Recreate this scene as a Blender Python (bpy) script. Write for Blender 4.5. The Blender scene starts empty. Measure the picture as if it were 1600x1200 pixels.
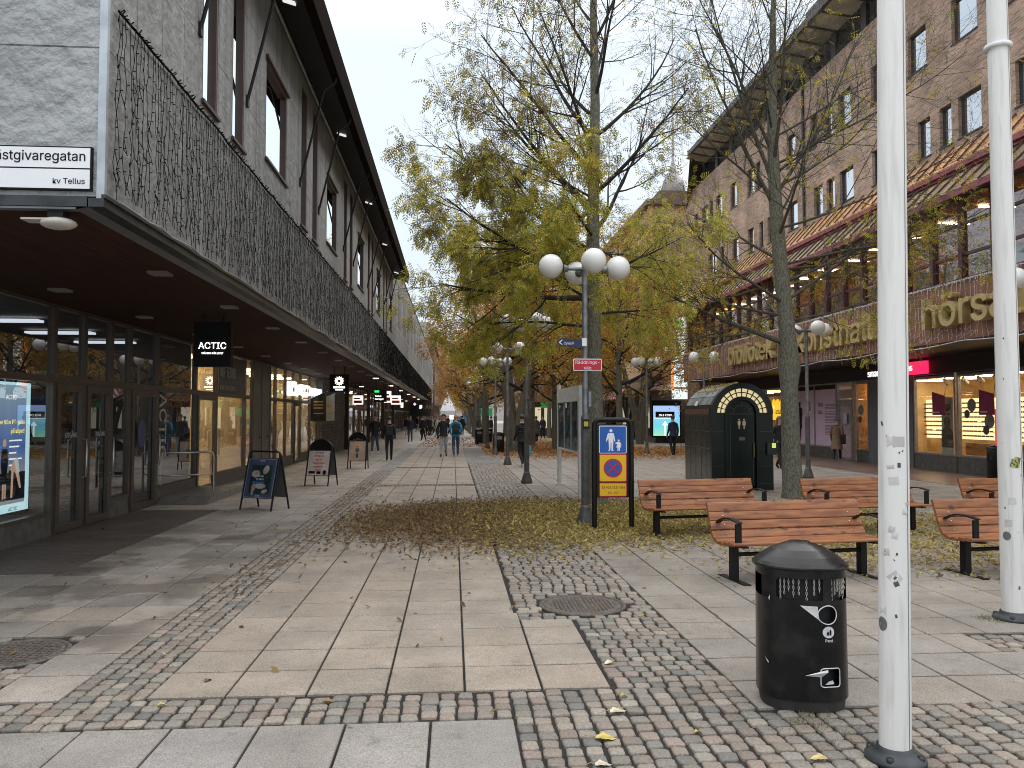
import bpy, math, random
import numpy as np
from mathutils import Vector, Matrix, Euler
R = math.radians
S = bpy.context.scene
COL = S.collection
PI = math.pi

# ------------------------------------------------------------------ camera
F, CX, CY, CAMH = 1250.0, 800.0, 600.0, 1.75
PITCH, YAW = 2.29, 4.21
cam = bpy.data.cameras.new('camera')
cam.sensor_width = 36.0
cam.lens = F / 1600 * 36
cam.clip_end = 3000
camo = bpy.data.objects.new('camera', cam)
COL.objects.link(camo)
camo.location = (0, 0, CAMH)
camo.rotation_euler = (R(90 + PITCH), 0, R(-YAW))
S.camera = camo
RM = Euler((R(90 + PITCH), 0, R(-YAW))).to_matrix()

def ray(px, py):
    return RM @ Vector(((px - CX) / F, (CY - py) / F, -1.0))
def g(px, py, z=0.0):
    d = ray(px, py); t = (z - CAMH) / d.z
    return Vector((d.x * t, d.y * t, z))
def onX(px, py, X):
    d = ray(px, py); t = X / d.x
    return Vector((X, d.y * t, CAMH + d.z * t))
def onY(px, py, Y):
    d = ray(px, py); t = Y / d.y
    return Vector((d.x * t, Y, CAMH + d.z * t))
def YX(px, X):
    return onX(px, 650, X).y

# ------------------------------------------------------------------ world, sun, exposure
w = bpy.data.worlds.new('World'); S.world = w; w.use_nodes = True
nt = w.node_tree; nt.nodes.clear()
out = nt.nodes.new('ShaderNodeOutputWorld'); bg = nt.nodes.new('ShaderNodeBackground')
sky = nt.nodes.new('ShaderNodeTexSky'); sky.sky_type = 'NISHITA'; sky.sun_disc = False
sky.sun_elevation = R(38); sky.sun_rotation = R(60); sky.air_density = 1.5; sky.dust_density = 4
tc = nt.nodes.new('ShaderNodeTexCoord'); sep = nt.nodes.new('ShaderNodeSeparateXYZ')
nt.links.new(tc.outputs['Generated'], sep.inputs[0])
cr = nt.nodes.new('ShaderNodeValToRGB')            # overcast: zenith brighter than horizon
cr.color_ramp.elements[0].position = 0.0; cr.color_ramp.elements[0].color = (.88, .90, .92, 1)
cr.color_ramp.elements[1].position = 0.85; cr.color_ramp.elements[1].color = (1.95, 1.95, 1.97, 1)
e = cr.color_ramp.elements.new(.10); e.color = (.65, .725, .80, 1)
e = cr.color_ramp.elements.new(.42); e.color = (.66, .75, .84, 1)
nt.links.new(sep.outputs['Z'], cr.inputs[0])
nz = nt.nodes.new('ShaderNodeTexNoise'); nz.inputs['Scale'].default_value = 2.2; nz.inputs['Detail'].default_value = 5
nt.links.new(tc.outputs['Generated'], nz.inputs['Vector'])
mr = nt.nodes.new('ShaderNodeMapRange'); mr.inputs['From Min'].default_value = .3; mr.inputs['From Max'].default_value = .7
mr.inputs['To Min'].default_value = 8.9; mr.inputs['To Max'].default_value = 10.9
nt.links.new(nz.outputs['Fac'], mr.inputs['Value'])
vm = nt.nodes.new('ShaderNodeVectorMath'); vm.operation = 'SCALE'
nt.links.new(cr.outputs['Color'], vm.inputs[0]); nt.links.new(mr.outputs['Result'], vm.inputs['Scale'])
mx = nt.nodes.new('ShaderNodeMixRGB'); mx.inputs['Fac'].default_value = .9
nt.links.new(sky.outputs['Color'], mx.inputs['Color1']); nt.links.new(vm.outputs['Vector'], mx.inputs['Color2'])
nt.links.new(mx.outputs['Color'], bg.inputs['Color']); bg.inputs['Strength'].default_value = .1
nt.links.new(bg.outputs['Background'], out.inputs['Surface'])
sl = bpy.data.lights.new('sun', 'SUN'); sl.energy = 1.1; sl.angle = R(35); sl.color = (1, .97, .93)
so = bpy.data.objects.new('sun', sl); COL.objects.link(so)
so.rotation_euler = (R(52), 0, R(180 - 60))
so.location = (0, 0, 40)
S.view_settings.view_transform = 'Standard'; S.view_settings.look = 'None'
S.view_settings.exposure = 0.56; S.view_settings.gamma = 1; S.view_settings.use_curve_mapping = False
S.cycles.use_denoising = True; S.cycles.filter_width = 1.0; S.cycles.denoising_prefilter = 'NONE'
S.cycles.max_bounces = 7; S.cycles.diffuse_bounces = 3; S.cycles.glossy_bounces = 3
S.cycles.transmission_bounces = 3; S.cycles.transparent_max_bounces = 10
S.cycles.caustics_reflective = False; S.cycles.caustics_refractive = False
S.cycles.sample_clamp_indirect = 4

# ------------------------------------------------------------------ materials
def nmat(name):
    m = bpy.data.materials.new(name); m.use_nodes = True
    return m, m.node_tree, m.node_tree.nodes['Principled BSDF']
MATS = {}
def M(name, col, rough=.6, metal=0.0, var=.12, vs=6.0, bump=0.0, bs=40.0, col2=None, lo=.35, hi=.65,
      attr=False, spec=None, world=False, detail=5, emit=0.0, stretch=None):
    if name in MATS: return MATS[name]
    m, t, b = nmat(name)
    N, L = t.nodes.new, t.links.new
    if world: co = N('ShaderNodeNewGeometry').outputs['Position']
    else: co = N('ShaderNodeTexCoord').outputs['Object']
    if stretch:
        mp = N('ShaderNodeMapping'); mp.inputs['Scale'].default_value = stretch; L(co, mp.inputs['Vector']); co = mp.outputs['Vector']
    n = N('ShaderNodeTexNoise'); n.inputs['Scale'].default_value = vs; n.inputs['Detail'].default_value = detail
    L(co, n.inputs['Vector'])
    r = N('ShaderNodeMapRange'); r.inputs['From Min'].default_value = lo; r.inputs['From Max'].default_value = hi
    L(n.outputs['Fac'], r.inputs['Value'])
    mix = N('ShaderNodeMixRGB')
    c2 = col2 if col2 else tuple(min(1, c * (1 + var)) for c in col)
    c1 = col if col2 else tuple(c * (1 - var) for c in col)
    mix.inputs['Color1'].default_value = (*c1, 1); mix.inputs['Color2'].default_value = (*c2, 1)
    L(r.outputs['Result'], mix.inputs['Fac'])
    o = mix.outputs['Color']
    if attr:
        a = N('ShaderNodeAttribute'); a.attribute_name = 'fc'
        mu = N('ShaderNodeMixRGB'); mu.blend_type = 'MULTIPLY'; mu.inputs['Fac'].default_value = 1
        L(o, mu.inputs['Color1']); L(a.outputs['Vector'], mu.inputs['Color2']); o = mu.outputs['Color']
    L(o, b.inputs['Base Color'])
    b.inputs['Roughness'].default_value = rough; b.inputs['Metallic'].default_value = metal
    if spec is not None: b.inputs['Specular IOR Level'].default_value = spec
    if bump:
        n2 = N('ShaderNodeTexNoise'); n2.inputs['Scale'].default_value = bs; n2.inputs['Detail'].default_value = 6
        L(co, n2.inputs['Vector'])
        bp = N('ShaderNodeBump'); bp.inputs['Strength'].default_value = min(1, bump); bp.inputs['Distance'].default_value = .02
        L(n2.outputs['Fac'], bp.inputs['Height']); L(bp.outputs['Normal'], b.inputs['Normal'])
    if emit:
        L(o, b.inputs['Emission Color']); b.inputs['Emission Strength'].default_value = emit
    MATS[name] = m
    return m
def E(name, col, s=1.0):
    if name in MATS: return MATS[name]
    m, t, b = nmat(name)
    b.inputs['Base Color'].default_value = (*[c * .5 for c in col], 1)
    b.inputs['Emission Color'].default_value = (*col, 1); b.inputs['Emission Strength'].default_value = s
    MATS[name] = m
    return m
def grid_mat(name, col, jcol, bw, rh, mortar, plane='YZ', off=0.0, var=.2, bump=.3, bs=25, rough=.8, shift=(0, 0), col2=None, vs=1.3, streak=False, rowcol=.25, bd=.02):
    """masonry or slabs: a brick texture laid in the wall's own plane (world metres)"""
    m, t, b = nmat(name); N, L = t.nodes.new, t.links.new
    geo = N('ShaderNodeNewGeometry'); sp = N('ShaderNodeSeparateXYZ'); L(geo.outputs['Position'], sp.inputs[0])
    cb = N('ShaderNodeCombineXYZ')
    L(sp.outputs[plane[0]], cb.inputs['X']); L(sp.outputs[plane[1]], cb.inputs['Y'])
    mp = N('ShaderNodeMapping'); mp.inputs['Location'].default_value = (shift[0], shift[1], 0); L(cb.outputs[0], mp.inputs['Vector'])
    br = N('ShaderNodeTexBrick'); br.offset = off; br.squash = 1
    L(mp.outputs[0], br.inputs['Vector'])
    br.inputs['Scale'].default_value = 1; br.inputs['Brick Width'].default_value = bw; br.inputs['Row Height'].default_value = rh
    br.inputs['Mortar Size'].default_value = mortar; br.inputs['Mortar Smooth'].default_value = .1; br.inputs['Bias'].default_value = 0
    br.inputs['Color1'].default_value = (*col, 1)
    br.inputs['Color2'].default_value = (*(col2 or tuple(c * (1 - rowcol) for c in col)), 1)
    br.inputs['Mortar'].default_value = (*jcol, 1)
    n = N('ShaderNodeTexNoise'); n.inputs['Scale'].default_value = vs; n.inputs['Detail'].default_value = 7
    if streak:
        ms = N('ShaderNodeMapping'); ms.inputs['Scale'].default_value = (1, 3.0, .12); L(geo.outputs['Position'], ms.inputs['Vector']); L(ms.outputs[0], n.inputs['Vector'])
    else: L(geo.outputs['Position'], n.inputs['Vector'])
    r = N('ShaderNodeMapRange'); r.inputs['From Min'].default_value = .3; r.inputs['From Max'].default_value = .7
    r.inputs['To Min'].default_value = 1 - var; r.inputs['To Max'].default_value = 1 + var
    L(n.outputs['Fac'], r.inputs['Value'])
    mu = N('ShaderNodeVectorMath'); mu.operation = 'SCALE'; L(br.outputs['Color'], mu.inputs[0]); L(r.outputs['Result'], mu.inputs['Scale'])
    L(mu.outputs['Vector'], b.inputs['Base Color']); b.inputs['Roughness'].default_value = rough
    n2 = N('ShaderNodeTexNoise'); n2.inputs['Scale'].default_value = bs; n2.inputs['Detail'].default_value = 8; L(geo.outputs['Position'], n2.inputs['Vector'])
    ma = N('ShaderNodeMath'); ma.operation = 'MULTIPLY_ADD'; ma.inputs[1].default_value = -1.2; L(br.outputs['Fac'], ma.inputs[0]); L(n2.outputs['Fac'], ma.inputs[2])
    bp = N('ShaderNodeBump'); bp.inputs['Strength'].default_value = bump; bp.inputs['Distance'].default_value = bd
    L(ma.outputs[0], bp.inputs['Height']); L(bp.outputs['Normal'], b.inputs['Normal'])
    MATS[name] = m
    return m
def glass(name, tint=(.85, .88, .87), ior=1.5, boost=0.06, rough=0.0):
    if name in MATS: return MATS[name]
    m = bpy.data.materials.new(name); m.use_nodes = True; t = m.node_tree; t.nodes.clear(); N, L = t.nodes.new, t.links.new
    o = N('ShaderNodeOutputMaterial'); mix = N('ShaderNodeMixShader'); tr = N('ShaderNodeBsdfTransparent'); gl = N('ShaderNodeBsdfGlossy')
    tr.inputs['Color'].default_value = (*tint, 1); gl.inputs['Roughness'].default_value = rough; gl.inputs['Color'].default_value = (.95, .97, 1, 1)
    fr = N('ShaderNodeFresnel'); fr.inputs['IOR'].default_value = ior; gg = N('ShaderNodeNewGeometry'); bf = N('ShaderNodeMath'); bf.operation = 'SUBTRACT'; bf.inputs[0].default_value = 1; L(gg.outputs['Backfacing'], bf.inputs[1]); mb_ = N('ShaderNodeMath'); mb_.operation = 'MULTIPLY'
    ad = N('ShaderNodeMath'); ad.operation = 'MULTIPLY_ADD'; ad.inputs[1].default_value = 1.4; ad.inputs[2].default_value = boost; ad.use_clamp = True
    L(fr.outputs[0], ad.inputs[0]); L(ad.outputs[0], mb_.inputs[0]); L(bf.outputs[0], mb_.inputs[1]); L(mb_.outputs[0], mix.inputs[0]); L(tr.outputs[0], mix.inputs[1]); L(gl.outputs[0], mix.inputs[2])
    L(mix.outputs[0], o.inputs['Surface'])
    MATS[name] = m
    return m
def leaf_mat(name, k=.35):
    m = bpy.data.materials.new(name); m.use_nodes = True; t = m.node_tree; t.nodes.clear(); N, L = t.nodes.new, t.links.new
    o = N('ShaderNodeOutputMaterial'); mix = N('ShaderNodeMixShader'); d = N('ShaderNodeBsdfDiffuse'); tr = N('ShaderNodeBsdfTranslucent')
    a = N('ShaderNodeAttribute'); a.attribute_name = 'fc'
    L(a.outputs['Vector'], d.inputs['Color']); L(a.outputs['Vector'], tr.inputs['Color'])
    mix.inputs[0].default_value = k
    L(d.outputs[0], mix.inputs[1]); L(tr.outputs[0], mix.inputs[2]); L(mix.outputs[0], o.inputs['Surface'])
    MATS[name] = m
    return m

# ------------------------------------------------------------------ mesh builder
def frame(d):
    d = d.normalized()
    a = Vector((0, 0, 1)) if abs(d.z) < .9 else Vector((1, 0, 0))
    u = d.cross(a).normalized(); return u, d.cross(u).normalized()
class MB:
    def __init__(s):
        s.v, s.f, s.mi, s.sm, s.fc = [], [], [], [], []
        s.T = None
    def add(s, vs, fs, m=0, smooth=False, c=None):
        o = len(s.v)
        if s.T is not None: vs = [tuple(s.T @ Vector(v)) for v in vs]
        s.v.extend(vs); s.f.extend([tuple(i + o for i in f) for f in fs])
        s.mi.extend([m] * len(fs)); s.sm.extend([smooth] * len(fs)); s.fc.extend([c or (1, 1, 1)] * len(fs))
        return s
    def box(s, x0, x1, y0, y1, z0, z1, m=0, c=None):
        v = [(x0, y0, z0), (x1, y0, z0), (x1, y1, z0), (x0, y1, z0), (x0, y0, z1), (x1, y0, z1), (x1, y1, z1), (x0, y1, z1)]
        return s.add(v, [(0, 3, 2, 1), (4, 5, 6, 7), (0, 1, 5, 4), (1, 2, 6, 5), (2, 3, 7, 6), (3, 0, 4, 7)], m, c=c)
    def rbox(s, x0, x1, y0, y1, z0, z1, r, m=0, seg=3):
        """box whose x-section (y,z) has rounded corners: prism along x"""
        pts = []
        for cx, cy, a0 in ((y1 - r, z1 - r, 0), (y0 + r, z1 - r, 90), (y0 + r, z0 + r, 180), (y1 - r, z0 + r, 270)):
            for k in range(seg + 1):
                a = R(a0 + 90 * k / seg); pts.append((cx + r * math.cos(a), cy + r * math.sin(a)))
        n = len(pts)
        v = [(x0, p[0], p[1]) for p in pts] + [(x1, p[0], p[1]) for p in pts]
        fs = [(i, (i + 1) % n, n + (i + 1) % n, n + i) for i in range(n)]
        s.add(v, fs, m, True); s.add(v[:n], [tuple(range(n - 1, -1, -1))], m); s.add(v[n:], [tuple(range(n))], m)
        return s
    def poly(s, pts, m=0, c=None): return s.add([tuple(p) for p in pts], [tuple(range(len(pts)))], m, c=c)
    def prism(s, pts2, fn, d0, d1, m=0, c=None):
        """extrude the polygon pts2 between depths d0, d1; fn(a, b, d) -> xyz"""
        n = len(pts2)
        v = [tuple(fn(a, b, d0)) for a, b in pts2] + [tuple(fn(a, b, d1)) for a, b in pts2]
        fs = [(i, (i + 1) % n, n + (i + 1) % n, n + i) for i in range(n)] + [tuple(range(n - 1, -1, -1)), tuple(range(n, 2 * n))]
        return s.add(v, fs, m, c=c)
    def tube(s, pts, rad, n=8, m=0, caps=True, smooth=True, c=None):
        pts = [Vector(p) for p in pts]
        if not hasattr(rad, '__len__'): rad = [rad] * len(pts)
        v = []; pu = None
        for i, p in enumerate(pts):
            d = (pts[min(i + 1, len(pts) - 1)] - pts[max(i - 1, 0)])
            if d.length < 1e-9: d = Vector((0, 0, 1))
            d.normalize()
            if pu is None: u, w_ = frame(d)
            else:
                u = pu - d * pu.dot(d)
                u = u.normalized() if u.length > 1e-6 else frame(d)[0]
                w_ = d.cross(u)
            pu = u
            for k in range(n):
                a = 2 * PI * k / n
                q = p + (u * math.cos(a) + w_ * math.sin(a)) * rad[i]
                v.append((q.x, q.y, q.z))
        fs = []
        for i in range(len(pts) - 1):
            for k in range(n):
                a = i * n + k; b = i * n + (k + 1) % n
                fs.append((a, b, b + n, a + n))
        s.add(v, fs, m, smooth, c)
        if caps:
            s.add(v[:n], [tuple(range(n - 1, -1, -1))], m, False, c); s.add(v[-n:], [tuple(range(n))], m, False, c)
        return s
    def lathe(s, prof, n=24, m=0, cx=0, cy=0, sx=1, sy=1, smooth=True):
        v = []; fs = []
        for r, z in prof:
            for k in range(n):
                a = 2 * PI * k / n; v.append((cx + r * sx * math.cos(a), cy + r * sy * math.sin(a), z))
        for i in range(len(prof) - 1):
            for k in range(n):
                fs.append((i * n + k, i * n + (k + 1) % n, (i + 1) * n + (k + 1) % n, (i + 1) * n + k))
        fs.append(tuple(range(n - 1, -1, -1))); fs.append(tuple((len(prof) - 1) * n + k for k in range(n)))
        return s.add(v, fs, m, smooth)
    def sphere(s, c, r, n=16, k=10, m=0, sc=(1, 1, 1)):
        prof = [(max(1e-4, r * math.sin(PI * i / k)), -r * math.cos(PI * i / k)) for i in range(k + 1)]
        v = []; fs = []
        for rr, z in prof:
            for j in range(n):
                a = 2 * PI * j / n; v.append((c[0] + rr * math.cos(a) * sc[0], c[1] + rr * math.sin(a) * sc[1], c[2] + z * sc[2]))
        for i in range(k):
            for j in range(n): fs.append((i * n + j, i * n + (j + 1) % n, (i + 1) * n + (j + 1) % n, (i + 1) * n + j))
        return s.add(v, fs, m, True)
    def build(s, name, mats, parent=None, world=False, attr=False):
        if not isinstance(mats, (list, tuple)): mats = [mats]
        me = bpy.data.meshes.new(name)
        v = s.v
        if world and parent is not None:
            l = root_loc(parent); v = [(a - l[0], b - l[1], c - l[2]) for a, b, c in v]
        me.from_pydata(v, [], s.f)
        for m in mats: me.materials.append(m)
        me.polygons.foreach_set('material_index', s.mi)
        me.polygons.foreach_set('use_smooth', s.sm)
        if attr:
            at = me.attributes.new('fc', 'FLOAT_VECTOR', 'FACE')
            at.data.foreach_set('vector', np.array(s.fc, dtype=np.float32).ravel())
        me.update()
        o = bpy.data.objects.new(name, me); COL.objects.link(o)
        if parent is not None: o.parent = parent
        return o
def root_loc(o):
    l = Vector((0, 0, 0))
    while o is not None: l = l + Vector(o.location); o = o.parent
    return l
def tag(o, label=None, cat=None, group=None, kind=None):
    if label: o['label'] = label
    if cat: o['category'] = cat
    if group: o['group'] = group
    if kind: o['kind'] = kind
    return o
def thing(name, label, cat, loc=(0, 0, 0), rz=0.0, group=None, rx=0.0):
    o = bpy.data.objects.new(name, None); COL.objects.link(o); o.empty_display_size = .2
    o.location = loc; o.rotation_euler = (rx, 0, rz)
    return tag(o, label, cat, group)
def copy_tree(o, parent=None):
    c = o.copy(); COL.objects.link(c)
    if parent is not None: c.parent = parent
    for ch in list(o.children): copy_tree(ch, c)
    return c
def dup(o, label, loc=None, rz=None, group=None):
    c = copy_tree(o); c['label'] = label
    if loc is not None: c.location = loc
    if rz is not None: c.rotation_euler.z = rz
    if group: c['group'] = group
    return c
DIRS = {'front': Matrix(((1, 0, 0), (0, 0, -1), (0, 1, 0))),      # faces -Y, reads along +X
        'east': Matrix(((0, 0, 1), (1, 0, 0), (0, 1, 0))),         # faces +X, reads along +Y
        'west': Matrix(((0, 0, -1), (-1, 0, 0), (0, 1, 0)))}       # faces -X, reads along -Y
import os
FONT = None
try:        # Blender's own bundled sans-serif, if present
    for _n in ('Inter.woff2', 'Noto Sans.woff2'):
        _p = os.path.join(bpy.utils.system_resource('DATAFILES'), 'fonts', _n)
        if FONT is None and os.path.exists(_p): FONT = bpy.data.fonts.load(_p)
except Exception: FONT = None
def text(name, s, size, mat, loc, face='front', parent=None, ext=.004, align='CENTER', bold=0.0, xs=1.0, rot=None, world=True, spacing=1.0, shear=0):
    cu = bpy.data.curves.new(name, 'FONT'); cu.body = s; cu.size = size; cu.extrude = ext; cu.align_x = align; cu.offset = bold * size * .5
    cu.resolution_u = 3
    if FONT: cu.font = FONT
    cu.space_line = spacing; cu.shear = shear
    t = bpy.data.objects.new(name, cu); COL.objects.link(t)
    bpy.context.view_layer.update()
    me = bpy.data.meshes.new_from_object(t.evaluated_get(bpy.context.evaluated_depsgraph_get()))
    bpy.data.objects.remove(t); bpy.data.curves.remove(cu)
    A = (rot if rot is not None else DIRS[face]).to_4x4() @ Matrix.Diagonal((xs, 1, 1, 1))
    me.transform(A)
    l = Vector(loc)
    if parent is not None and world: l = l - root_loc(parent)
    me.transform(Matrix.Translation(l))
    me.materials.clear(); me.materials.append(mat)
    o = bpy.data.objects.new(name, me); COL.objects.link(o)
    if parent is not None: o.parent = parent
    return o
def wall_holes(mb, fn, a0, a1, z0, z1, holes, depth=.15, m=0, mr=None):
    """wall sheet with openings and reveals; fn(a, z, d) -> xyz, d>0 goes inward"""
    A = sorted({a0, a1, *[min(max(h[0], a0), a1) for h in holes], *[min(max(h[1], a0), a1) for h in holes]})
    Z = sorted({z0, z1, *[min(max(h[2], z0), z1) for h in holes], *[min(max(h[3], z0), z1) for h in holes]})
    for i in range(len(A) - 1):
        for j in range(len(Z) - 1):
            ca, cz = (A[i] + A[i + 1]) / 2, (Z[j] + Z[j + 1]) / 2
            if any(h[0] < ca < h[1] and h[2] < cz < h[3] for h in holes): continue
            mb.poly([fn(A[i], Z[j], 0), fn(A[i + 1], Z[j], 0), fn(A[i + 1], Z[j + 1], 0), fn(A[i], Z[j + 1], 0)], m)
    for h in holes:
        p = [(h[0], h[2]), (h[1], h[2]), (h[1], h[3]), (h[0], h[3])]
        for k in range(4):
            a, b = p[k], p[(k + 1) % 4]
            mb.poly([fn(a[0], a[1], 0), fn(b[0], b[1], 0), fn(b[0], b[1], depth), fn(a[0], a[1], depth)], m if mr is None else mr)
# ------------------------------------------------------------------ ground
rnd = random.Random(11)
joint = M('joint_earth', (.020, .018, .015), .95, var=.35, vs=9, world=True)
mb = MB(); mb.box(-60, 90, -20, 400, -.5, -.02)
tag(mb.build('ground', joint), kind='structure')

def slab_mat():
    m, t, b = nmat('slab_concrete'); N, L = t.nodes.new, t.links.new
    geo = N('ShaderNodeNewGeometry'); a = N('ShaderNodeAttribute'); a.attribute_name = 'fc'
    def noise(sc, d=6, lo=.3, hi=.7, a0=0, a1=1, vec=None):
        n = N('ShaderNodeTexNoise'); n.inputs['Scale'].default_value = sc; n.inputs['Detail'].default_value = d; L(vec or geo.outputs['Position'], n.inputs['Vector'])
        r = N('ShaderNodeMapRange'); r.inputs['From Min'].default_value = lo; r.inputs['From Max'].default_value = hi; r.inputs['To Min'].default_value = a0; r.inputs['To Max'].default_value = a1
        L(n.outputs['Fac'], r.inputs['Value']); return r.outputs['Result'], n.outputs['Fac']
    f1, _ = noise(150, 3, .3, .7, .55, 1.4)          # aggregate speckle
    f2, _ = noise(1.6, 9, .3, .7, .78, 1.16)          # broad dirt
    f4, _ = noise(14, 6, .3, .7, .93, 1.07)
    mu = N('ShaderNodeMath'); mu.operation = 'MULTIPLY'; L(f1, mu.inputs[0]); L(f2, mu.inputs[1])
    mu2 = N('ShaderNodeMath'); mu2.operation = 'MULTIPLY'; L(mu.outputs[0], mu2.inputs[0]); L(f4, mu2.inputs[1])
    vo = N('ShaderNodeTexVoronoi'); vo.inputs['Scale'].default_value = 3.1; L(geo.outputs['Position'], vo.inputs['Vector'])
    vr = N('ShaderNodeMapRange'); vr.inputs['From Min'].default_value = .035; vr.inputs['From Max'].default_value = .06; vr.inputs['To Min'].default_value = .72; L(vo.outputs['Distance'], vr.inputs['Value'])
    sp_, _ = noise(5.5, 7, .60, .70, 1.0, .78)
    q1 = N('ShaderNodeMath'); q1.operation = 'MULTIPLY'; L(vr.outputs[0], q1.inputs[0]); L(sp_, q1.inputs[1])
    q2 = N('ShaderNodeMath'); q2.operation = 'MULTIPLY'; L(mu2.outputs[0], q2.inputs[0]); L(q1.outputs[0], q2.inputs[1]); mu2 = q2
    # damp stains on the slabs by the arcade (x -6..-2.4, y 5..12)
    sp = N('ShaderNodeSeparateXYZ'); L(geo.outputs['Position'], sp.inputs[0])
    def ramp(sock, a0, a1):
        r = N('ShaderNodeMapRange'); r.inputs['From Min'].default_value = a0; r.inputs['From Max'].default_value = a1; r.interpolation_type = 'SMOOTHSTEP'; L(sock, r.inputs['Value']); return r.outputs['Result']
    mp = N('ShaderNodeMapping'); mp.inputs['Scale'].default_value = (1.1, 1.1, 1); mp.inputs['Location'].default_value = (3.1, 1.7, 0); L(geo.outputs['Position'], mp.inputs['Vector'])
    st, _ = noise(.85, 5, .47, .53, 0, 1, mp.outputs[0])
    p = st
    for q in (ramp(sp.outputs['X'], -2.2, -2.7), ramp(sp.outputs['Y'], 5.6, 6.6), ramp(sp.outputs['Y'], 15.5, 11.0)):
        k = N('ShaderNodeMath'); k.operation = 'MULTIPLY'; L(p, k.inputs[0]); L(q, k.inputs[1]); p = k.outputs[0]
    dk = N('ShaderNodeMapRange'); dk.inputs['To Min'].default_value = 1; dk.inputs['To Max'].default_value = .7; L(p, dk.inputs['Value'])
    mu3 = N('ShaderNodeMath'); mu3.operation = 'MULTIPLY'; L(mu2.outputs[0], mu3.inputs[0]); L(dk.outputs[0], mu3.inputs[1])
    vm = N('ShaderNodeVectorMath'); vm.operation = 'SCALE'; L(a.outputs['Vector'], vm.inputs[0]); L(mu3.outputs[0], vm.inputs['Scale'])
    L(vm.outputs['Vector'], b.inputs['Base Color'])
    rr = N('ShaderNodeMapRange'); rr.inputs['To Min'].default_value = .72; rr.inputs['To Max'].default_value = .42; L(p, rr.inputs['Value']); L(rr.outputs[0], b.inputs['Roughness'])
    n2 = N('ShaderNodeTexNoise'); n2.inputs['Scale'].default_value = 90; n2.inputs['Detail'].default_value = 5; L(geo.outputs['Position'], n2.inputs['Vector'])
    bp = N('ShaderNodeBump'); bp.inputs['Strength'].default_value = .25; bp.inputs['Distance'].default_value = .01; L(n2.outputs['Fac'], bp.inputs['Height']); L(bp.outputs['Normal'], b.inputs['Normal'])
    return m
slabm = slab_mat()
MAN = [(g(910, 944), .40), (g(25, 1019), .36)]
COB = [(.55, 1.83, 6.95, 60), (1.03, 1.83, 5.17, 6.95), (-2.42, -1.90, 5.17, 60), (-6.2, 1.03, 4.70, 5.17), (.36, 9.5, 2.0, 4.72), (1.03, 1.83, 4.70, 5.2),
       (-1.9, .55, 20.3, 20.5), (-1.9, .55, 27.2, 27.4), (4.1, 9.5, 5.75, 6.2), (-3.9, -2.9, 5.19, 6.69)]
def incob(x, y, pad=0):
    return any(a - pad < x < b + pad and c - pad < y < d + pad for a, b, c, d in COB)
def slabs(name, x0, x1, y0, y1, sx, sy, base, tilt=.0015, tint=.10, warm=0):
    mb = MB(); gp = .0078
    nx = int(round((x1 - x0) / sx)); ny = int(round((y1 - y0) / sy))
    for i in range(nx):
        for j in range(ny):
            a, b = x0 + i * sx, x0 + (i + 1) * sx
            c, d = y0 + j * sy, y0 + (j + 1) * sy
            if incob((a + b) / 2, (c + d) / 2): continue
            for ca, cb, cc, cd in COB:       # trim against cobble strips
                if cc < (c + d) / 2 < cd:
                    if a < ca < b: b = ca
                    if a < cb < b: a = cb
                if ca < (a + b) / 2 < cb:
                    if c < cc < d: d = cc
                    if c < cd < d: c = cd
            if b - a < .05 or d - c < .05: continue
            t = 1 + rnd.uniform(-tint, tint); wv = rnd.uniform(-.02, .02)
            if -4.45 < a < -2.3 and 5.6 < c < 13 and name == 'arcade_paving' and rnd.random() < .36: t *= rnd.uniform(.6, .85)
            col = (base[0] * (t + wv + warm), base[1] * t, base[2] * (t - wv))
            z = [-.002 + rnd.uniform(-tilt, tilt) for _ in range(4)]
            bev = .005
            A, B, C_, D = a + gp, b - gp, c + gp * 1.5, d - gp * 1.5
            v = [(A, C_, -.03), (B, C_, -.03), (B, D, -.03), (A, D, -.03), (A, C_, z[0] - bev), (B, C_, z[1] - bev), (B, D, z[2] - bev), (A, D, z[3] - bev),
                 (A + bev, C_ + bev, z[0]), (B - bev, C_ + bev, z[1]), (B - bev, D - bev, z[2]), (A + bev, D - bev, z[3])]
            fs = [(8, 9, 10, 11)] + [(4 + k, 4 + (k + 1) % 4, 8 + (k + 1) % 4, 8 + k) for k in range(4)] + [(k, (k + 1) % 4, 4 + (k + 1) % 4, 4 + k) for k in range(4)]
            mb.add(v, fs, 0, False, col)
    return tag(mb.build(name, slabm, attr=True), kind='structure')
BG = (.355, .320, .285)
slabs('street_paving', -1.92, .58, 5.19, 44, .5, .5, (.305, .257, .208), tint=.06)
slabs('street_paving', .58, 1.03, 5.19, 7.19, .45, .5, (.305, .257, .208), tint=.06)
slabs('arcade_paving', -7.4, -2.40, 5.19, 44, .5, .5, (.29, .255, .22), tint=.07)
slabs('plaza_paving', 1.81, 15.9, 4.75, 44, .5, .5, (.265, .235, .20), tint=.07)
slabs('foreground_paving', .36 - 16 * .4825, .36, 3.1, 4.72, .4825, 1.62, (.265, .243, .22), tint=.04)
slabs('foreground_paving', .36 - 16 * .4825, .36, 1.48, 3.1, .4825, 1.62, (.265, .243, .22), tint=.04)
mb = MB(); mb.box(-40, 70, 44, 330, -.1, -.003)
far_pave = grid_mat('far_paving', (.34, .31, .275), (.12, .11, .10), .5, .5, .006, plane='XY', off=0, bump=.1, bs=60, rough=.75, rowcol=.12)
tag(mb.build('far_pavement', far_pave), kind='structure')
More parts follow.
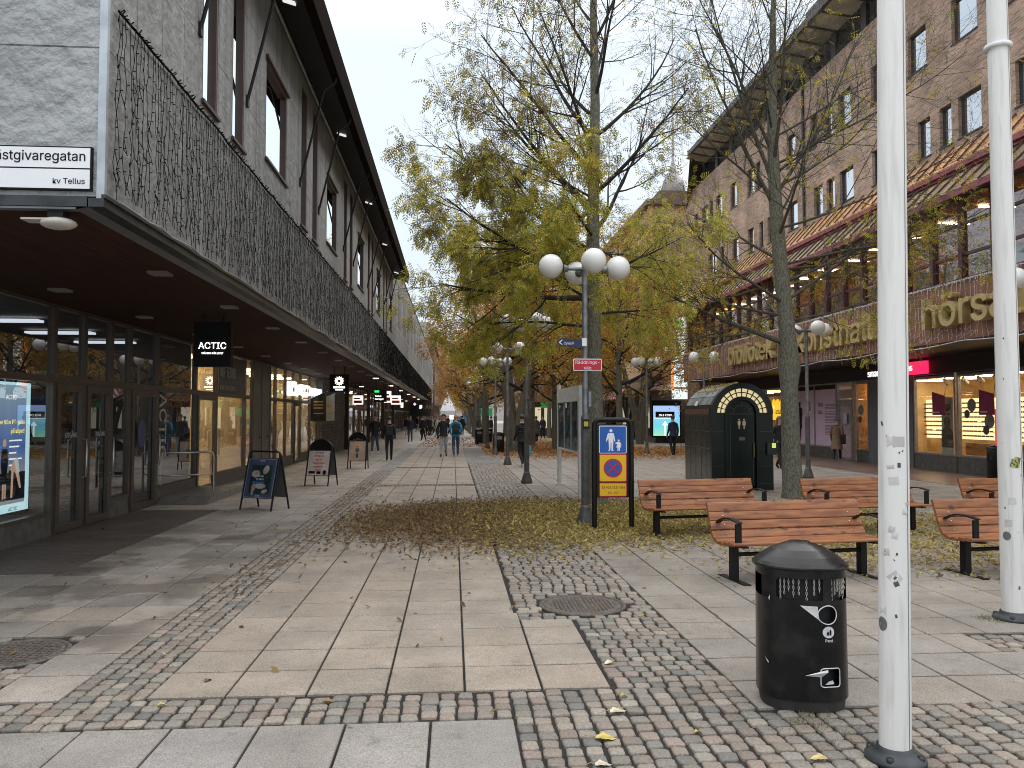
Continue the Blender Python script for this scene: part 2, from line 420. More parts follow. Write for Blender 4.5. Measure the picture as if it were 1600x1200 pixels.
mb = MB(); mb.box(16.0, 70, 1, 44, -.1, -.003); mb.box(-40, -7.4, -10, 44, -.1, -.003); mb.box(-7.4, 60, -10, 1.45, -.1, -.004); mb.box(9.5, 16.0, 1.45, 4.72, -.1, -.004)
tag(mb.build('side_pavement', far_pave), kind='structure')

def cobbles(name, regs, pitch=.112, base=(.33, .32, .30), seed=3, wavy=0.0, curved=False):
    rr = random.Random(seed); mb = MB()
    PAL = [(.37, .34, .30), (.33, .315, .285), (.385, .32, .28), (.27, .27, .25), (.36, .34, .305), (.42, .385, .335), (.34, .30, .255), (.40, .35, .30)]
    for (x0, x1, y0, y1, lw) in regs:
        # lw: stones laid in rows across x (0) or along y (1)
        ny = max(1, int(round((y1 - y0) / pitch))); py = (y1 - y0) / ny
        nx = max(1, int(round((x1 - x0) / pitch))); px = (x1 - x0) / nx
        offs = [rr.uniform(-.3, .3) for _ in range(max(nx, ny) + 2)]
        for j in range(ny):
            for i in range(nx):
                if lw: cx = x0 + (i + .5) * px; cy = y0 + (j + .5 + offs[i] * .9) * py
                else: cx = x0 + (i + .5 + offs[j] * .9) * px; cy = y0 + (j + .5) * py
                cx = min(max(cx, x0 + px * .45), x1 - px * .45)
                cy = min(max(cy, y0 + py * .45), y1 - py * .45)
                if curved and cx > 2.6: cy += .10 * math.sin((cx - 2.6) * 1.3)
                if any((cx - c.x) ** 2 + (cy - c.y) ** 2 < (r + .05) ** 2 for c, r in MAN): continue
                hx = px * .5 * rr.uniform(.86, .98) - .004; hy = py * .5 * rr.uniform(.86, .98) - .004
                h = rr.uniform(-.006, .002); c = rr.choice(PAL); t = rr.uniform(.62, .92); c = (c[0] * t, c[1] * t * .95, c[2] * t * .9)
                jt = lambda: rr.uniform(-.007, .007)
                base_ = [(-hx + jt(), -hy + jt()), (hx + jt(), -hy + jt()), (hx + jt(), hy + jt()), (-hx + jt(), hy + jt())]
                ring = []
                for k in range(4):         # octagonal outline: knocked-off corners
                    p, q = base_[k], base_[(k + 1) % 4]
                    ring.append((p[0] * .86 + q[0] * .14, p[1] * .86 + q[1] * .14)); ring.append((p[0] * .14 + q[0] * .86, p[1] * .14 + q[1] * .86))
                rot = rr.uniform(-.06, .06); cs, sn = math.cos(rot), math.sin(rot)
                def lv(s_, z): return [(cx + (a * cs - b * sn) * s_, cy + (a * sn + b * cs) * s_, z) for a, b in ring]
                v = lv(1, -.03) + lv(1, h - .009) + lv(.95, h - .003) + lv(.80, h + .000) + [(cx, cy, h + .001)]
                fs = []
                for L_ in range(3):
                    for k in range(8): fs.append((L_ * 8 + k, L_ * 8 + (k + 1) % 8, (L_ + 1) * 8 + (k + 1) % 8, (L_ + 1) * 8 + k))
                fs += [(24 + k, 24 + (k + 1) % 8, 32) for k in range(8)]
                mb.add(v, fs, 0, True, c)
    return tag(mb.build(name, cobm, attr=True), kind='structure')
cobm = M('granite_setts', (.93, .93, .93), .66, var=.22, vs=60, bump=.5, bs=110, attr=True, world=True)
cobbles('cobble_band', [(-6.2, 1.03, 4.72, 5.17, 1)], seed=4)
cobbles('cobble_area', [(.36, 6.6, 2.9, 4.72, 1), (1.03, 1.83, 4.72, 5.17, 1), (6.6, 9.5, 3.6, 4.72, 1)], seed=5, curved=True)
cobbles('cobble_strip', [(1.05, 1.83, 5.17, 6.95, 0), (.57, 1.83, 6.95, 30, 0)], seed=6)
cobbles('cobble_gutter', [(-2.42, -1.90, 5.17, 26, 1)], seed=7)
cobbles('cobble_patch', [(4.1, 6.5, 5.75, 6.2, 0), (-3.9, -2.9, 5.19, 6.69, 0), (-1.9, .55, 20.3, 20.5, 0), (-1.9, .55, 27.2, 27.4, 0)], seed=8)
mb = MB()
for a, b, c, d in [(.55, 1.83, 30, 44), (-2.42, -1.9, 26, 44)]: mb.box(a, b, c, d, -.05, -.004)
tag(mb.build('cobble_strip', grid_mat('far_setts', (.30, .29, .27), (.06, .055, .05), .11, .11, .008, plane='XY', off=.4, bump=.3, bs=30, rowcol=.35)), kind='structure')
# reddish wet brick floor before the entrance and under the right-hand canopy
mb = MB(); mb.box(-5.85, -4.35, 9.3, 15.4, -.01, .003)
tag(mb.build('entrance_paving', grid_mat('entrance_brick', (.115, .095, .082), (.035, .03, .028), .22, .11, .006, plane='XY', off=.5, bump=.3, rough=.55)), kind='structure')
mb = MB(); mb.box(12.6, 15.55, 9, 46, -.01, .003)
tag(mb.build('canopy_paving', grid_mat('canopy_tile', (.22, .15, .12), (.08, .06, .05), .3, .3, .005, plane='XY', bump=.15, rough=.35)), kind='structure')

iron = M('cast_iron', (.12, .10, .085), .6, .2, var=.35, vs=30, bump=.3, bs=90)
def manhole(loc, r, label, style):
    t = thing('manhole_cover', label, 'manhole cover', (loc.x, loc.y, -.004))
    mb = MB(); mb.lathe([(r + .035, -.02), (r + .035, .004), (r + .0, .006), (r, .0)], 40); mb.build('rim', iron, t)
    mb = MB(); mb.lathe([(r - .008, -.02), (r - .008, .001), (r - .02, .003)], 40)
    if style:
        n = 9
        for i in range(-n, n + 1):
            for j in range(-n, n + 1):
                x, y = i * r / n * .9, j * r / n * .9
                if x * x + y * y < (r * .82) ** 2 and abs(x) > .02: mb.box(x - .009, x + .009, y - .009, y + .009, .002, .008)
        mb.box(-.012, .012, -r * .7, r * .7, .002, .009)
    else:
        k = int(r * 2 / .045)
        for i in range(-k // 2, k // 2 + 1):
            o_ = i * .045; hl = math.sqrt(max(0, (r * .88) ** 2 - o_ * o_))
            if hl > .03: mb.box(-hl, hl, o_ - .006, o_ + .006, .002, .008); mb.box(o_ - .006, o_ + .006, -hl, hl, .002, .0085)
    mb.build('lid', iron, t)
manhole(MAN[0][0], .37, 'round rusty iron manhole cover set in the cobble strip below the blue pedestrian sign', 1)
manhole(MAN[1][0], .33, 'round iron manhole cover with grid pattern at the left edge of the photo', 0)

# ------------------------------------------------------------------ left building
LX, SX, SOF = -2.8, -5.85, 3.40
END = 112.0
Y0 = 6.57
metal = M('window_metal', (.11, .09, .075), .38, .5, var=.1)
dmetal = M('dark_metal', (.014, .014, .015), .5, .0, var=.1, spec=.25)
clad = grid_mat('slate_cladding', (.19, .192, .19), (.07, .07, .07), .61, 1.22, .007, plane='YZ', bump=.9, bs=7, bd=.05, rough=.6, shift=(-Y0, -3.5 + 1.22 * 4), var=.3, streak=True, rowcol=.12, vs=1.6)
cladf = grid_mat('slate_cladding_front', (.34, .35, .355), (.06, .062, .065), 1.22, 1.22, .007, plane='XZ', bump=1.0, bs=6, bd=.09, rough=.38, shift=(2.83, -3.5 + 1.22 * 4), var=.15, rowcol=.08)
left = thing('commercial_building', 'long grey stone-clad building on the left with arcade, dark eaves and lit shops', 'building', (-5, 58, 0))
lf = lambda a, z, d: (LX - d, a, z)
nar = []; wide = []
for k in range(5):
    y = 9.0 + 5.78 * k
    nar += [(y, y + .58), (y + 1.2, y + 1.78)]; wide.append((y + 3.0, y + 4.5))
nar.insert(0, (Y0 + .0 - 5.78 + 1.2 + 2.43 + 6, 0)) if False else None
holes = [(a, b, 5.27, 7.85) for a, b in nar] + [(a, b, 5.6, 7.1) for a, b in wide]
mb = MB(); wall_holes(mb, lf, Y0, END, 3.5, 9.3, holes, depth=.09)
mb.build('wall', clad, left, world=True)
mb = MB(); mb.poly([(-14, Y0 - .0, 3.5), (LX - .04, Y0, 3.5), (LX - .04, Y0, 9.3), (-14, Y0, 9.3)]); mb.build('wall', cladf, left, world=True)
mb = MB(); mb.box(LX - .05, LX + .012, Y0 - .012, Y0 + .03, 3.48, 9.3); mb.build('corner_strip', M('galvanised', (.42, .45, .48), .4, .7), left, world=True)
mb = MB(); mb.box(-14, LX - .06, Y0 + .1, END, 9.2, 9.3); mb.box(-14, -13.8, Y0 + .1, END, 0, 9.2); mb.box(-14, LX - .3, END - .2, END, 0, 9.2)
mb.box(LX - .3, LX + .04, 37.6, END, 9.302, 9.36)
mb.build('roof', M('roof_felt', (.05, .05, .05), .8), left, world=True)
# lower trim: dark rail + light bevel
mb = MB()
for (x0, x1, z0, z1) in ((LX + .0, LX + .035, 3.485, 3.515), (LX - .10, LX + .02, 3.415, 3.483)): mb.box(x0, x1, Y0 - .04, END, z0, z1)
mb.box(-14, LX - .11, Y0 - .04, Y0 + .06, 3.415, 3.495)
mb.build('lower_trim', M('trim_dark', (.045, .047, .05), .35, .6, var=.3), left, world=True)
mb = MB(); mb.poly([(LX - .10, Y0 - .03, 3.413), (LX - .10, END, 3.413), (LX - .20, END, 3.392), (LX - .20, Y0 - .03, 3.392)])
mb.box(-14, LX - .20, Y0 - .03, Y0 + .05, 3.395, 3.412)
mb.build('drip_edge', M('trim_light', (.16, .165, .17), .4, .5), left, world=True)
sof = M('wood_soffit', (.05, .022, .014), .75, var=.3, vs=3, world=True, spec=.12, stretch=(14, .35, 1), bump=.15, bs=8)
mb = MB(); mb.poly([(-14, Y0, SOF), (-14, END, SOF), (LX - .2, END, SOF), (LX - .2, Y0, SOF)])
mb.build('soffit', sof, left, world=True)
# end wall of arcade (stone below) and side return at the near end beyond the frame
# windows upstairs
wfr = M('brown_frame', (.055, .03, .022), .5, var=.15)
upglass = glass('upper_glass', (.25, .28, .3), 1.7, .6)
room = M('dark_room', (.03, .03, .032), .9)
for (a, b, z0, z1) in holes:
    mb = MB(); t_ = .05; xf = LX - .035
    mb.box(xf - .05, xf + .03, a, a + t_, z0, z1); mb.box(xf - .05, xf + .03, b - t_, b, z0, z1)
    mb.box(xf - .05, xf + .03, a + t_, b - t_, z0, z0 + t_); mb.box(xf - .05, xf + .03, a + t_, b - t_, z1 - t_, z1)
    if z0 > 5.5: mb.box(LX - .1, LX + .05, a - .04, b + .04, z1 + .001, z1 + .05)
    mb.box(LX - .1, LX + .04, a - .03, b + .03, z0 - .035, z0 + .002)
    wdw = mb.build('window', wfr, left, world=True)
    mb = MB(); mb.box(xf - .03, xf - .02, a + t_, b - t_, z0 + t_, z1 - t_); mb.build('pane', upglass, wdw, world=True)
mb = MB(); mb.box(LX - 3, LX - .5, Y0 + .3, 40, 5.0, 8.3); mb.build('office_interior', room, left, world=True)
# eave: fascia and sloping soffit, Y0-.6 .. 37.4
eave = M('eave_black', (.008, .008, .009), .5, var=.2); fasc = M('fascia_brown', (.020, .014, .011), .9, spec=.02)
YE = 37.4
def prof(mb, pts, y0, y1, m=0): mb.prism(pts, lambda a, b, d: (a, d, b), y0, y1, m)
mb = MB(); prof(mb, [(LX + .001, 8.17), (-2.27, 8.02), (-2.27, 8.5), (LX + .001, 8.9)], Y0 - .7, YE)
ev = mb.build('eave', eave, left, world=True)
mb = MB(); prof(mb, [(-2.268, 8.0), (-2.1, 7.95), (-2.06, 8.35), (-2.268, 8.52)], Y0 - .72, YE + .02); mb.build('fascia', fasc, ev, world=True)
mb = MB(); mb.tube([(LX + .03, Y0, 8.12), (LX + .03, YE, 8.12)], .035, 8); mb.build('cable_pipe', M('pipe_grey', (.3, .31, .32), .35, .6), left, world=True)
slot = E('eave_lamp_white', (1, .97, .92), .55)
for k, y in enumerate([10.9, 16.7, 22.5, 28.3, 34.1]):
    mb = MB(); mb.T = Matrix.Translation((-2.52, y + 1.3, 8.075)) @ Matrix.Rotation(R(16), 4, 'Y'); mb.box(-.1, .1, -.05, .05, -.012, .012)
    mb.build('eave_lamp', slot, left, world=True)
for k in range(6):
    for yb in (9.0 + 5.78 * k - .12, 9.0 + 5.78 * k + 1.9):
        if yb > YE: continue
        mb = MB(); mb.tube([(LX + .01, yb, 6.0), (-2.38, yb, 7.72), (-2.18, yb, 7.86), (-2.16, yb, 7.98)], .022, 6)
        mb.box(LX, LX + .03, yb - .04, yb + .04, 5.93, 6.08); mb.build('eave_brace', dmetal, left, world=True)
# far section: ribbed stripes of blank windows (shallow vertical recess panels)
for k in range(16):
    mb = MB(); y = 41 + k * 4.2
    mb.box(LX + .001, LX + .012, y, y + 1.9, 6.3, 8.5)
    mb.build('blind_panel', M('blind_panel', (.10, .10, .10), .6), left, world=True)

# soffit lamps
lamp_off = E('soffit_lamp_off', (.26, .22, .17), .03); lamp_on = E('soffit_lamp_on', (1, .80, .58), 3)
lc = 0
for X_, ys in ((-3.36, 9.4), (-5.1, 10.75)):
    for k in range(30):
        y = ys + 2.86 * k
        if y > 96: break
        mb = MB(); mb.box(X_ - .11, X_ + .11, y - .11, y + .11, SOF - .03, SOF - .002)
        mb.build('soffit_lamp', lamp_on if (k > 6 and k % 3 == 0) else lamp_off, left, world=True)

# ---- storefronts
shopglass = glass('shop_glass', (.82, .84, .82), 1.55, .10)
lf2 = lambda a, z, d: (SX - d, a, z)
kick = M('stone_plinth', (.10, .095, .085), .6, var=.25, vs=7, bump=.3, world=True)
def frame_rect(mb, a0, a1, z0, z1, t_=.05, X=SX, dp=.09, sgn=1):
    x0, x1 = (X - dp, X + .01) if sgn > 0 else (X - .01, X + dp)
    mb.box(x0, x1, a0, a0 + t_, z0, z1); mb.box(x0, x1, a1 - t_, a1, z0, z1)
    mb.box(x0, x1, a0 + t_, a1 - t_, z0, z0 + t_); mb.box(x0, x1, a0 + t_, a1 - t_, z1 - t_, z1)
def bay(parent, a0, a1, X=SX, sgn=1, top=SOF, trans=2.29, sill=.30, kind='window', gl=None, fm=None, t_=.05):
    gl = gl or shopglass; fm = fm or metal
    xs = sorted((X - .04 * sgn, X - .05 * sgn))
    if kind == 'door':
        mb = MB(); frame_rect(mb, a0, a1, 0.0, trans, t_, X, .09, sgn); frame_rect(mb, a0, a1, trans + .001, top, t_, X, .09, sgn)
        p = mb.build('door_frame', fm, parent, world=True)
        mb = MB(); mb.box(*xs, a0 + t_, a1 - t_, trans + t_, top - t_); mb.build('pane', gl, p, world=True)
        lo, hi = a0 + t_ + .005, a1 - t_ - .005
        mb = MB(); frame_rect(mb, lo, hi, .02, trans - t_ - .005, .11, X + .02 * sgn, .05, sgn)
        d = mb.build('door', fm, parent, world=True)
        mb = MB(); mb.box(*xs, lo + .11, hi - .11, .13, trans - t_ - .115); mb.build('pane', gl, d, world=True)
        hy = hi - .06; hx = X + .10 * sgn
        mb = MB(); mb.tube([(X + .02 * sgn, hy, .78), (hx, hy, .80), (hx, hy, 1.38), (X + .02 * sgn, hy, 1.40)], .017, 8)
        mb.build('handle', chrome, d, world=True)
    elif kind == 'steel':
        mb = MB(); frame_rect(mb, a0, a1, 0.0, top, t_, X, .09, sgn); mb.box(*sorted((X - .06 * sgn, X - .01 * sgn)), a0 + t_, a1 - t_, .05, top - t_)
        p = mb.build('steel_door', M('steel_panel', (.16, .145, .13), .35, .7, var=.1), parent, world=True)
        mb = MB(); mb.sphere((X + .02 * sgn, (a0 + a1) / 2 + .15, 1.1), .03, 10, 6, sc=(.7, 1, 1)); mb.build('knob', dmetal, p, world=True)
    else:
        mb = MB(); mb.box(*sorted((X - .12 * sgn, X + .0 * sgn)), a0, a1, 0, sill); mb.build('plinth', kick, parent, world=True)
        mb = MB(); frame_rect(mb, a0, a1, sill + .001, trans, t_, X, .09, sgn); frame_rect(mb, a0, a1, trans + .001, top, t_, X, .09, sgn)
        p = mb.build('shop_window', fm, parent, world=True)
        mb = MB(); mb.box(*xs, a0 + t_, a1 - t_, sill + t_, trans - t_); mb.build('pane', gl, p, world=True)
        mb = MB(); mb.box(*xs, a0 + t_, a1 - t_, trans + t_, top - t_); mb.build('pane', gl, p, world=True)
chrome = M('brushed_steel', (.45, .45, .44), .28, .9)
BAYS = [(3.0, 5.4, 'window'), (5.4, 7.8, 'window'), (7.8, 9.6, 'window'), (9.6, 12.22, 'window'), (12.22, 13.2, 'door'), (13.2, 14.2, 'door'), (14.2, 15.0, 'window'), (15.0, 16.35, 'door'),
        (16.35, 18.75, 'window'), (18.75, 20.35, 'door'), (20.35, 23.1, 'window'), (23.1, 24.0, 'window'), (24.0, 25.1, 'steel'), (25.1, 26.2, 'steel'), (26.2, 27.0, 'window'), (27.0, 28.6, 'window'),
        (28.6, 30.0, 'window'), (30.0, 31.4, 'door'), (31.4, 33.4, 'window'), (33.4, 35.6, 'window')]
for a0, a1, k in BAYS: bay(left, a0, a1, kind=k)
# stone pier with graffiti-like texture (36..42.5) stands slightly proud
pier = grid_mat('pier_stone', (.17, .155, .15), (.06, .055, .05), .30, .15, .01, plane='YZ', off=.5, bump=.9, bs=14, rowcol=.35, var=.4, vs=5)
mb = MB(); mb.box(SX - .3, SX + .14, 35.6, 42.6, 0, SOF); mb.build('stone_pier', pier, left, world=True)
y = 42.6; k = 0
while y < 108:
    bay(left, y, y + 2.7, kind='door' if k % 4 == 2 else 'window', t_=.07); y += 2.7; k += 1
bay(left, 43.0 - .41, 43.0 - .4, kind='x') if False else None
# shop rooms: (y0, y1, wall colour, lamp strength)
def shop_room(parent, y0, y1, col, em, X=SX, sgn=1, depth=4.5, top=SOF, seed=0, lampc=(1, .83, .6), shelves=True, merch=True):
    rr = random.Random(seed); xi = X - .14 * sgn; xb = X - depth * sgn
    a, b = sorted((xi, xb))
    wm = M('room_%02x%02x%02x' % tuple(int(c * 255) for c in col), col, .8, var=.15, vs=2)
    mb = MB()
    mb.poly([(xb, y0, 0), (xb, y1, 0), (xb, y1, top), (xb, y0, top)])
    mb.poly([(a, y0, 0), (b, y0, 0), (b, y0, top), (a, y0, top)]); mb.poly([(a, y1, 0), (b, y1, 0), (b, y1, top), (a, y1, top)])
    mb.poly([(a, y0, top - .01), (b, y0, top - .01), (b, y1, top - .01), (a, y1, top - .01)])
    mb.poly([(a, y0, .012), (b, y0, .012), (b, y1, .012), (a, y1, .012)])
    rm = mb.build('shop_interior', wm, parent, world=True)
    if em > 0:
        n = max(1, int((y1 - y0) / 1.8))
        for i in range(n):
            yy = y0 + (i + .5) * (y1 - y0) / n
            mb = MB(); mb.box(*sorted((X - 1.0 * sgn, X - 2.2 * sgn)), yy - .12, yy + .12, top - .09, top - .05)
            mb.build('ceiling_lamp', E('shop_lamp_%d' % int(em * 10), lampc, em), rm, world=True)
    if shelves:
        pal = [(.5, .1, .08), (.75, .7, .6), (.1, .2, .4), (.6, .45, .15), (.85, .85, .82), (.08, .08, .08), (.2, .4, .3), (.5, .32, .2)]
        mb = MB(); wd = M('merchandise', (.9, .9, .9), .6, attr=True)
        yy = y0 + .3
        while yy < y1 - .6:
            wv = rr.uniform(.6, 1.2); wv = min(wv, y1 - .2 - yy); dx = rr.uniform(.8, depth - .7); h = rr.uniform(.5, 1.9)
            x0, x1 = sorted((X - dx * sgn, X - (dx + .35) * sgn))
            mb.box(x0, x1, yy, yy + wv, .02, h * .35, c=(.3, .22, .15))
            for s_ in range(int(h / .35) + 1):
                z = h * .35 + s_ * .33
                if z > 2.3: break
                mb.box(x0, x1, yy, yy + wv, z, z + .025, c=(.45, .35, .25))
                u = yy + .04
                while u < yy + wv - .12:
                    q = rr.uniform(.06, .18); mb.box(x0 + .04, x1 - .04, u, u + q, z + .026, z + .026 + rr.uniform(.08, .26), c=rr.choice(pal)); u += q + rr.uniform(.01, .1)
            yy += wv + rr.uniform(.2, .9)
        mb.build('display_shelves', wd, rm, world=True, attr=True)
    return rm
shop_room(left, 3, 18.7, (.18, .17, .16), 1.0, seed=1, lampc=(.8, .85, 1), shelves=True)
shop_room(left, 18.8, 23.1, (.74, .58, .36), 26, seed=2)
shop_room(left, 23.2, 35.5, (.70, .56, .36), 24, seed=3)
shop_room(left, 42.7, 58, (.56, .42, .28), 10, seed=4); shop_room(left, 58.1, 75, (.5, .40, .3), 8, seed=5); shop_room(left, 75.1, 92, (.5, .42, .35), 7, seed=6); shop_room(left, 92.1, 108, (.45, .42, .3), 6, seed=7)
# a brown column by the pier and others along the arcade
for yy in (42.7, 53.6, 64.4, 75.2):
    mb = MB(); mb.box(SX + .15, SX + .37, yy - .11, yy + .11, 0, SOF - .004); mb.build('arcade_column', M('column_brown', (.05, .03, .025), .4, .3), left, world=True)

# street name sign on the front wall
st = thing('street_name_sign', 'white street name sign on the grey stone wall in the upper left corner', 'street sign', (-3.6, Y0 - .03, 3.7))
p0, p1 = onY(143, 298, Y0 - .03), onY(143, 230, Y0 - .03)
white = M('sign_white', (.80, .81, .83), .4, var=.03, vs=3); black = M('sign_black', (.008, .008, .009), .5, spec=.15)
zb, zt = p0.z, p1.z; xr = p0.x; zm = zb + (zt - zb) * .49
mb = MB(); mb.box(xr - 1.6, xr, Y0 - .035, Y0 - .004, zb, zt); mb.build('frame', black, st, world=True)
mb = MB(); mb.box(xr - 1.59, xr - .012, Y0 - .042, Y0 - .036, zm + .006, zt - .012); mb.build('name_plate', white, st, world=True)
mb = MB(); mb.box(xr - 1.59, xr - .012, Y0 - .042, Y0 - .036, zb + .012, zm - .006); mb.build('block_plate', white, st, world=True)
text('lettering', 'Gästgivaregatan', .150, black, (xr - .04, Y0 - .044, zm + .062), 'front', st, .001, 'RIGHT', .008, xs=.96)
text('lettering', 'kv Tellus', .085, black, (xr - .045, Y0 - .044, zb + .05), 'front', st, .001, 'RIGHT', .006)

# canopy floodlight at the corner
fl = thing('arcade_spotlight', 'white plastic lamp fixed under the arcade ceiling below the street name sign', 'lamp', (g(92, 330, 3.4).x, g(92, 330, 3.4).y, 3.4))
mb = MB(); mb.box(-.06, .06, -.06, .06, -.06, 0); mb.build('bracket', dmetal, fl)
mb = MB(); mb.sphere((.0, 0, -.1), .14, 16, 8, sc=(1, .8, .35)); mb.box(-.26, -.05, -.07, .07, -.085, -.07); mb.build('housing', M('lamp_plastic', (.5, .47, .42), .5), fl)

# light curtain: dark wires
def curtain(name, label, X, y0, y1, ztop, zbot, step, mat, sag, seed, side=1, rad=.0035, nseg=16, led=None):
    rr = random.Random(seed); t = thing(name, label, 'string lights', (X, y0, zbot))
    mb = MB(); y = y0; offx = .03 * side
    while y < y1:
        zb = zbot + rr.uniform(-.02, .12); n = nseg if abs(y - y0) < 30 else nseg // 2; pts = []; drift = 0
        rr_ = rad if y < 30 or side < 0 else rad * 1.5
        for i in range(n + 1):
            f = i / n; z = ztop + (zb - ztop) * f
            drift += rr.uniform(-.017, .017) * (1 + 2.2 * f) ; drift *= .85
            pts.append((X + offx + rr.uniform(-.004, .012) * side, y + drift, z))
        mb.tube(pts, rr_, 3, caps=False, smooth=False)
        for i in range(1, n):
            if rr.random() < .75:
                p = pts[i]; d = rr.choice((-1, 1))
                mb.tube([p, (p[0] + .01 * side, p[1] + d * .035, p[2] + .012)], rr_ * 1.5, 3, caps=False, smooth=False)
        for _q in range(3 if rr.random() < .8 else 1):       # cross links between wires
            i = rr.randint(n // 3, n - 1); p = pts[i]
            mb.tube([p, (p[0], p[1] + step * rr.uniform(.8, 1.6), p[2] + rr.uniform(-.12, .05))], rr_, 3, caps=False, smooth=False)
        y += step * rr.uniform(.7, 1.3)
    mb.build('wires', mat, t, world=True)
    mb = MB(); pts = []; y = y0
    while y < y1: pts.append((X + offx, y, ztop + rr.uniform(-.015, .015))); y += .25
    mb.tube(pts, .012, 5)
    y = y0
    while y < min(y1, y0 + 45):
        mb.tube([(X + offx, y, ztop), (X + offx + .03 * side, y + rr.uniform(-.02, .02), ztop + rr.uniform(-.05, .04))], .006, 3, caps=False); y += .035 if y < y0 + 20 else .09
    mb.build('top_cable', mat, t, world=True)
    return t
curtain('light_curtain', 'curtain of thin black light wires hanging on the grey stone facade', LX, Y0 + .15, 104, 5.11, 3.52, .078, M('black_cable', (.006, .006, .006), .8, spec=.1), 1, 21)
mb = MB(); rr = random.Random(9); pts = []; y = Y0 + .2
while y < 100: pts.append((LX + .06, y, 3.505 + rr.uniform(-.015, .02) - (.035 * abs(math.sin(y * 1.1)) if y > 11 else .0)) ); y += .3
mb.tube(pts, .008, 5); tag(mb.build('lead_cable', M('grey_cable', (.25, .25, .25), .5)), 'thin grey cable sagging along the lower edge of the stone facade', 'cable')
# ------------------------------------------------------------------ right building
RX, BX, WX = 15.5, 13.1, 14.0
REND = 44.6
right = thing('library_building', 'brown brick building on the right with golden letters and copper canopy roof', 'building', (18, 25, 0))
brick = grid_mat('brown_brick', (.50, .295, .19), (.38, .31, .25), .24, .075, .012, plane='YZ', off=.5, bump=.4, bs=30, rough=.85, var=.28, rowcol=.38, vs=.9, col2=(.235, .155, .115))
rf = lambda a, z, d: (WX + d, a, z)
YR0, YR1 = 6.0, 47.0
A = [(1317, 1338), (1295, 1308), (1273, 1283), (1235, 1249), (1205, 1213), (1185, 1193), (1172, 1183), (1145, 1155), (1122, 1132), (1112, 1117), (1100, 1109), (1370, 1386), (1430, 1459), (1500, 1541), (1592, 1630), (1088, 1093)]
B = [(1318, 1340), (1297, 1310), (1277, 1291), (1236, 1251), (1203, 1215), (1190, 1196), (1172, 1181), (1147, 1157), (1128, 1133), (1109, 1122), (1370, 1386), (1443, 1463), (1478, 1497), (1508, 1545), (1600, 1640)]
holesR = []
for p, q in A:
    holesR.append((YX(q, WX), YX(p, WX), 12.2, 13.45))
for p, q in B:
    holesR.append((YX(q, WX), YX(p, WX), 9.45, 10.6))
for y in (9, 11.5, 13.7): holesR += [(y, y + 1.1, 12.2, 13.45), (y, y + 1.1, 9.45, 10.6)]
# third storey row shows at the far end under the roof strip
for p, q in [(1147, 1155), (1161, 1166), (1118, 1124), (1107, 1112), (1172, 1178)]: holesR.append((YX(q, WX), YX(p, WX), 9.45 - 0, 10.6)) if False else None
mb = MB(); wall_holes(mb, rf, YR0, YR1, 9.0, 15.0, holesR, depth=.18)
mb.poly([(WX, YR1, 0), (WX, YR1, 15.0), (30, YR1, 15.0), (30, YR1, 0)]); mb.poly([(WX, REND, 0), (WX, YR1, 0), (WX, YR1, 9), (WX, REND, 9)])
mb.box(WX + .6, 30, YR0, YR1 - .01, 14.9, 14.99)
mb.build('wall', brick, right, world=True)
rwin = glass('brick_window_glass', (.3, .32, .34), 1.6, .55); rdk = M('window_dark', (.03, .025, .025), .5)
blind = M('white_blind', (.55, .56, .56), .8)
for i, (a, b, z0, z1) in enumerate(holesR):
    mb = MB(); t_ = .06
    for q in ((a, a + t_, z0, z1), (b - t_, b, z0, z1), (a + t_, b - t_, z0, z0 + t_), (a + t_, b - t_, z1 - t_, z1)): mb.box(WX + .1, WX + .17, *q)
    if b - a > 1.3: mb.box(WX + .1, WX + .17, (a + b) / 2 - .03, (a + b) / 2 + .03, z0 + t_, z1 - t_)
    mb.box(WX - .03, WX + .1, a - .03, b + .03, z0 - .04, z0 - .001)
    wdw = mb.build('window', rdk, right, world=True)
    mb = MB(); mb.box(WX + .13, WX + .14, a + t_, b - t_, z0 + t_, z1 - t_); mb.build('pane', rwin, wdw, world=True)
    if i % 3 == 0:
        mb = MB(); mb.box(WX + .22, WX + .24, a + t_, b - t_, z0 + .1 + (.3 if i % 2 else 0), z1); mb.build('blind', blind, wdw, world=True)
mb = MB(); mb.box(WX + 1.2, WX + 1.3, YR0, YR1 - .1, 9.1, 15); mb.build('office_interior', room, right, world=True)
# recessed top storey behind dark glazing, and overhanging glazed eave
mb = MB(); mb.box(WX + .08, WX + .15, YR0, YR1 - 1.5, 15.0, 16.0); mb.build('attic_glazing', M('attic_dark_glass', (.02, .02, .022), .15), right, world=True)
mb = MB(); mb.box(WX + .9, WX + 1.0, YR0, YR1, 15.0, 16.3); mb.build('attic_interior', room, right, world=True)
y = YR0
while y < YR1: mb = MB(); mb.box(WX + .0, WX + .07, y, y + .35, 15.0, 16.0); y += 2.2; mb.build('attic_post', rdk, right, world=True)
egl = M('eave_green_panel', (.46, .48, .38), .35, .1, var=.35, vs=1.2, world=True)
mb = MB(); y = YR0
while y < 42.5:
    y2 = y + 1.1
    mb.prism([(WX + .15, 15.93), (12.95, 16.1), (12.95, 16.16), (WX + .15, 16.0)], lambda a, b, d: (a, d, b), y + .03, y2 - .03); y += 1.1
mb.build('eave_panels', egl, right, world=True)
mb = MB(); y = YR0
while y < 42.6: mb.prism([(WX + .15, 15.88), (12.93, 16.04), (12.93, 16.2), (WX + .15, 16.04)], lambda a, b, d: (a, d, b), y - .03, y + .03); y += 1.1
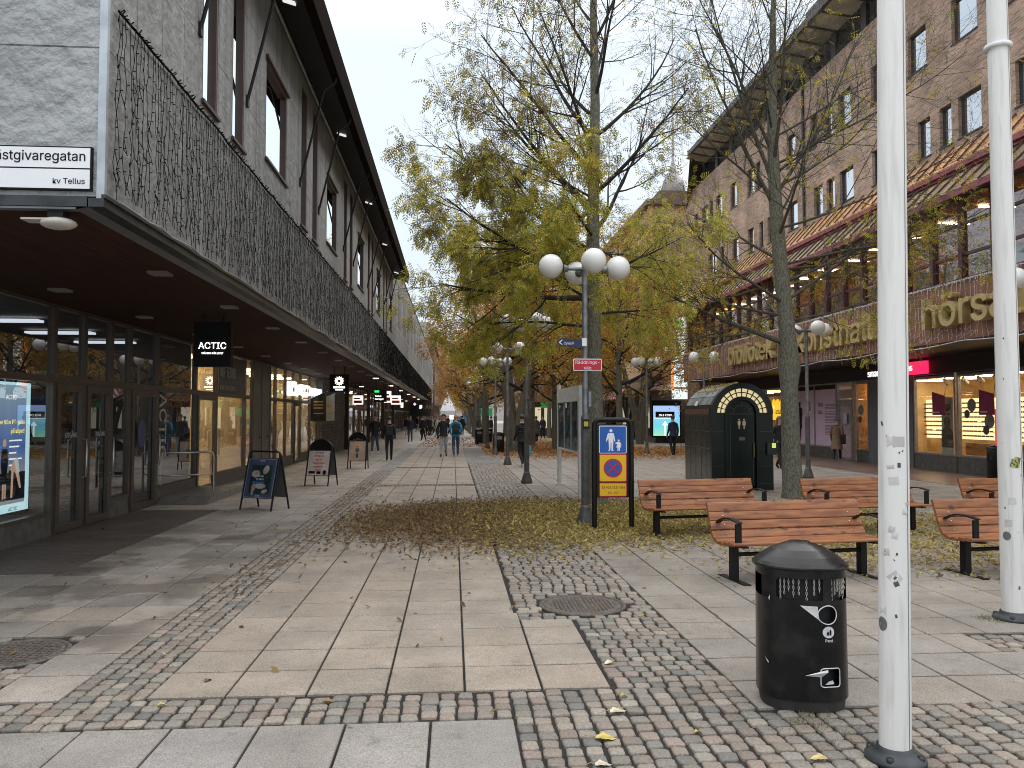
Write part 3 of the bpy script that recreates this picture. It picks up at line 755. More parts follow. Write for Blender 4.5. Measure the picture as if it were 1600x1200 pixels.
mb.box(12.80, 12.95, YR0, 42.6, 16.02, 16.26); mb.add([(12.95, 42.6, 16.1), (WX, YR1, 14.2), (WX + 3, YR1, 14.2), (WX + 3, 42.6, 18.1), (12.95, 42.6, 16.2)], [(0, 1, 2, 3, 4)])
mb.prism([(12.95, 16.2), (12.95, 16.28), (WX + 3, 18.2), (WX + 3, 16.3)], lambda a, b, d: (a, d, b), YR0, 42.6)
mb.build('eave', M('eave_brown', (.07, .055, .05), .5, .2, var=.3), right, world=True)
mb = MB(); mb.box(15.2, 22, 24.5, 33.0, 16.5, 19.2); ph = mb.build('penthouse', M('penthouse_dark', (.06, .06, .065), .5), right, world=True)
mb = MB(); [mb.box(15.17, 15.199, 25 + 1.3 * k, 25.9 + 1.3 * k, 17.9, 18.8) for k in range(6)]; mb.build('window', upglass, ph, world=True)
mb = MB(); mb.tube([(WX - .06, YX(1263, WX), 15.0), (WX - .06, YX(1263, WX), 9.2)], .055, 8); mb.build('downpipe', M('pipe_dark', (.05, .045, .06), .4, .4), right, world=True)
# copper roof strips and red fascia
copper = M('copper_sheet', (.66, .36, .17), .45, .25, var=.18, vs=.8, world=True, bump=.15, bs=2)
redm = M('red_fascia', (.26, .05, .06), .5, var=.2, world=True)
PR = lambda mb, pts, y0, y1: mb.prism(pts, lambda a, b, d: (a, d, b), y0, y1)
mbu = MB(); PR(mbu, [(13.3, 8.40), (WX + .02, 9.2), (WX + .02, 9.26), (13.28, 8.46)], YR0, REND)
mbl = MB(); PR(mbl, [(12.55, 7.36), (13.3, 8.1), (13.3, 8.16), (12.53, 7.42)], YR0, REND)
for par, p0, p1 in ((0, (13.27, 8.47), (WX, 9.27)), (1, (12.54, 7.43), (13.29, 8.17))):
    mb = (mbu, mbl)[par]; y = YR0 + .3
    while y < REND - .1:
        mb.prism([p0, p1, (p1[0] - .02, p1[1] + .04), (p0[0] - .02, p0[1] + .04)], lambda a, b, d: (a, d, b), y, y + .035, 1); y += .62
seam = M('seam_dark', (.13, .07, .05), .5, .3)
mbu.build('upper_roof_strip', [copper, seam], right, world=True); mbl.build('lower_roof_strip', [M('copper_sheet_dull', (.36, .27, .17), .45, .5, var=.3, vs=.8, world=True), seam], right, world=True)
mb = MB(); mb.box(13.24, 13.32, YR0, REND, 8.165, 8.395); mb.box(13.16, 13.24, YR0, REND, 8.24, 8.29); mb.box(12.50, 12.56, YR0, REND, 7.25, 7.415)
mb.build('red_fascia', redm, right, world=True)
mb = MB(); PR(mb, [(12.57, 7.34), (13.35, 8.0), (16.5, 8.0), (16.5, 7.5), (13.35, 7.44)], YR0, REND); mb.build('roof_underside', M('soffit_dark_brown', (.07, .04, .03), .6), right, world=True)
# first-floor glazing between 5.25 and 7.4
wine = M('wine_frame', (.09, .028, .032), .45, var=.15)
libgl = glass('library_glass', (.8, .8, .78), 1.55, .12)
y = YR0 + .1
i = 0
mod = 1.25; ystart = 20.8 - mod * 11
while ystart + i * mod < REND - .3:
    a = ystart + i * mod; b = min(a + mod, REND); t_ = .06
    mb = MB()
    mb.box(BX - .05, BX + .12, a, a + .15, 5.25, 7.46)
    for z in (5.25, 5.88, 6.68, 7.38): mb.box(BX, BX + .09, a + .15, b, z, z + .07)
    p = mb.build('upper_window', wine, right, world=True)
    mb = MB()
    for z0, z1 in ((5.32, 5.88), (5.95, 6.68), (6.75, 7.38)): mb.box(BX + .04, BX + .05, a + .15, b, z0, z1)
    mb.build('pane', libgl, p, world=True)
    mb = MB(); mb.box(BX + .22, BX + .26, a + .2, b - .02, 5.3, 5.3 + (.55 if i % 3 else .8)); mb.build('curtain', M('pale_curtain', (.42, .45, .44), .9, var=.25, vs=3, stretch=(1, 14, 1)), p, world=True)
    i += 1
libwood = M('library_wood', (.55, .26, .11), .6, var=.4, vs=1.5, world=True, stretch=(1, 2, 6))
mb = MB(); mb.box(BX + 3.2, BX + 3.3, YR0, REND - .1, 5.25, 7.6); mb.box(BX + .3, BX + 3.2, YR0, REND - .1, 5.18, 5.24)
mb.poly([(BX + .15, YR0, 7.43), (BX + .15, REND, 7.43), (BX + 3.2, REND, 7.43), (BX + 3.2, YR0, 7.43)])
inn = mb.build('library_interior', libwood, right, world=True)
y = YR0 + 1
while y < REND - 1:
    mb = MB(); mb.box(BX + 1.0, BX + 2.0, y, y + .07, 7.37, 7.40); mb.build('ceiling_lamp', E('library_lamp', (1, .78, .52), 16), inn, world=True); y += 1.9
rr = random.Random(5); mb = MB(); y = YR0 + .5
while y < REND - 2:
    q = rr.uniform(.8, 2); mb.box(BX + 2.2, BX + 2.6, y, y + q, 5.25, 5.25 + rr.uniform(.9, 1.8), c=rr.choice([(.35, .3, .25), (.5, .3, .15), (.15, .15, .17), (.6, .58, .5)])); y += q + rr.uniform(.2, 1.5)
mb.build('bookcases', M('merchandise', (.9, .9, .9), .6, attr=True), inn, world=True, attr=True)
# sign band
band = grid_mat('band_cladding', (.27, .12, .075), (.13, .06, .04), .55, 1.6, .01, plane='YZ', bump=.2, bs=20, rough=.6, var=.2, rowcol=.12, shift=(0, .2))
mb = MB(); mb.box(BX - .02, BX + .2, YR0, REND, 3.72, 5.245); mb.box(BX + .2, 30, REND - .2, REND, 3.72, 7.4); bnd = mb.build('sign_band', band, right, world=True)
gold = M('gold_letters', (.56, .43, .20), .42, .25, var=.15, vs=3)
for word, px0, xs in (('bibliotek', 1141, 1.18), ('konsthall', 1249, 1.16), ('hörsal', 1446, 1.22)):
    y = YX(px0, BX - .15)
    text('letters', word, 1.60, gold, (BX - .14, y, 4.12), 'west', right, .12, 'LEFT', .018, xs=xs)
# canopy soffit, dark fascia, shopfront
dk = M('canopy_dark', (.012, .005, .005), .5, world=True)
mb = MB(); mb.box(BX - .02, RX + .3, YR0, REND, 3.66, 3.715); mb.box(RX, RX + .3, YR0, REND, 3.1, 3.655); mb.build('canopy', dk, right, world=True)
u = lambda px: YX(px, RX)
rg = glass('right_shop_glass', (.9, .9, .88), 1.5, .03)
alu = M('aluminium_frame', (.33, .32, .32), .4, .6)
def rbay(p0, p1, kind='window', **k): bay(right, u(p1), u(p0), X=RX, sgn=-1, top=3.1, kind=kind, gl=rg, **k)
rbay(1428, 1493, trans=3.02, sill=.5, fm=alu, t_=.06); rbay(1496, 1562, trans=3.02, sill=.5, fm=alu, t_=.06); rbay(1565, 1640, trans=3.02, sill=.5, fm=alu)
rbay(1640, 1760, trans=3.02, sill=.5, fm=alu)
rbay(1308, 1333, kind='door', trans=2.35, fm=alu)
rbay(1337, 1357, trans=3.02, sill=.45, fm=alu)
rbay(1196, 1241, trans=2.75, sill=.45, fm=alu)
rbay(1150, 1195, trans=2.75, sill=.45, fm=alu); rbay(1120, 1149, trans=2.75, sill=.45, fm=alu); rbay(1095, 1119, trans=2.75, sill=.45, fm=alu); rbay(1078, 1094, trans=2.75, sill=.45, fm=alu)
mb = MB(); mb.box(RX - .02, RX + .15, u(1427), u(1358), .0, 3.095); mb.build('grey_panel', M('grey_panel', (.13, .13, .14), .5), right, world=True)
# pink hoarding window
a, b = u(1307), u(1242)
mb = MB(); mb.box(RX, RX + .12, a, b, 0, .45); mb.build('plinth', kick, right, world=True)
pink = M('pink_film', (.74, .56, .74), .45, var=.04)
mb = MB(); frame_rect(mb, a, b, .451, 3.1, .06, RX, .09, -1); mb.box(RX - .01, RX + .09, (a + b) / 2 - .03, (a + b) / 2 + .03, .5, 3.04); pw = mb.build('shop_window', alu, right, world=True)
mb = MB(); mb.box(RX + .03, RX + .05, a + .06, b - .06, .51, 2.86); mb.build('pink_poster', pink, pw, world=True)
mb = MB(); mb.box(RX + .03, RX + .05, a + .06, b - .06, 2.861, 3.04); mb.build('transom', black, pw, world=True)
text('lettering', 'Vänta\nbara..', .34, black, (RX + .026, u(1277), 2.15), 'west', pw, .001, 'LEFT', .01, xs=.8, spacing=.9)
mb = MB(); z = 2.22; rr = random.Random(2)
while z > .95:
    if abs(z - 1.42) > .05 and abs(z - 1.98) > .04: mb.box(RX + .024, RX + .028, u(1288) - rr.uniform(.9, 1.15), u(1288), z, z + .03)
    z -= .062
mb.build('small_print', M('print_grey', (.25, .17, .26), .6), pw, world=True)
# silhouette of a standing figure in a skirt on the poster
def sil(mb, X, yc, z0, h, m=0):
    P = [(-.09, 1.0), (.09, 1.0), (.10, .93), (.05, .86), (.20, .82), (.26, .6), (.2, .45), (.22, .32), (.12, .30), (.12, .02), (.05, .02), (.02, .28), (-.03, .02), (-.1, .02), (-.12, .30), (-.22, .34), (-.2, .5), (-.28, .7), (-.24, .84), (-.06, .87)]
    mb.prism([(yc + p * h * .55, z0 + q * h) for p, q in P], lambda a, b, d: (d, a, b), X, X + .004, m)
mb = MB(); sil(mb, RX + .024, u(1249), .62, 1.75); mb.build('silhouette', black, pw, world=True)
a, b = u(1333), u(1308)
mb = MB(); mb.box(RX + .055, RX + .06, a + .1, b - .1, .1, 2.2); mb.box(RX + .055, RX + .06, a + .1, b - .1, 2.45, 2.8); mb.build('pink_film', pink, right, world=True)
mb = MB(); mb.box(RX - .03, RX - .02, a + .45, a + .75, 1.45, 1.85); mb.build('door_notice', M('notice', (.5, .5, .55), .5), right, world=True)
# shop rooms on the right
shop_room(right, YR0, u(1359), (.66, .50, .28), 14.0, X=RX, sgn=-1, depth=4.5, top=3.1, seed=11, lampc=(1, .80, .52), shelves=False)
shop_room(right, u(1357), u(1337), (.66, .42, .2), 16, X=RX, sgn=-1, depth=3, top=3.1, seed=12, shelves=False, lampc=(1, .75, .4))
shop_room(right, u(1240), REND - .3, (.6, .42, .22), 12, X=RX, sgn=-1, depth=4.5, top=3.1, seed=13)
# eyewear display: shelves of glasses on glowing back wall
shelf = E('display_glow', (1, .72, .38), 1.35)
for p0, p1 in ((1434, 1476), (1503, 1556), (1575, 1640)):
    yy0, yy1 = YX(p1, RX + 2.2), YX(p0, RX + 2.2)
    mb = MB(); mb.box(RX + 2.2, RX + 2.28, yy0, yy1, .95, 2.35); d = mb.build('display_wall', shelf, right, world=True)
    mb = MB(); rr = random.Random(int(p0))
    for k in range(8):
        z = 1.05 + k * .16; mb.box(RX + 2.1, RX + 2.199, yy0, yy1, z, z + .012)
        y = yy0 + .08
        while y < yy1 - .15: mb.box(RX + 2.12, RX + 2.16, y, y + .13, z + .013, z + .05); y += .2 if rr.random() < .9 else .4
    mb.build('eyewear_rows', M('eyewear', (.12, .07, .04), .5), d, world=True)
mb = MB(); mb.box(RX + 1.7, RX + 2.0, YR0 + .2, u(1432), 0, .85); mb.build('counter', M('counter_wood', (.28, .16, .07), .5), right, world=True)
# poster of a bearded man, two banners, round window stickers, sale strip
pyc = YX(1480, RX + .25)
mb = MB(); mb.box(RX + .25, RX + .27, pyc - .30, pyc + .30, .55, 2.35); pos = mb.build('portrait_poster', M('poster_grey', (.55, .55, .56), .6), right, world=True)
mb = MB(); mb.T = Matrix.Translation((RX + .24, pyc, 1.75)) @ DIRS['west'].to_4x4()
def disc(mb, cx, cy, rx, ry, z=0, m=0, n=24, c=None): mb.poly([(cx + rx * math.cos(2 * PI * k / n), cy + ry * math.sin(2 * PI * k / n), z) for k in range(n)], m, c)
disc(mb, 0, 0, .21, .3, 0, 0); disc(mb, 0, -.19, .17, .17, .003, 1); disc(mb, 0, .26, .2, .12, .003, 1); disc(mb, 0, -.12, .07, .03, .005, 2)
mb.box(-.15, -.03, .03, .09, .004, .006, 1); mb.box(.03, .15, .03, .09, .004, .006, 1); mb.poly([(-.3, -1.0, .002), (.3, -1.0, .002), (.3, -.5, .002), (.1, -.32, .002), (-.1, -.32, .002), (-.3, -.5, .002)], 1)
mb.build('portrait', [M('skin_print', (.5, .42, .37), .6), M('hair_print', (.10, .08, .07), .6), M('lip_print', (.35, .2, .18), .6)], pos, world=True)
mag = M('magenta_banner', (.20, .015, .06), .6)
for px in (1467, 1542):
    y = YX(px, RX - .3)
    fl = thing('hanging_banner', 'dark magenta banner hanging before the %s eyewear window' % ('left' if px < 1500 else 'right'), 'banner', (RX - .3, y, 2.4))
    mb = MB(); mb.box(-.012, .012, -.32, .32, -.62, -.02); mb.poly([(-.014, -.32, -.02), (-.014, .32, -.02), (-.014, .32, .12)]); mb.build('cloth', mag, fl)
    mb = MB(); mb.tube([(.3, .0, .35), (0, -.3, -.01)], .012, 6); mb.build('rod', alu, fl)
    text('lettering', 'smarteyes', .095, white, (-.016, .27, -.55), 'west', fl, .001, 'LEFT', .01, world=False)
sdk = M('sticker_dark', (.06, .055, .05), .4); sgr = M('sticker_grey', (.16, .16, .14), .4)
for px, py, r in ((1518, 633, .2), (1511, 647, .13), (1546, 658, .22), (1541, 672, .14), (1345, 641, .2), (1344, 655, .13)):
    mb = MB(); q = onX(px, py, RX - .025); mb.T = Matrix.Translation(q) @ DIRS['west'].to_4x4(); disc(mb, 0, 0, r, r, 0, 0)
    mb.build('window_sticker', sdk if r < .18 else sgr, right, world=True)
q = onX(1563, 680, RX - .06)
mb = MB(); mb.box(RX - .06, RX - .04, q.y - .1, q.y + .22, .75, 1.95); mb.build('sale_strip', E('sale_red', (.75, .03, .06), .7), right, world=True)
for px in (1478, 1507, 1531, 1556):
    q = YX(px, RX + .9); mb = MB(); mb.tube([(RX + .9, q, 3.08), (RX + .9, q, 2.95)], .02, 6); mb.tube([(RX + .86, q, 2.98), (RX + 1.05, q + .05, 2.82)], [.05, .08], 10)
    mb.build('spotlight', M('spot_white', (.6, .6, .6), .4), right, world=True)
# lit sign letters
sg = thing('illuminated_shop_sign', 'lit shop sign with white letters and a red box on the dark canopy fascia', 'sign', (RX - .1, u(1410), 3.3))
y0_, y1_ = u(1453), u(1399)
mb = MB(); mb.box(RX - .16, RX - .01, y0_, y1_, 3.14, 3.56); mb.build('red_box', E('sign_red', (.85, .02, .10), .95), sg, world=True)
text('lettering', 'eyes', .42, E('sign_white_lit', (1, .97, .97), 1.0), (RX - .165, u(1418), 3.27), 'west', sg, .004, 'LEFT', .012, xs=.95)
text('lettering', 'smart', .48, E('sign_white_lit', (1, .97, .97), 1.0), (RX - .06, u(1359), 3.20), 'west', sg, .01, 'LEFT', .0, xs=1.0)
# yellow scalloped shop window
yel = E('yellow_light', (1, .56, .03), 1.15)
a, b = u(1240), u(1197)
mb = MB(); n = 7
for k in range(n):
    yc = a + (b - a) * (k + .5) / n; hw = (b - a) / n / 2
    pts = [(yc - hw, 1.55), (yc + hw, 1.55)] + [(yc + hw * math.cos(R(t)), 2.35 + hw * math.sin(R(t))) for t in range(0, 181, 30)]
    mb.prism(pts, lambda p, q_, d: (d, p, q_), RX + .3, RX + .32)
mb.build('scalloped_screen', yel, right, world=True)
text('lettering', 'asko', .48, M('print_olive', (.12, .10, .02), .5), (RX + .28, u(1203), 1.85), 'west', right, .002, 'LEFT', .01)
# light curtain, pale wires, on the band
curtain('light_curtain', 'curtain of pale light wires hanging over the brown sign band with gold letters', BX - .02, 9.0, REND - .2, 5.25, 3.68, .17, M('pale_wire', (.74, .70, .68), .5), 1, 31, side=-1, rad=.0036, nseg=12)
mb = MB(); rr = random.Random(3); y = 9.0
icic = M('icicle_white', (.8, .8, .8), .4)
while y < REND - .3:
    mb.tube([(BX - .05, y, 5.28), (BX - .06, y, 5.28 - rr.uniform(.03, .13))], .008, 3, caps=False); y += .07
pts = []; y = 9.0
while y < REND - .2: pts.append((BX - .04, y, 3.70 - .07 * abs(math.sin(y * .8)))); y += .3
mb.tube(pts, .014, 5)
tag(mb.build('icicle_lights', icic), 'row of short white icicle lights along the top edge of the brown sign band', 'string lights')

# ------------------------------------------------------------------ buildings beyond
ochre = M('ochre_render', (.52, .36, .22), .85, var=.15, vs=.6, world=True, bump=.1)
b2 = thing('ochre_building', 'ochre rendered building beyond the brick building, with tall white sign and shops', 'building', (20, 60, 0))
mb = MB(); H2 = 15.5
h2 = []
for fl_ in range(3):
    for k in range(9): h2.append((54.2 + k * 3.4, 55.8 + k * 3.4, 6.0 + fl_ * 3.1, 8.0 + fl_ * 3.1))
wall_holes(mb, lambda a, z, d: (12.9 + d, a, z), 51.0, 86, 4.3, H2, h2, .2)
h3 = [(13.6 + k * 2.3, 14.9 + k * 2.3, 6.0 + f_ * 3.1, 8.0 + f_ * 3.1) for f_ in range(3) for k in range(2)]
wall_holes(mb, lambda a, z, d: (a, 51.0 + d, z), 12.9, 22, 4.3, H2, h3, .2)
mb.build('wall', ochre, b2, world=True)
for a, b, z0, z1 in h2:
    mb = MB(); mb.box(13.02, 13.08, a, b, z0, z1); mb.box(12.98, 13.02, (a + b) / 2 - .04, (a + b) / 2 + .04, z0, z1); mb.box(12.98, 13.02, a, b, z1 - .6, z1 - .53)
    mb.build('window', upglass, b2, world=True)
for a, b, z0, z1 in h3:
    mb = MB(); mb.box(a, b, 51.12, 51.18, z0, z1); mb.box((a + b) / 2 - .04, (a + b) / 2 + .04, 51.08, 51.12, z0, z1); mb.build('window', upglass, b2, world=True)
mb = MB(); mb.box(12.5, 22, 50.6, 86.4, H2, H2 + .35); mb.box(13.6, 22, 51.6, 86.1, H2 + .351, H2 + 1.2); mb.box(12.72, 22, 50.82, 86.1, 4.05, 4.299); mb.build('roof', M('roof_brownish', (.12, .08, .06), .7), b2, world=True)
stone2 = M('brown_stone', (.12, .085, .07), .8, var=.3, vs=1.5, world=True)
mb = MB(); mb.box(13.1, 22, 51.15, 86, 0, 4.04); mb.build('base_wall', stone2, b2, world=True)
mb = MB(); mb.box(12.6, 13.1, 51.0, 86, 3.4, 4.04); mb.box(12.6, 22, 50.75, 51.0, 3.4, 4.04); mb.build('shop_fascia', M('fascia_tan', (.28, .2, .13), .7, var=.2), b2, world=True)
for k in range(9):
    mb = MB(); mb.box(12.98, 13.09, 52.2 + k * 3.6, 54.8 + k * 3.6, .5, 3.1); mb.build('shop_window', glass('far_glass', (.35, .4, .42), 1.6, .3), b2, world=True)
mb = MB()
for k in range(40): mb.prism([(12.2, 3.05), (12.6, 3.75), (12.62, 3.7), (12.22, 3.0)], lambda a, b, d: (a, d, b), 58 + k * .45, 58.44 + k * .45, k % 2)
mb.build('striped_awning', [M('awning_red', (.38, .06, .08), .7), M('awning_pale', (.6, .5, .48), .7)], b2, world=True)
q = onY(1021, 681, 50.6); q2 = onY(1062, 634, 50.6)
mb = MB(); mb.box(q.x - .1, q2.x + .1, 50.62, 50.74, q.z - .1, q2.z + .35); scr = mb.build('screen_case', black, b2, world=True)
def screen_mat():
    m, t, b = nmat('screen_gradient'); N, L = t.nodes.new, t.links.new
    sp = N('ShaderNodeSeparateXYZ'); L(N('ShaderNodeNewGeometry').outputs['Position'], sp.inputs[0]); r = N('ShaderNodeMapRange'); r.inputs['From Min'].default_value = q.z; r.inputs['From Max'].default_value = q2.z; L(sp.outputs['Z'], r.inputs['Value'])
    c = N('ShaderNodeValToRGB'); c.color_ramp.elements[0].color = (.25, .60, .38, 1); c.color_ramp.elements[1].color = (.33, .42, .80, 1); e_ = c.color_ramp.elements.new(.35); e_.color = (.12, .50, .62, 1)
    L(r.outputs[0], c.inputs[0]); L(c.outputs[0], b.inputs['Emission Color']); b.inputs['Emission Strength'].default_value = .95; b.inputs['Base Color'].default_value = (.02, .02, .02, 1); return m
mb = MB(); mb.box(q.x, q2.x, 50.6, 50.618, q.z, q2.z); scp = mb.build('screen', screen_mat(), scr, world=True)
xm = (q.x + q2.x) / 2 - .1; zm2 = q.z + (q2.z - q.z) * .7
mb = MB(); mb.box(xm - .62, xm + .62, 50.585, 50.597, zm2 - .2, zm2 + .2); mb.build('name_box', black, scr, world=True)
lit = E('letter_white', (1, 1, 1), 1.0)
text('lettering', 'IN & FINN', .25, lit, (xm, 50.58, zm2 - .09), 'front', scr, .002, 'CENTER', .012, shear=.15)
mb = MB(); mb.box(xm - .05, xm + .05, 50.585, 50.597, q.z + .02, q.z + .75); mb.poly([(xm - .2, 50.59, q.z + .68), (xm + .2, 50.59, q.z + .68), (xm, 50.59, q.z + .95)]); mb.box(xm - .7, xm + .7, 50.585, 50.597, q.z + 1.12, q.z + 1.16); mb.build('arrow', lit, scr, world=True)
text('lettering', 'LUNDSGALLERIAN', .62, white, (onY(1018, 600, 50.72).x - .2, 50.7, 3.45), 'front', b2, .03, 'LEFT', .02, xs=.42)
# tall white pylon sign on the corner
q = onY(1053, 605, 50.0); q2 = onY(1077, 432, 50.0)
py = thing('pylon_sign', 'tall narrow white vertical sign with red edge on the corner of the ochre building', 'sign', (q.x, 50.0, q.z))
mb = MB(); h = (q2.z - q.z); n = 3
for k in range(n): mb.box(q.x, q2.x - (0.25 if k == 1 else 0), 49.9, 50.3, q.z + h * k / n + .03, q.z + h * (k + 1) / n - .03)
mb.build('sign_case', E('sign_case_white', (.80, .88, .86), .75), py, world=True)
mb = MB(); mb.box(q.x - .1, q.x - .02, 49.88, 50.3, q.z - .2, q2.z + .3); mb.build('neon_edge', E('neon_orange', (1, .28, .08), 1.0), py, world=True)
mb = MB(); mb.box(q.x + .02, q2.x + .02, 49.86, 49.89, q2.z - 1.35, q2.z - .85); mb.build('name_box', black, py, world=True)
text('lettering', 'IN & FINN', .21, lit, ((q.x + q2.x) / 2, 49.85, q2.z - 1.18), 'front', py, .002, 'CENTER', .012, shear=.15)
mb = MB(); mb.T = Matrix.Translation((q.x + .35, 49.88, q.z + h * .57)); mb.poly([(.2 * math.cos(t * PI / 12), 0, .2 * math.sin(t * PI / 12)) for t in range(24)]); mb.build('green_logo', E('logo_green', (.05, .7, .12), .8), py, world=True)
mb = MB(); rr = random.Random(4)
for k in range(16):
    z = q.z + .3 + k * h / 17
    if z > q2.z - 1.6: break
    if abs(z - (q.z + h * .57)) > .3: mb.box(q.x + .1, q2.x - rr.uniform(.15, .5) - .1, 49.87, 49.89, z, z + rr.uniform(.04, .12))
mb.build('tenant_lines', M('print_grey', (.2, .22, .24), .6), py, world=True)
mb = MB(); mb.box(q.x, q2.x + .3, 49.9, 50.5, q.z - .75, q.z - .12); mb.build('base_box', E('sign_case_white', (.9, .95, .93), .95), py, world=True)
# tower with thin spire behind
tw = thing('pink_tower', 'hazy pink church-like tower with thin spire behind the brick building', 'tower', (24, 92, 0))
q = onY(1052, 300, 92)
mb = MB(); tx = q.x; mb.box(tx - 1.9, tx + 1.9, 90, 94, 0, 24); mb.box(tx - 2.1, tx + 2.1, 89.8, 94.2, 24, 24.5); mb.box(tx - 1.3, tx + 1.3, 90.6, 93.4, 24.5, 28)
mb.build('shaft', M('pink_stone', (.50, .36, .33), .8, var=.12, world=True), tw, world=True)
mb = MB(); mb.lathe([(1.6, 28), (1.2, 29.5), (.5, 30.6), (.18, 32), (.06, 46)], 8, cx=tx, cy=92); mb.build('spire', M('spire_grey', (.35, .33, .35), .6), tw, world=True)
# farther buildings, both sides and street end
def block(name, label, x0, x1, y0, y1, h, wallm, roofm, floors, nwx, nwy, side, roof='flat', gh=1.5):
    t = thing(name, label, 'building', ((x0 + x1) / 2, (y0 + y1) / 2, 0))
    X = x0 if side == 'west' else x1; s = 1 if side == 'west' else -1
    fh = (h - 4.2) / floors
    H1 = [(y0 + (k + .3) * (y1 - y0) / nwy, y0 + (k + .7) * (y1 - y0) / nwy, 4.9 + f_ * fh, 4.9 + f_ * fh + fh * .55) for f_ in range(floors) for k in range(nwy)]
    H0 = [(x0 + (k + .3) * (x1 - x0) / nwx, x0 + (k + .7) * (x1 - x0) / nwx, 4.9 + f_ * fh, 4.9 + f_ * fh + fh * .55) for f_ in range(floors) for k in range(nwx)]
    mb = MB(); wall_holes(mb, lambda a, z, d: (X + s * d, a, z), y0, y1, 0, h, H1, .2); wall_holes(mb, lambda a, z, d: (a, y0 + d, z), x0, x1, 0, h, H0, .2); mb.build('wall', wallm, t, world=True)
    for a, b, z0, z1 in H1:
        mb = MB(); mb.box(*sorted((X + s * .12, X + s * .15)), a, b, z0, z1); mb.build('window', upglass, t, world=True)
    for a, b, z0, z1 in H0:
        mb = MB(); mb.box(a, b, y0 + .12, y0 + .15, z0, z1); mb.build('window', upglass, t, world=True)
    mb = MB()
    if roof == 'flat': mb.box(x0 - .3, x1 + .3, y0 - .3, y1 + .3, h, h + .5)
    else:
        xm_, ym_ = (x0 + x1) / 2, (y0 + y1) / 2
        v = [(x0 - .4, y0 - .4, h), (x1 + .4, y0 - .4, h), (x1 + .4, y1 + .4, h), (x0 - .4, y1 + .4, h)]
        k_ = .55
        v += [(xm_ + (a - xm_) * k_, ym_ + (b - ym_) * k_, h + gh) for a, b, _ in v]
        mb.add(v, [(0, 1, 5, 4), (1, 2, 6, 5), (2, 3, 7, 6), (3, 0, 4, 7), (4, 5, 6, 7), (3, 2, 1, 0)])
    mb.build('roof', roofm, t, world=True)
    mb = MB(); xf = sorted((X - s * 1.2, X)); mb.box(xf[0], xf[1], y0 + .5, y1 - .5, 3.3, 3.6); mb.build('shop_canopy', M('canopy_tan', (.35, .27, .18), .7), t, world=True)
    return t
rt = M('roof_slate', (.06, .065, .07), .6)
block('brown_building', 'low dark brown building just beyond the grey stone facade on the left', -16, -2.6, 113, 150, 11.5, M('brown_render', (.14, .085, .065), .85, var=.15), rt, 2, 4, 10, 'east')
block('orange_building', 'orange rendered building with dark slate roof far down the left side of the street', -18, -1.6, 151, 190, 16.5, M('orange_render', (.50, .22, .12), .85, var=.12), rt, 4, 4, 9, 'east', 'hip', 4)
block('pale_building', 'pale hazy building far away at the very end of the street', -16, -1.2, 225, 270, 13, M('pale_render', (.42, .38, .36), .85, var=.1), rt, 3, 5, 8, 'east', 'hip', 3)
block('beige_building', 'beige building with tan canopy behind the autumn trees beyond the ochre building', 13.0, 30, 87, 128, 12, M('beige_render', (.38, .31, .23), .85, var=.12), rt, 3, 4, 12, 'west')
block('grey_building', 'grey building farther along the right side behind the distant trees', 13.4, 30, 130, 190, 12, M('grey_render', (.33, .31, .30), .85, var=.12), rt, 3, 4, 12, 'west', 'hip', 3)
block('end_building', 'wide pale building closing the far end of the street between the trees', .5, 28, 300, 320, 15, M('pale_render', (.42, .38, .36), .85), rt, 4, 12, 5, 'west', 'hip', 3)
# pavilion with green sign and bright canopy amid the trees
pv = thing('kiosk_pavilion', 'low kiosk pavilion with beige canopy and green sign behind the trunks in mid distance', 'kiosk', (8.6, 70, 0))
mb = MB(); mb.box(6.6, 11.5, 70, 75, 0, 3.0); mb.build('wall', M('pavilion_wall', (.10, .085, .08), .7), pv, world=True)
mb = MB(); mb.box(6.0, 12.0, 69, 75.5, 3.001, 3.6); mb.build('roof', M('pavilion_roof', (.5, .40, .28), .7), pv, world=True)
for k in range(4):
    mb = MB(); mb.box(6.8 + k * 1.2, 7.7 + k * 1.2, 69.93, 69.99, .7, 2.5); mb.build('window', E('pavilion_window', (.8, .7, .5), .5), pv, world=True)
mb = MB(); mb.box(7.6, 9.0, 68.9, 68.98, 2.45, 2.95); mb.build('green_sign', E('green_lit', (.02, .30, .10), .4), pv, world=True)
mb = MB(); mb.prism([(69.0, 2.5), (69.9, 2.95), (69.9, 3.0), (69.0, 2.6)], lambda a, b, d: (d, a, b), 9.4, 11.8); mb.build('awning', M('awning_dark_red', (.22, .03, .04), .7), pv, world=True)
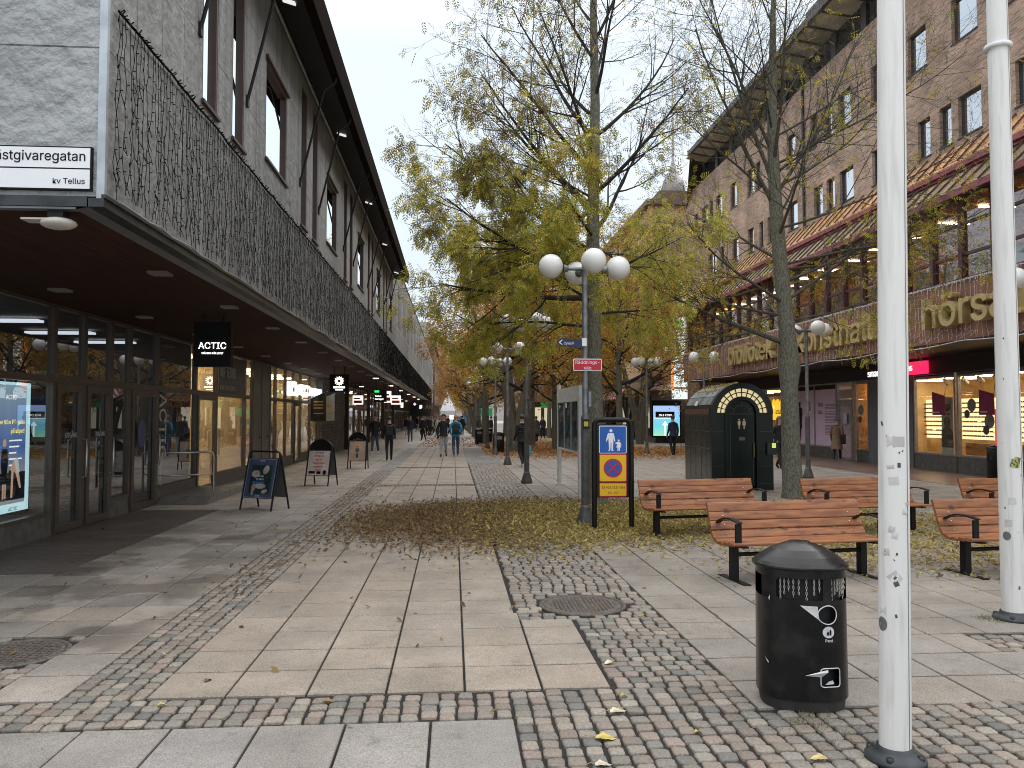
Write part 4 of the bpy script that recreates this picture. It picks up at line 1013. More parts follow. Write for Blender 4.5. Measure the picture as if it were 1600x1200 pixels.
# ------------------------------------------------------------------ street furniture
galv = M('galvanised_pole', (.20, .21, .215), .45, .55, var=.25, vs=8, bump=.1)
polep = M('grey_painted_pole', (.10, .10, .095), .5, .2, var=.25, vs=6)
globem = M('white_globe', (.80, .79, .76), .28, var=.05, vs=2)
def make_lamp(label, loc, rz, h=4.05):
    t = thing('street_lamp', label, 'street lamp', loc, rz, 'globe street lamps')
    mb = MB(); mb.lathe([(.15, 0), (.15, .05), (.115, .16), (.085, .26), (.078, .3)], 16); mb.build('base', polep, t)
    mb = MB(); mb.tube([(0, 0, .2), (0, 0, 1.7)], .068, 14); mb.tube([(0, 0, 1.7), (0, 0, 1.76)], [.075, .06], 14); mb.build('lower_pole', polep, t)
    mb = MB(); mb.tube([(0, 0, 1.72), (0, 0, h + .1)], .048, 14); mb.box(.045, .09, -.05, .05, 1.9, 2.15); mb.build('pole', galv, t)
    for k in range(4):
        a = PI / 2 * k; c, s_ = math.cos(a), math.sin(a)
        mb = MB(); mb.tube([(0, 0, h), (c * .28, s_ * .28, h)], .03, 8); mb.tube([(c * .28, s_ * .28, h), (c * .36, s_ * .36, h)], [.045, .075], 12); ar = mb.build('arm', galv, t)
        mb = MB(); mb.sphere((c * .57, s_ * .57, h + .03), .2, 28, 16); mb.build('globe', globem, ar)
    return t
l1 = g(915, 818)
lamp = make_lamp('globe street lamp carrying the red and blue signs, nearest the tree', (l1.x, l1.y, 0), R(5), 4.17)
L2 = [(823, 755, 'second globe street lamp in the row, thin dark pole left of the notice board'), (793, 726, 'third globe street lamp in the row with cone foot, by the blue carrier bag'),
      (774, 711, 'fourth globe street lamp in the row, next to a black bin'), (762, 701, 'fifth globe street lamp in the row, under the orange trees')]
k = 0
for px, py_, lb in L2:
    q = g(px, py_); dup(lamp, lb, (q.x, q.y, 0), R(20 + 25 * k)); k += 1
for k in range(8):
    dup(lamp, ('sixth', 'seventh', 'eighth', 'ninth', 'tenth', 'eleventh', 'twelfth', 'thirteenth')[k] + ' globe street lamp of the row, counted from the nearest one', (1.75 - .02 * k, 53 + 8 * k, 0), R(11 * k))
q = g(1263, 747); dup(lamp, 'globe street lamp in front of the shops, just right of the bare tree', (q.x, q.y, 0), R(8))
q = g(1101, 716); dup(lamp, 'globe street lamp behind the dark green toilet kiosk', (q.x, q.y, 0), R(30))
q = g(1011, 711); dup(lamp, 'globe street lamp on the leaf-covered ground left of the toilet kiosk', (q.x, q.y, 0), R(50))
dup(lamp, 'globe street lamp at the right edge with only one globe in the picture', (10.35, 13.05, 0), R(38))

# signs on the first lamp
bl = M('sign_blue_dark', (.012, .02, .07), .4)
px_ = lambda X_, Z_: (l1.x + X_, l1.y - .06, Z_)
s1 = thing('direction_sign', 'small dark blue arrow sign with a left-pointing arrow on the nearest lamp post', 'sign', (l1.x - .06, l1.y - .06, 2.95))
mb = MB(); mb.prism([(-.42, 0), (-.34, .075), (0, .045), (0, -.085), (-.34, -.06)], lambda a, b, d: (a, d, b), -.012, .008); mb.build('plate', bl, s1)
mb = MB(); mb.prism([(-.385, .0), (-.325, .05), (-.325, .03), (-.36, .0), (-.325, -.03), (-.325, -.045)], lambda a, b, d: (a, d, b), -.016, -.0125); mb.build('arrow', white, s1)
text('lettering', 'Cykel P', .085, white, (-.30, -.016, -.035), 'front', s1, .001, 'LEFT', .008, xs=.8, world=False)
mb = MB(); mb.box(.0, .075, -.02, .03, -.06, .07); mb.build('clamp', white, s1)
q = onY(918, 570, l1.y - .06)
s2 = thing('rescue_route_sign', 'red sign with two lines of white text on the nearest lamp post', 'sign', (q.x, q.y, q.z))
redp = M('sign_red_paint', (.52, .012, .035), .45, var=.05)
def rr_pts(wd, h, r, n=5):
    P = []
    for cx, cy, a0 in ((wd - r, h - r, 0), (-wd + r, h - r, 90), (-wd + r, -h + r, 180), (wd - r, -h + r, 270)):
        for k in range(n + 1): a = R(a0 + 90 * k / n); P.append((cx + r * math.cos(a), cy + r * math.sin(a)))
    return P
FR = lambda a, b, d: (a, d, b)
mb = MB(); mb.prism(rr_pts(.235, .10, .02), FR, -.002, .006); mb.build('rim', white, s2)
mb = MB(); mb.prism(rr_pts(.222, .087, .015), FR, -.008, -.0025); mb.build('plate', redp, s2)
text('lettering', 'Räddnings-\nväg', .105, white, (0, -.011, .014), 'front', s2, .001, 'CENTER', .004, world=False, spacing=.86)
mb = MB(); mb.box(l1.x - .055, l1.x + .055, l1.y - .058, l1.y - .05, 1.95, 2.12)
st_ = thing('pole_sticker_plate', 'small yellow sticker plate on the nearest lamp post', 'sticker', (l1.x, l1.y - .06, 1.55))
mb = MB(); mb.box(-.05, .05, -.022, -.012, 0, .14); mb.build('plate', dmetal, st_)
mb = MB(); mb.box(-.035, .035, -.026, -.0225, .03, .11); mb.build('yellow_label', M('label_yellow', (.5, .45, .05), .5), st_)
# pole overgrowth of lower sleeve: dark wider sleeve on lamp one
# pedestrian / no stopping sign stand
q = g(958, 827); q1, q2 = g(934, 827), g(985, 824)
ss = thing('traffic_sign_stand', 'black tubular stand with blue pedestrian sign over yellow no-stopping signs', 'traffic sign', (q.x, q.y, 0), R(-3))
hw = (q2 - q1).length / 2; top = 1.72
mb = MB(); r_ = .04
pts = [(-hw, 0, 0), (-hw, 0, top - .12)] + [(-hw + .09 - .09 * math.cos(R(a)), 0, top - .12 + .09 * math.sin(R(a)) - .0) for a in (30, 60, 90)] + [(hw - .09 + .09 * math.sin(R(a)), 0, top - .12 + .09 * math.cos(R(a))) for a in (0, 30, 60, 90)] + [(hw, 0, 0)]
mb.tube(pts, r_, 12); mb.build('frame', M('black_gloss_paint', (.006, .006, .007), .35, var=.2, spec=.3), ss)
blue = M('sign_blue', (.01, .10, .42), .4, var=.03); yl = M('sign_yellow', (.78, .46, .01), .45, var=.04)
zc = [1.395, .955, .645]; ww = .215
def plate(zc_, hh, fill, rim, name):
    mb = MB(); mb.prism(rr_pts(ww, hh, .02), FR, -.015, -.004); a = mb.build(name, rim, ss)
    mb = MB(); mb.prism(rr_pts(ww - .012, hh - .012, .014), FR, -.02, -.0155); b = mb.build('plate', fill, a)
    a.location = (0, 0, zc_); return a
pa = plate(1.385, .215, blue, white, 'pedestrian_sign'); pb = plate(.945, .215, yl, redp, 'no_stopping_sign'); pc = plate(.612, .108, yl, redp, 'supplementary_plate')
mb = MB(); mb.box(-hw, hw, -.004, .004, .49, 1.62); mb.build('backing', dmetal, ss)
def ped(mb, cx, cz, h):
    """walking figure silhouette"""
    disc_ = [(cx + .07 * h * math.cos(t * PI / 8), cz + .93 * h + .075 * h * math.sin(t * PI / 8)) for t in range(16)]
    mb.prism(disc_, FR, -.024, -.0205)
    mb.prism([(cx + a * h, cz + b * h) for a, b in [(-.12, .82), (.12, .82), (.15, .74), (.20, .45), (.155, .43), (.12, .60), (.11, .42), (.09, .04), (.14, 0), (.02, 0), (.02, .38), (-.01, .38), (-.03, .04), (-.10, -.02), (-.13, .0), (-.09, .06), (-.11, .42), (-.12, .60), (-.20, .42), (-.24, .45), (-.16, .76)]], FR, -.024, -.0205)
mb = MB(); ped(mb, -.03, -.175, .335)
cx, cz, h = .09, -.175, .175
mb.prism([(cx + .08 * h * math.cos(t * PI / 8), cz + .92 * h + .09 * h * math.sin(t * PI / 8)) for t in range(16)], FR, -.024, -.0205)
mb.prism([(cx + a * h, cz + b * h) for a, b in [(-.12, .80), (.12, .80), (.26, .5), (.2, .47), (.12, .62), (.22, .3), (.1, .3), (.1, 0), (.02, 0), (0, .3), (-.03, 0), (-.12, 0), (-.1, .3), (-.22, .3), (-.12, .62), (-.3, .62), (-.3, .7)]], FR, -.024, -.0205)
mb.build('pictogram', white, pa)
mb = MB(); mb.prism([(.145 * math.cos(t * PI / 20), .145 * math.sin(t * PI / 20)) for t in range(40)], FR, -.024, -.0205); ro = mb.build('red_ring', redp, pb)
mb = MB(); mb.prism([(.118 * math.cos(t * PI / 20), .118 * math.sin(t * PI / 20)) for t in range(40)], FR, -.027, -.0245); mb.build('blue_disc', blue, ro)
mb = MB(); mb.T = Matrix.Rotation(R(45), 4, 'Y'); mb.box(-.125, .125, -.031, -.0275, -.012, .012); mb.box(-.012, .012, -.0315, -.0276, -.125, .125); mb.build('cross', redp, ro)
text('lettering', '11-06 (11-06)', .072, black, (0, -.022, .018), 'front', pc, .001, 'CENTER', .003, xs=.97, world=False)
text('lettering', '11-06', .072, redp, (0, -.022, -.065), 'front', pc, .001, 'CENTER', .006, world=False)

# benches
wood = M('bench_wood', (.36, .145, .055), .5, var=.22, vs=2.6, stretch=(1.2, 9, 9), bump=.15, bs=18, col2=(.19, .068, .03))
def wood_mat():
    m = wood; t = m.node_tree; N, L = t.nodes.new, t.links.new; b = t.nodes['Principled BSDF']
    co = N('ShaderNodeTexCoord'); vo = N('ShaderNodeTexVoronoi'); vo.inputs['Scale'].default_value = 3.6; vo.inputs['Randomness'].default_value = 1
    mp = N('ShaderNodeMapping'); mp.inputs['Scale'].default_value = (1.0, 2.2, 2.2); L(co.outputs['Object'], mp.inputs['Vector']); L(mp.outputs[0], vo.inputs['Vector'])
    r = N('ShaderNodeMapRange'); r.inputs['From Min'].default_value = .07; r.inputs['From Max'].default_value = .19; L(vo.outputs['Distance'], r.inputs['Value'])
    old = b.inputs['Base Color'].links[0].from_socket
    mx_ = N('ShaderNodeMixRGB'); mx_.inputs['Color1'].default_value = (.09, .035, .02, 1); L(r.outputs[0], mx_.inputs['Fac']); L(old, mx_.inputs['Color2']); L(mx_.outputs[0], b.inputs['Base Color'])
wood_mat()
blk = M('bench_black_steel', (.007, .007, .008), .45, .0, var=.2, spec=.25)
screw = M('screw_steel', (.5, .5, .5), .3, .9)
SL = [(-.235, .415, 0), (-.125, .405, 0), (-.015, .395, 3), (.09, .40, 14), (.18, .455, 52), (.225, .55, 68), (.262, .645, 70), (.298, .74, 70)]
def make_bench(label, Lg):
    t = thing('park_bench', label, 'bench', (0, 0, 0), 0, 'red-brown slatted park benches')
    for i, (y, z, a) in enumerate(SL):
        mb = MB(); mb.T = Matrix.Translation((0, y, z)) @ Matrix.Rotation(R(a), 4, 'X')
        wv = .05 if i not in (7,) else .055
        mb.rbox(-Lg / 2, Lg / 2, -wv, wv, -.017, .017, .014)
        mb.build('slat', wood, t)
    for sx in (-1, 1):
        x = sx * (Lg / 2 - .16)
        mb = MB(); mb.box(x - .035, x + .035, -.045, .045, .006, .36); mb.build('leg', blk, t)
        mb = MB(); mb.rbox(x - .04, x + .04, -.30, .30, -.002, .008, .003); mb.build('foot_plate', blk, t)
        mb = MB()
        P = [(-.27, .392), (-.1, .383), (.05, .375), (.15, .41), (.21, .50), (.31, .75)]
        for i in range(len(P) - 1):
            (y0, z0), (y1, z1) = P[i], P[i + 1]; d = Vector((0, y1 - y0, z1 - z0)).normalized(); n_ = Vector((0, -d.z, d.y)) * -.012
            mb.prism([(y0, z0), (y1, z1), (y1 + n_.y * 1.5, z1 + n_.z * 1.5), (y0 + n_.y * 1.5, z0 + n_.z * 1.5)], lambda a, b, dd: (dd, a, b), x - .03, x + .03)
        mb.build('seat_frame', blk, t)
        mb = MB(); xa = sx * (Lg / 2 - .09)
        mb.box(xa - .033, xa + .033, -.25, -.225, .42, .625)
        A_ = [(-.275, .632), (-.22, .64), (-.1, .655), (.03, .652), (.14, .62), (.22, .58)]
        for i in range(len(A_) - 1):
            (y0, z0), (y1, z1) = A_[i], A_[i + 1]; mb.prism([(y0, z0), (y1, z1), (y1, z1 + .012), (y0, z0 + .012)], lambda a, b, dd: (dd, a, b), xa - .03, xa + .03)
        mb.build('armrest', blk, t)
        mb = MB()
        for (y, z, a) in SL[4:7]:
            c = Vector((x, y, z)) + Matrix.Rotation(R(a), 3, 'X') @ Vector((0, 0, .018)); mb.sphere(c, .011, 8, 5)
        mb.build('screws', screw, t)
    mb = MB(); mb.tube([(-Lg / 2 + .16, 0, .27), (Lg / 2 - .16, 0, .27)], .022, 10); mb.build('crossbar', blk, t)
    return t
def bench_pose(ga, gb):
    """legs at ground points ga (left) and gb (right) -> centre, rz, length"""
    v = gb - ga; return (ga + gb) / 2, math.atan2(v.y, v.x), v.length
c, rz, ln = bench_pose(g(1150, 906), g(1344, 897))
bench = make_bench('front bench directly behind the black litter bin', 1.86); bench.location = (c.x, c.y, 0); bench.rotation_euler.z = rz
gb2 = g(1026, 838); dirv = Vector((math.cos(rz + R(1.5)), math.sin(rz + R(1.5)), 0))
dup(bench, 'back bench in front of the toilet kiosk, with fallen leaves on its seat', gb2 + dirv * .77, rz + R(1.5))
gc = g(1424, 829); dup(bench, 'back bench beside the bare tree trunk, partly behind the nearest flagpole', gc - dirv * .77, rz + R(.5))
gd = g(1513, 898); dup(bench, 'front bench at the right edge, crossed by the farther flagpole', gd + dirv * .77, rz + R(-1))
ge = g(1575, 838); dup(bench, 'back bench in the far right corner of the seating group', ge + dirv * .55 + Vector((.05, .3, 0)), rz + R(0))

# litter bin
bpaint = M('bin_black_paint', (.004, .004, .005), .27, var=.5, vs=5, bump=.12, bs=9, col2=(.028, .027, .025), lo=.5, hi=.8, spec=.4, detail=9)
def sup(a, rx, ry, n=2.6):
    c, s_ = math.cos(a), math.sin(a)
    return (rx * math.copysign(abs(c) ** (2 / n), c), ry * math.copysign(abs(s_) ** (2 / n), s_))
RXB, RYB = .262, .235
q = g(1252, 1093); bin_ = thing('litter_bin', 'black litter bin with domed lid, chained slots and a round bottle hole', 'litter bin', (q.x, q.y, 0), R(-14))
def shell(mb, zs, holes_, n=96, rx=RXB, ry=RYB, taper=.03):
    for i in range(n):
        a0, a1 = 2 * PI * i / n, 2 * PI * (i + 1) / n; am = math.degrees((a0 + a1) / 2)
        for j in range(len(zs) - 1):
            zm_ = (zs[j] + zs[j + 1]) / 2
            if any(hh(am, zm_) for hh in holes_): continue
            f0, f1 = 1 + taper * (.5 - zs[j]), 1 + taper * (.5 - zs[j + 1])
            p = [sup(a0, rx * f0, ry * f0), sup(a1, rx * f0, ry * f0), sup(a1, rx * f1, ry * f1), sup(a0, rx * f1, ry * f1)]
            mb.add([(*p[0], zs[j]), (*p[1], zs[j]), (*p[2], zs[j + 1]), (*p[3], zs[j + 1])], [(0, 1, 2, 3)], 0, True)
H_ = [lambda a, z: (236 < a < 286 and .655 < z < .785) and not (((a < 238 or a > 284) and (z < .67 or z > .77))),
      lambda a, z: (297 < a < 345 and .655 < z < .785), lambda a, z: (170 < a < 222 and .655 < z < .785),
      lambda a, z: ((a - 291) / 12.5) ** 2 + ((z - .575) / .052) ** 2 < 1,
      lambda a, z: (281 < a < 307 and .155 < z < .262)]
zs = sorted(set([.07, .10] + [round(.07 + .0125 * k, 4) for k in range(63)]))
mb = MB(); shell(mb, zs, H_, 144); mb.build('body', bpaint, bin_)
mb = MB()
for i in range(64):
    a0, a1 = 2 * PI * i / 64, 2 * PI * (i + 1) / 64
    p = [sup(a0, .225, .2), sup(a1, .225, .2)]; mb.add([(*p[0], .08), (*p[1], .08), (*p[1], .80), (*p[0], .80)], [(0, 1, 2, 3)], 0, True)
mb.build('liner', M('liner_dark', (.006, .006, .007), .7), bin_)
mb = MB(); n = 48
rings = []
for f, z in ((.93, 0), (.96, .06), (.99, .072)): rings.append([(*sup(2 * PI * k / n, RXB * f, RYB * f), z) for k in range(n)])
for k in range(2): mb.add(rings[k] + rings[k + 1], [(i, (i + 1) % n, n + (i + 1) % n, n + i) for i in range(n)], 0, True)
mb.build('base', M('bin_base', (.03, .028, .026), .7, var=.3), bin_)
mb = MB(); rings = []
for f, z in ((1.0, .835), (1.075, .830), (1.085, .840), (1.075, .848), (1.0, .866), (.85, .897), (.62, .934), (.38, .958), (.27, .966), (.24, .974), (.02, .976)): rings.append([(*sup(2 * PI * k / n, RXB * f, RYB * f, 2.2), z) for k in range(n)])
for k in range(len(rings) - 1): mb.add(rings[k] + rings[k + 1], [(i, (i + 1) % n, n + (i + 1) % n, n + i) for i in range(n)], 0, True)
mb.build('lid', bpaint, bin_)
def bsurf(adeg, z, off=.004):
    f = 1 + .03 * (.5 - z); p = sup(R(adeg), RXB * f + off, RYB * f + off); return Vector((p[0], p[1], z))
whp = M('sticker_white', (.62, .62, .62), .45, var=.15, vs=30)
def outline(name, fn_, r=.0035, mat=whp, n=40):
    mb = MB(); pts = [fn_(k / n) for k in range(n + 1)]; mb.tube(pts, r, 5); mb.build(name, mat, bin_)
outline('hole_rim', lambda t: bsurf(291 + 13 * math.cos(2 * PI * t), .575 + .054 * math.sin(2 * PI * t)))
RRP = rr_pts(13.5, .056, .02, 4)
RRP = []
for cx_, cy_, a0 in ((9.5, .036, 0), (-9.5, .036, 90), (-9.5, -.036, 180), (9.5, -.036, 270)):
    for k in range(5): a = R(a0 + 22.5 * k); RRP.append((cx_ + 4.3 * math.cos(a), cy_ + .018 * math.sin(a)))
RRP.append(RRP[0])
mb = MB(); mb.tube([bsurf(294 + a, .21 + b) for a, b in RRP], .0035, 5); mb.build('slot_rim', whp, bin_)
def patch(name, pts, mat, off=.005):
    mb = MB(); P = [bsurf(a, z, off) for a, z in pts]; mb.poly(P); return mb.build(name, mat, bin_)
patch('sticker', [(265, .628), (278, .625), (279.5, .545)], whp)
mb = MB(); P = [bsurf(291 + 8 * math.cos(2 * PI * k / 24), .475 + .034 * math.sin(2 * PI * k / 24), .005) for k in range(24)]; mb.poly(P); st2 = mb.build('round_sticker', whp, bin_)
mb = MB()
for a, h_ in ((289.5, .022), (293, .034)):
    P = [bsurf(a - 1.3, .458, .0075), bsurf(a + 1.3, .458, .0075), bsurf(a + 1.3, .458 + h_ * .7, .0075), bsurf(a + .4, .458 + h_, .0075), bsurf(a - .4, .458 + h_, .0075), bsurf(a - 1.3, .458 + h_ * .7, .0075)]; mb.poly(P)
mb.build('bottle_icon', black, st2)
p = bsurf(291, .418, .006); ang = R(291) + PI / 2
ang = math.atan2((bsurf(295, .4) - bsurf(287, .4)).y, (bsurf(295, .4) - bsurf(287, .4)).x)
text('lettering', 'Pant', .033, whp, p, parent=bin_, ext=.0008, rot=Matrix.Rotation(ang, 3, 'Z') @ DIRS['front'], world=False, bold=.01)
paper = M('torn_paper', (.6, .6, .6), .6, var=.1)
mb = MB(); mb.poly([bsurf(268, .222, .012), bsurf(281, .214, .004), bsurf(286, .25, .03), bsurf(287, .262, .02)]); mb.poly([bsurf(287, .166, -.01), bsurf(301, .168, -.01), bsurf(299, .19, -.012), bsurf(292, .185, -.01)]); mb.build('paper_scrap', paper, bin_)
mb = MB(); mb.poly([bsurf(214, .30, .006), bsurf(222, .275, .006), bsurf(221, .265, .006), bsurf(217, .285, .006)]); mb.poly([bsurf(222, .655, .006), bsurf(225, .675, .006), bsurf(224, .64, .006)]); mb.build('scratch_marks', whp, bin_)
for a in list(range(240, 286, 6)) + list(range(300, 344, 6)):
    mb = MB(); z = .778; k = 0; zl = .66 + .05 * ((a * 7) % 5) / 5
    while z > zl:
        c_ = bsurf(a, z, -.012); u_ = Vector((math.cos(R(a) + (PI / 2 if k % 2 else 0)), math.sin(R(a) + (PI / 2 if k % 2 else 0)), 0))
        mb.tube([c_ + u_ * .0045 * math.cos(t * PI / 3) + Vector((0, 0, .011 * math.sin(t * PI / 3))) for t in range(7)], .0021, 4, caps=False); z -= .0165; k += 1
    mb.build('chain', M('chain_steel', (.55, .52, .48), .4, .6), bin_)
lwh = thing('litter_bin', 'small black bin by the far-away wall under the eyewear shop windows at right', 'litter bin', (g(1561, 752).x, g(1561, 752).y, 0))
def simple_bin(t, wv=.28, h=.95):
    mb = MB(); mb.lathe([(wv * .9, 0), (wv, .03), (wv, h - .12), (wv * .98, h - .11)], 20); mb.build('body', bpaint, t)
    mb = MB(); mb.lathe([(wv * 1.04, h - .1), (wv * 1.06, h - .06), (wv * .8, h - .01), (wv * .3, h + .03)], 20); mb.build('lid', bpaint, t)
    mb = MB(); mb.box(-.15, .15, -wv - .006, -wv + .03, h - .32, h - .17); mb.build('slot', M('slot_grey', (.2, .2, .2), .6), t)
simple_bin(lwh)
for px, pyy, lb in ((749, 694, 'black bin far down the row, left of the green sign pole'), (779, 707, 'black bin beside the fourth lamp post'), (763, 692, 'black bin half hidden behind lamp posts in the distance')):
    q = g(px, pyy); dup(lwh, lb, (q.x, q.y, 0))
lwh2 = None

# flagpoles
fpm = M('flagpole_white', (.74, .73, .70), .5, var=.1, vs=5, stretch=(5, 5, .45), col2=(.47, .46, .43), lo=.50, hi=.92, detail=9, bump=.12, bs=9)
def flagpole(label, base, lean, h, r0, r1, marks, rz=0, collar=None):
    t = thing('flagpole', label, 'flagpole', (base.x, base.y, 0), rz, 'white flagpoles')
    top_ = Vector((lean[0] * h, lean[1] * h, h))
    mb = MB(); n = 20; v = []
    for k in range(7):
        f = k / 6; c_ = top_ * f; c_.z = h * f + .03; r = r0 + (r1 - r0) * f
        for i in range(n): a = 2 * PI * i / n; v.append((c_.x + r * math.cos(a), c_.y + r * math.sin(a), c_.z))
    mb.add(v, [(k * n + i, k * n + (i + 1) % n, (k + 1) * n + (i + 1) % n, (k + 1) * n + i) for k in range(6) for i in range(n)], 0, True)
    mb.build('pole', fpm, t)
    ga = R(-62); mb = MB(); mb.tube([Vector((math.cos(ga), math.sin(ga), 0)) * (r0 - .0005) + Vector((0, 0, .04)), Vector((math.cos(ga), math.sin(ga), 0)) * (r1 - .0005) + top_], .0028, 5); mb.build('groove', M('groove_grey', (.2, .2, .2), .6), t)
    mb = MB(); mb.lathe([(r0 + .07, -.002), (r0 + .07, .018), (r0 + .045, .035), (r0 + .012, .05), (r0 + .012, .07)], 20); bs = mb.build('base', M('flagpole_base', (.06, .065, .07), .6, .4, var=.3), t)
    for a in (.8, 2.4, 4.0, 5.5): mb = MB(); mb.lathe([(.018, .015), (.018, .045)], 6, cx=(r0 + .045) * math.cos(a), cy=(r0 + .045) * math.sin(a)); mb.build('bolt', M('bolt_dark', (.04, .04, .045), .5, .5), bs)
    if collar:
        mb = MB(); mb.lathe([(r0 - .0, -.02), (r0 + .012, -.018), (r0 + .012, .018), (r0, .02)], 20); o = mb.build('collar', M('collar_white', (.7, .7, .7), .4), t); o.location = (lean[0] * collar, lean[1] * collar, collar)
    rr = random.Random(int(base.x * 100))
    ms = [M('tape_residue', (.50, .485, .45), .7), M('mark_dark', (.07, .07, .07), .7), M('residue_pale', (.57, .56, .53), .7), M('sticker_grey2', (.14, .14, .145), .5)]
    for (adeg, z, wd, hh, mi, rot) in marks:
        mb = MB()
        rr_ = r0 + (r1 - r0) * z / h + .0012
        pts = [(-wd, -hh), (wd, -hh), (wd, hh), (-wd, hh)] if mi != 3 else [(wd * math.cos(k * PI / 10), hh * math.sin(k * PI / 10)) for k in range(20)]
        # narrow strips so the patch follows the pole
        cs, sn = math.cos(rot), math.sin(rot)
        P = []
        for a_, b_ in pts:
            x_, z_ = a_ * cs - b_ * sn, a_ * sn + b_ * cs
            an = R(adeg) + x_ / rr_; P.append((lean[0] * z + rr_ * math.cos(an), lean[1] * z + rr_ * math.sin(an), z + z_))
        if wd > .02 and mi != 3:
            P = []; nn = 6
            for sgn_ in (1, -1):
                for k in range(nn + 1):
                    x0_ = -wd + 2 * wd * (k if sgn_ > 0 else nn - k) / nn; z0_ = -hh * sgn_
                    x_, z_ = x0_ * cs - z0_ * sn, x0_ * sn + z0_ * cs; an = R(adeg) + x_ / rr_; P.append((lean[0] * z + rr_ * math.cos(an), lean[1] * z + rr_ * math.sin(an), z + z_))
            nP = len(P)
            mb.add(P, [(i, i + 1, nP - 2 - i, nP - 1 - i) for i in range(nn)], mi)
        else:
            cen = (lean[0] * z + (rr_ + .001) * math.cos(R(adeg)), lean[1] * z + (rr_ + .001) * math.sin(R(adeg)), z)
            nP = len(P); mb.add(P + [cen], [(i, (i + 1) % nP, nP) for i in range(nP)], mi)
        mb.mi = [0] * len(mb.f); mb.build('sticker_residue', ms[mi], t)
    return t
f1 = g(1399, 1186); rr = random.Random(12)
mk = [(-118, .93, .03, .028, 0, .7), (-112, .90, .012, .012, 1, .4), (-168, .69, .030, .036, 3, 0), (-165, .76, .02, .02, 2, 0), (-100, 1.62, .03, .025, 0, 0), (-130, 1.62, .02, .03, 2, 0), (-120, 1.42, .025, .02, 2, .1), (-100, 1.50, .008, .012, 1, 0)]
for k in range(11): mk.append((rr.uniform(-170, -20), rr.uniform(.15, 2.3), rr.uniform(.002, .006), rr.uniform(.002, .012), 1, rr.uniform(-1, 1)))
for k in range(7): mk.append((rr.uniform(-150, -60), rr.uniform(.7, 2.0), rr.uniform(.01, .02), rr.uniform(.008, .02), rr.choice((0, 2)), rr.uniform(-.3, .3)))
flagpole('nearest white flagpole standing right of the litter bin', f1, (.012, -.003), 9, .078, .055, mk)
f2 = g(1585, 967); mk = [(-150, .72, .034, .038, 3, 0), (-140, .83, .03, .03, 0, 0), (-120, 1.02, .03, .03, 2, 0), (-100, .28, .008, .008, 1, 0)]
for k in range(8): mk.append((rr.uniform(-160, -30), rr.uniform(.15, 2.6), rr.uniform(.002, .006), rr.uniform(.002, .01), 1, rr.uniform(-1, 1)))
fp2 = flagpole('farther white flagpole at the right edge with a yellow sticker and a collar ring', f2, (-.004, 0), 10, .098, .07, mk, collar=5.02)
qy = 1.35
mb = MB(); mb.T = Matrix.Rotation(R(12), 4, 'Y'); P = []
for k in range(5): an = R(-100) + (k - 2) * .2; P.append((.0965 * math.cos(an), .0965 * math.sin(an)))
v = [(x, y, -.045) for x, y in P] + [(x, y, .045) for x, y in P]; mb.add(v, [(i, i + 1, i + 6, i + 5) for i in range(4)])
o = mb.build('yellow_sticker', M('sticker_pattern', (.45, .40, .04), .5, vs=60, col2=(.03, .08, .12), lo=.45, hi=.55), fp2); o.location = (-.005, 0, qy)

# toilet kiosk
gP = onY(1113, 650, 18.7)
P1 = g(1113, 770); P3 = g(1204, 767)
front_l = Vector((0, 0, 0))
c_ = CAMH
def atd(px, d):
    v = ray(px, 650); v = v / v.y; return Vector((v.x * d, d, 0))
A1, A3, A2 = atd(1113, 18.55), atd(1204.5, 18.5), atd(1057, 21.1)
fx = (A3 - A1).normalized(); wk = (A3 - A1).length; dk_ = (A2 - A1).length
tk = thing('toilet_kiosk', 'dark green barrel-roofed public toilet kiosk with brass arch window', 'public toilet', A1, math.atan2(fx.y, fx.x))
dg = M('kiosk_green', (.002, .008, .006), .3, .0, var=.35, vs=2.5, spec=.3); dgs = M('kiosk_side_panel', (.016, .018, .014), .25, .0, var=.3, vs=1.5)
line = M('kiosk_joint', (.10, .11, .10), .4, .4)
hwk = wk / 2; zs_ = 1.80; rk = hwk
def arch(r, z0, n=16, zoff=0): return [(hwk + r * math.cos(R(180 - 180 * k / n)), zs_ + zoff + r * math.sin(R(180 - 180 * k / n))) for k in range(n + 1)]
mb = MB()    # shell: side walls and barrel
ar_ = arch(rk, 0, 10); pts = [(0, 0)] + ar_ + [(wk, 0)]
for i in range(len(pts) - 1):
    a, b = pts[i], pts[i + 1]; mb.poly([(a[0], .02, a[1]), (b[0], .02, b[1]), (b[0], dk_, b[1]), (a[0], dk_, a[1])], 0)
mb.poly([(p[0], dk_, p[1]) for p in pts]); mb.build('shell', dgs, tk)
slate = M('kiosk_roof_slate', (.20, .22, .23), .35, .2, var=.4, vs=2)
mb = MB()
for i in range(4, len(ar_) - 1 - 0):
    pass
for i in range(1, len(ar_) - 2):
    for k in range(5):
        a, b = ar_[i], ar_[i + 1]; e0 = Vector((a[0] - hwk, 0, a[1] - zs_)).normalized() * .008; e1 = Vector((b[0] - hwk, 0, b[1] - zs_)).normalized() * .008
        y0, y1 = .12 + (dk_ - .16) * k / 5 + .006, .12 + (dk_ - .16) * (k + 1) / 5 - .006; s_ = .03
        mb.poly([(a[0] * (1 - s_) + b[0] * s_ + e0.x, y0, a[1] * (1 - s_) + b[1] * s_ + e0.z), (b[0] * (1 - s_) + a[0] * s_ + e1.x, y0, b[1] * (1 - s_) + a[1] * s_ + e1.z), (b[0] * (1 - s_) + a[0] * s_ + e1.x, y1, b[1] * (1 - s_) + a[1] * s_ + e1.z), (a[0] * (1 - s_) + b[0] * s_ + e0.x, y1, a[1] * (1 - s_) + b[1] * s_ + e0.z)])
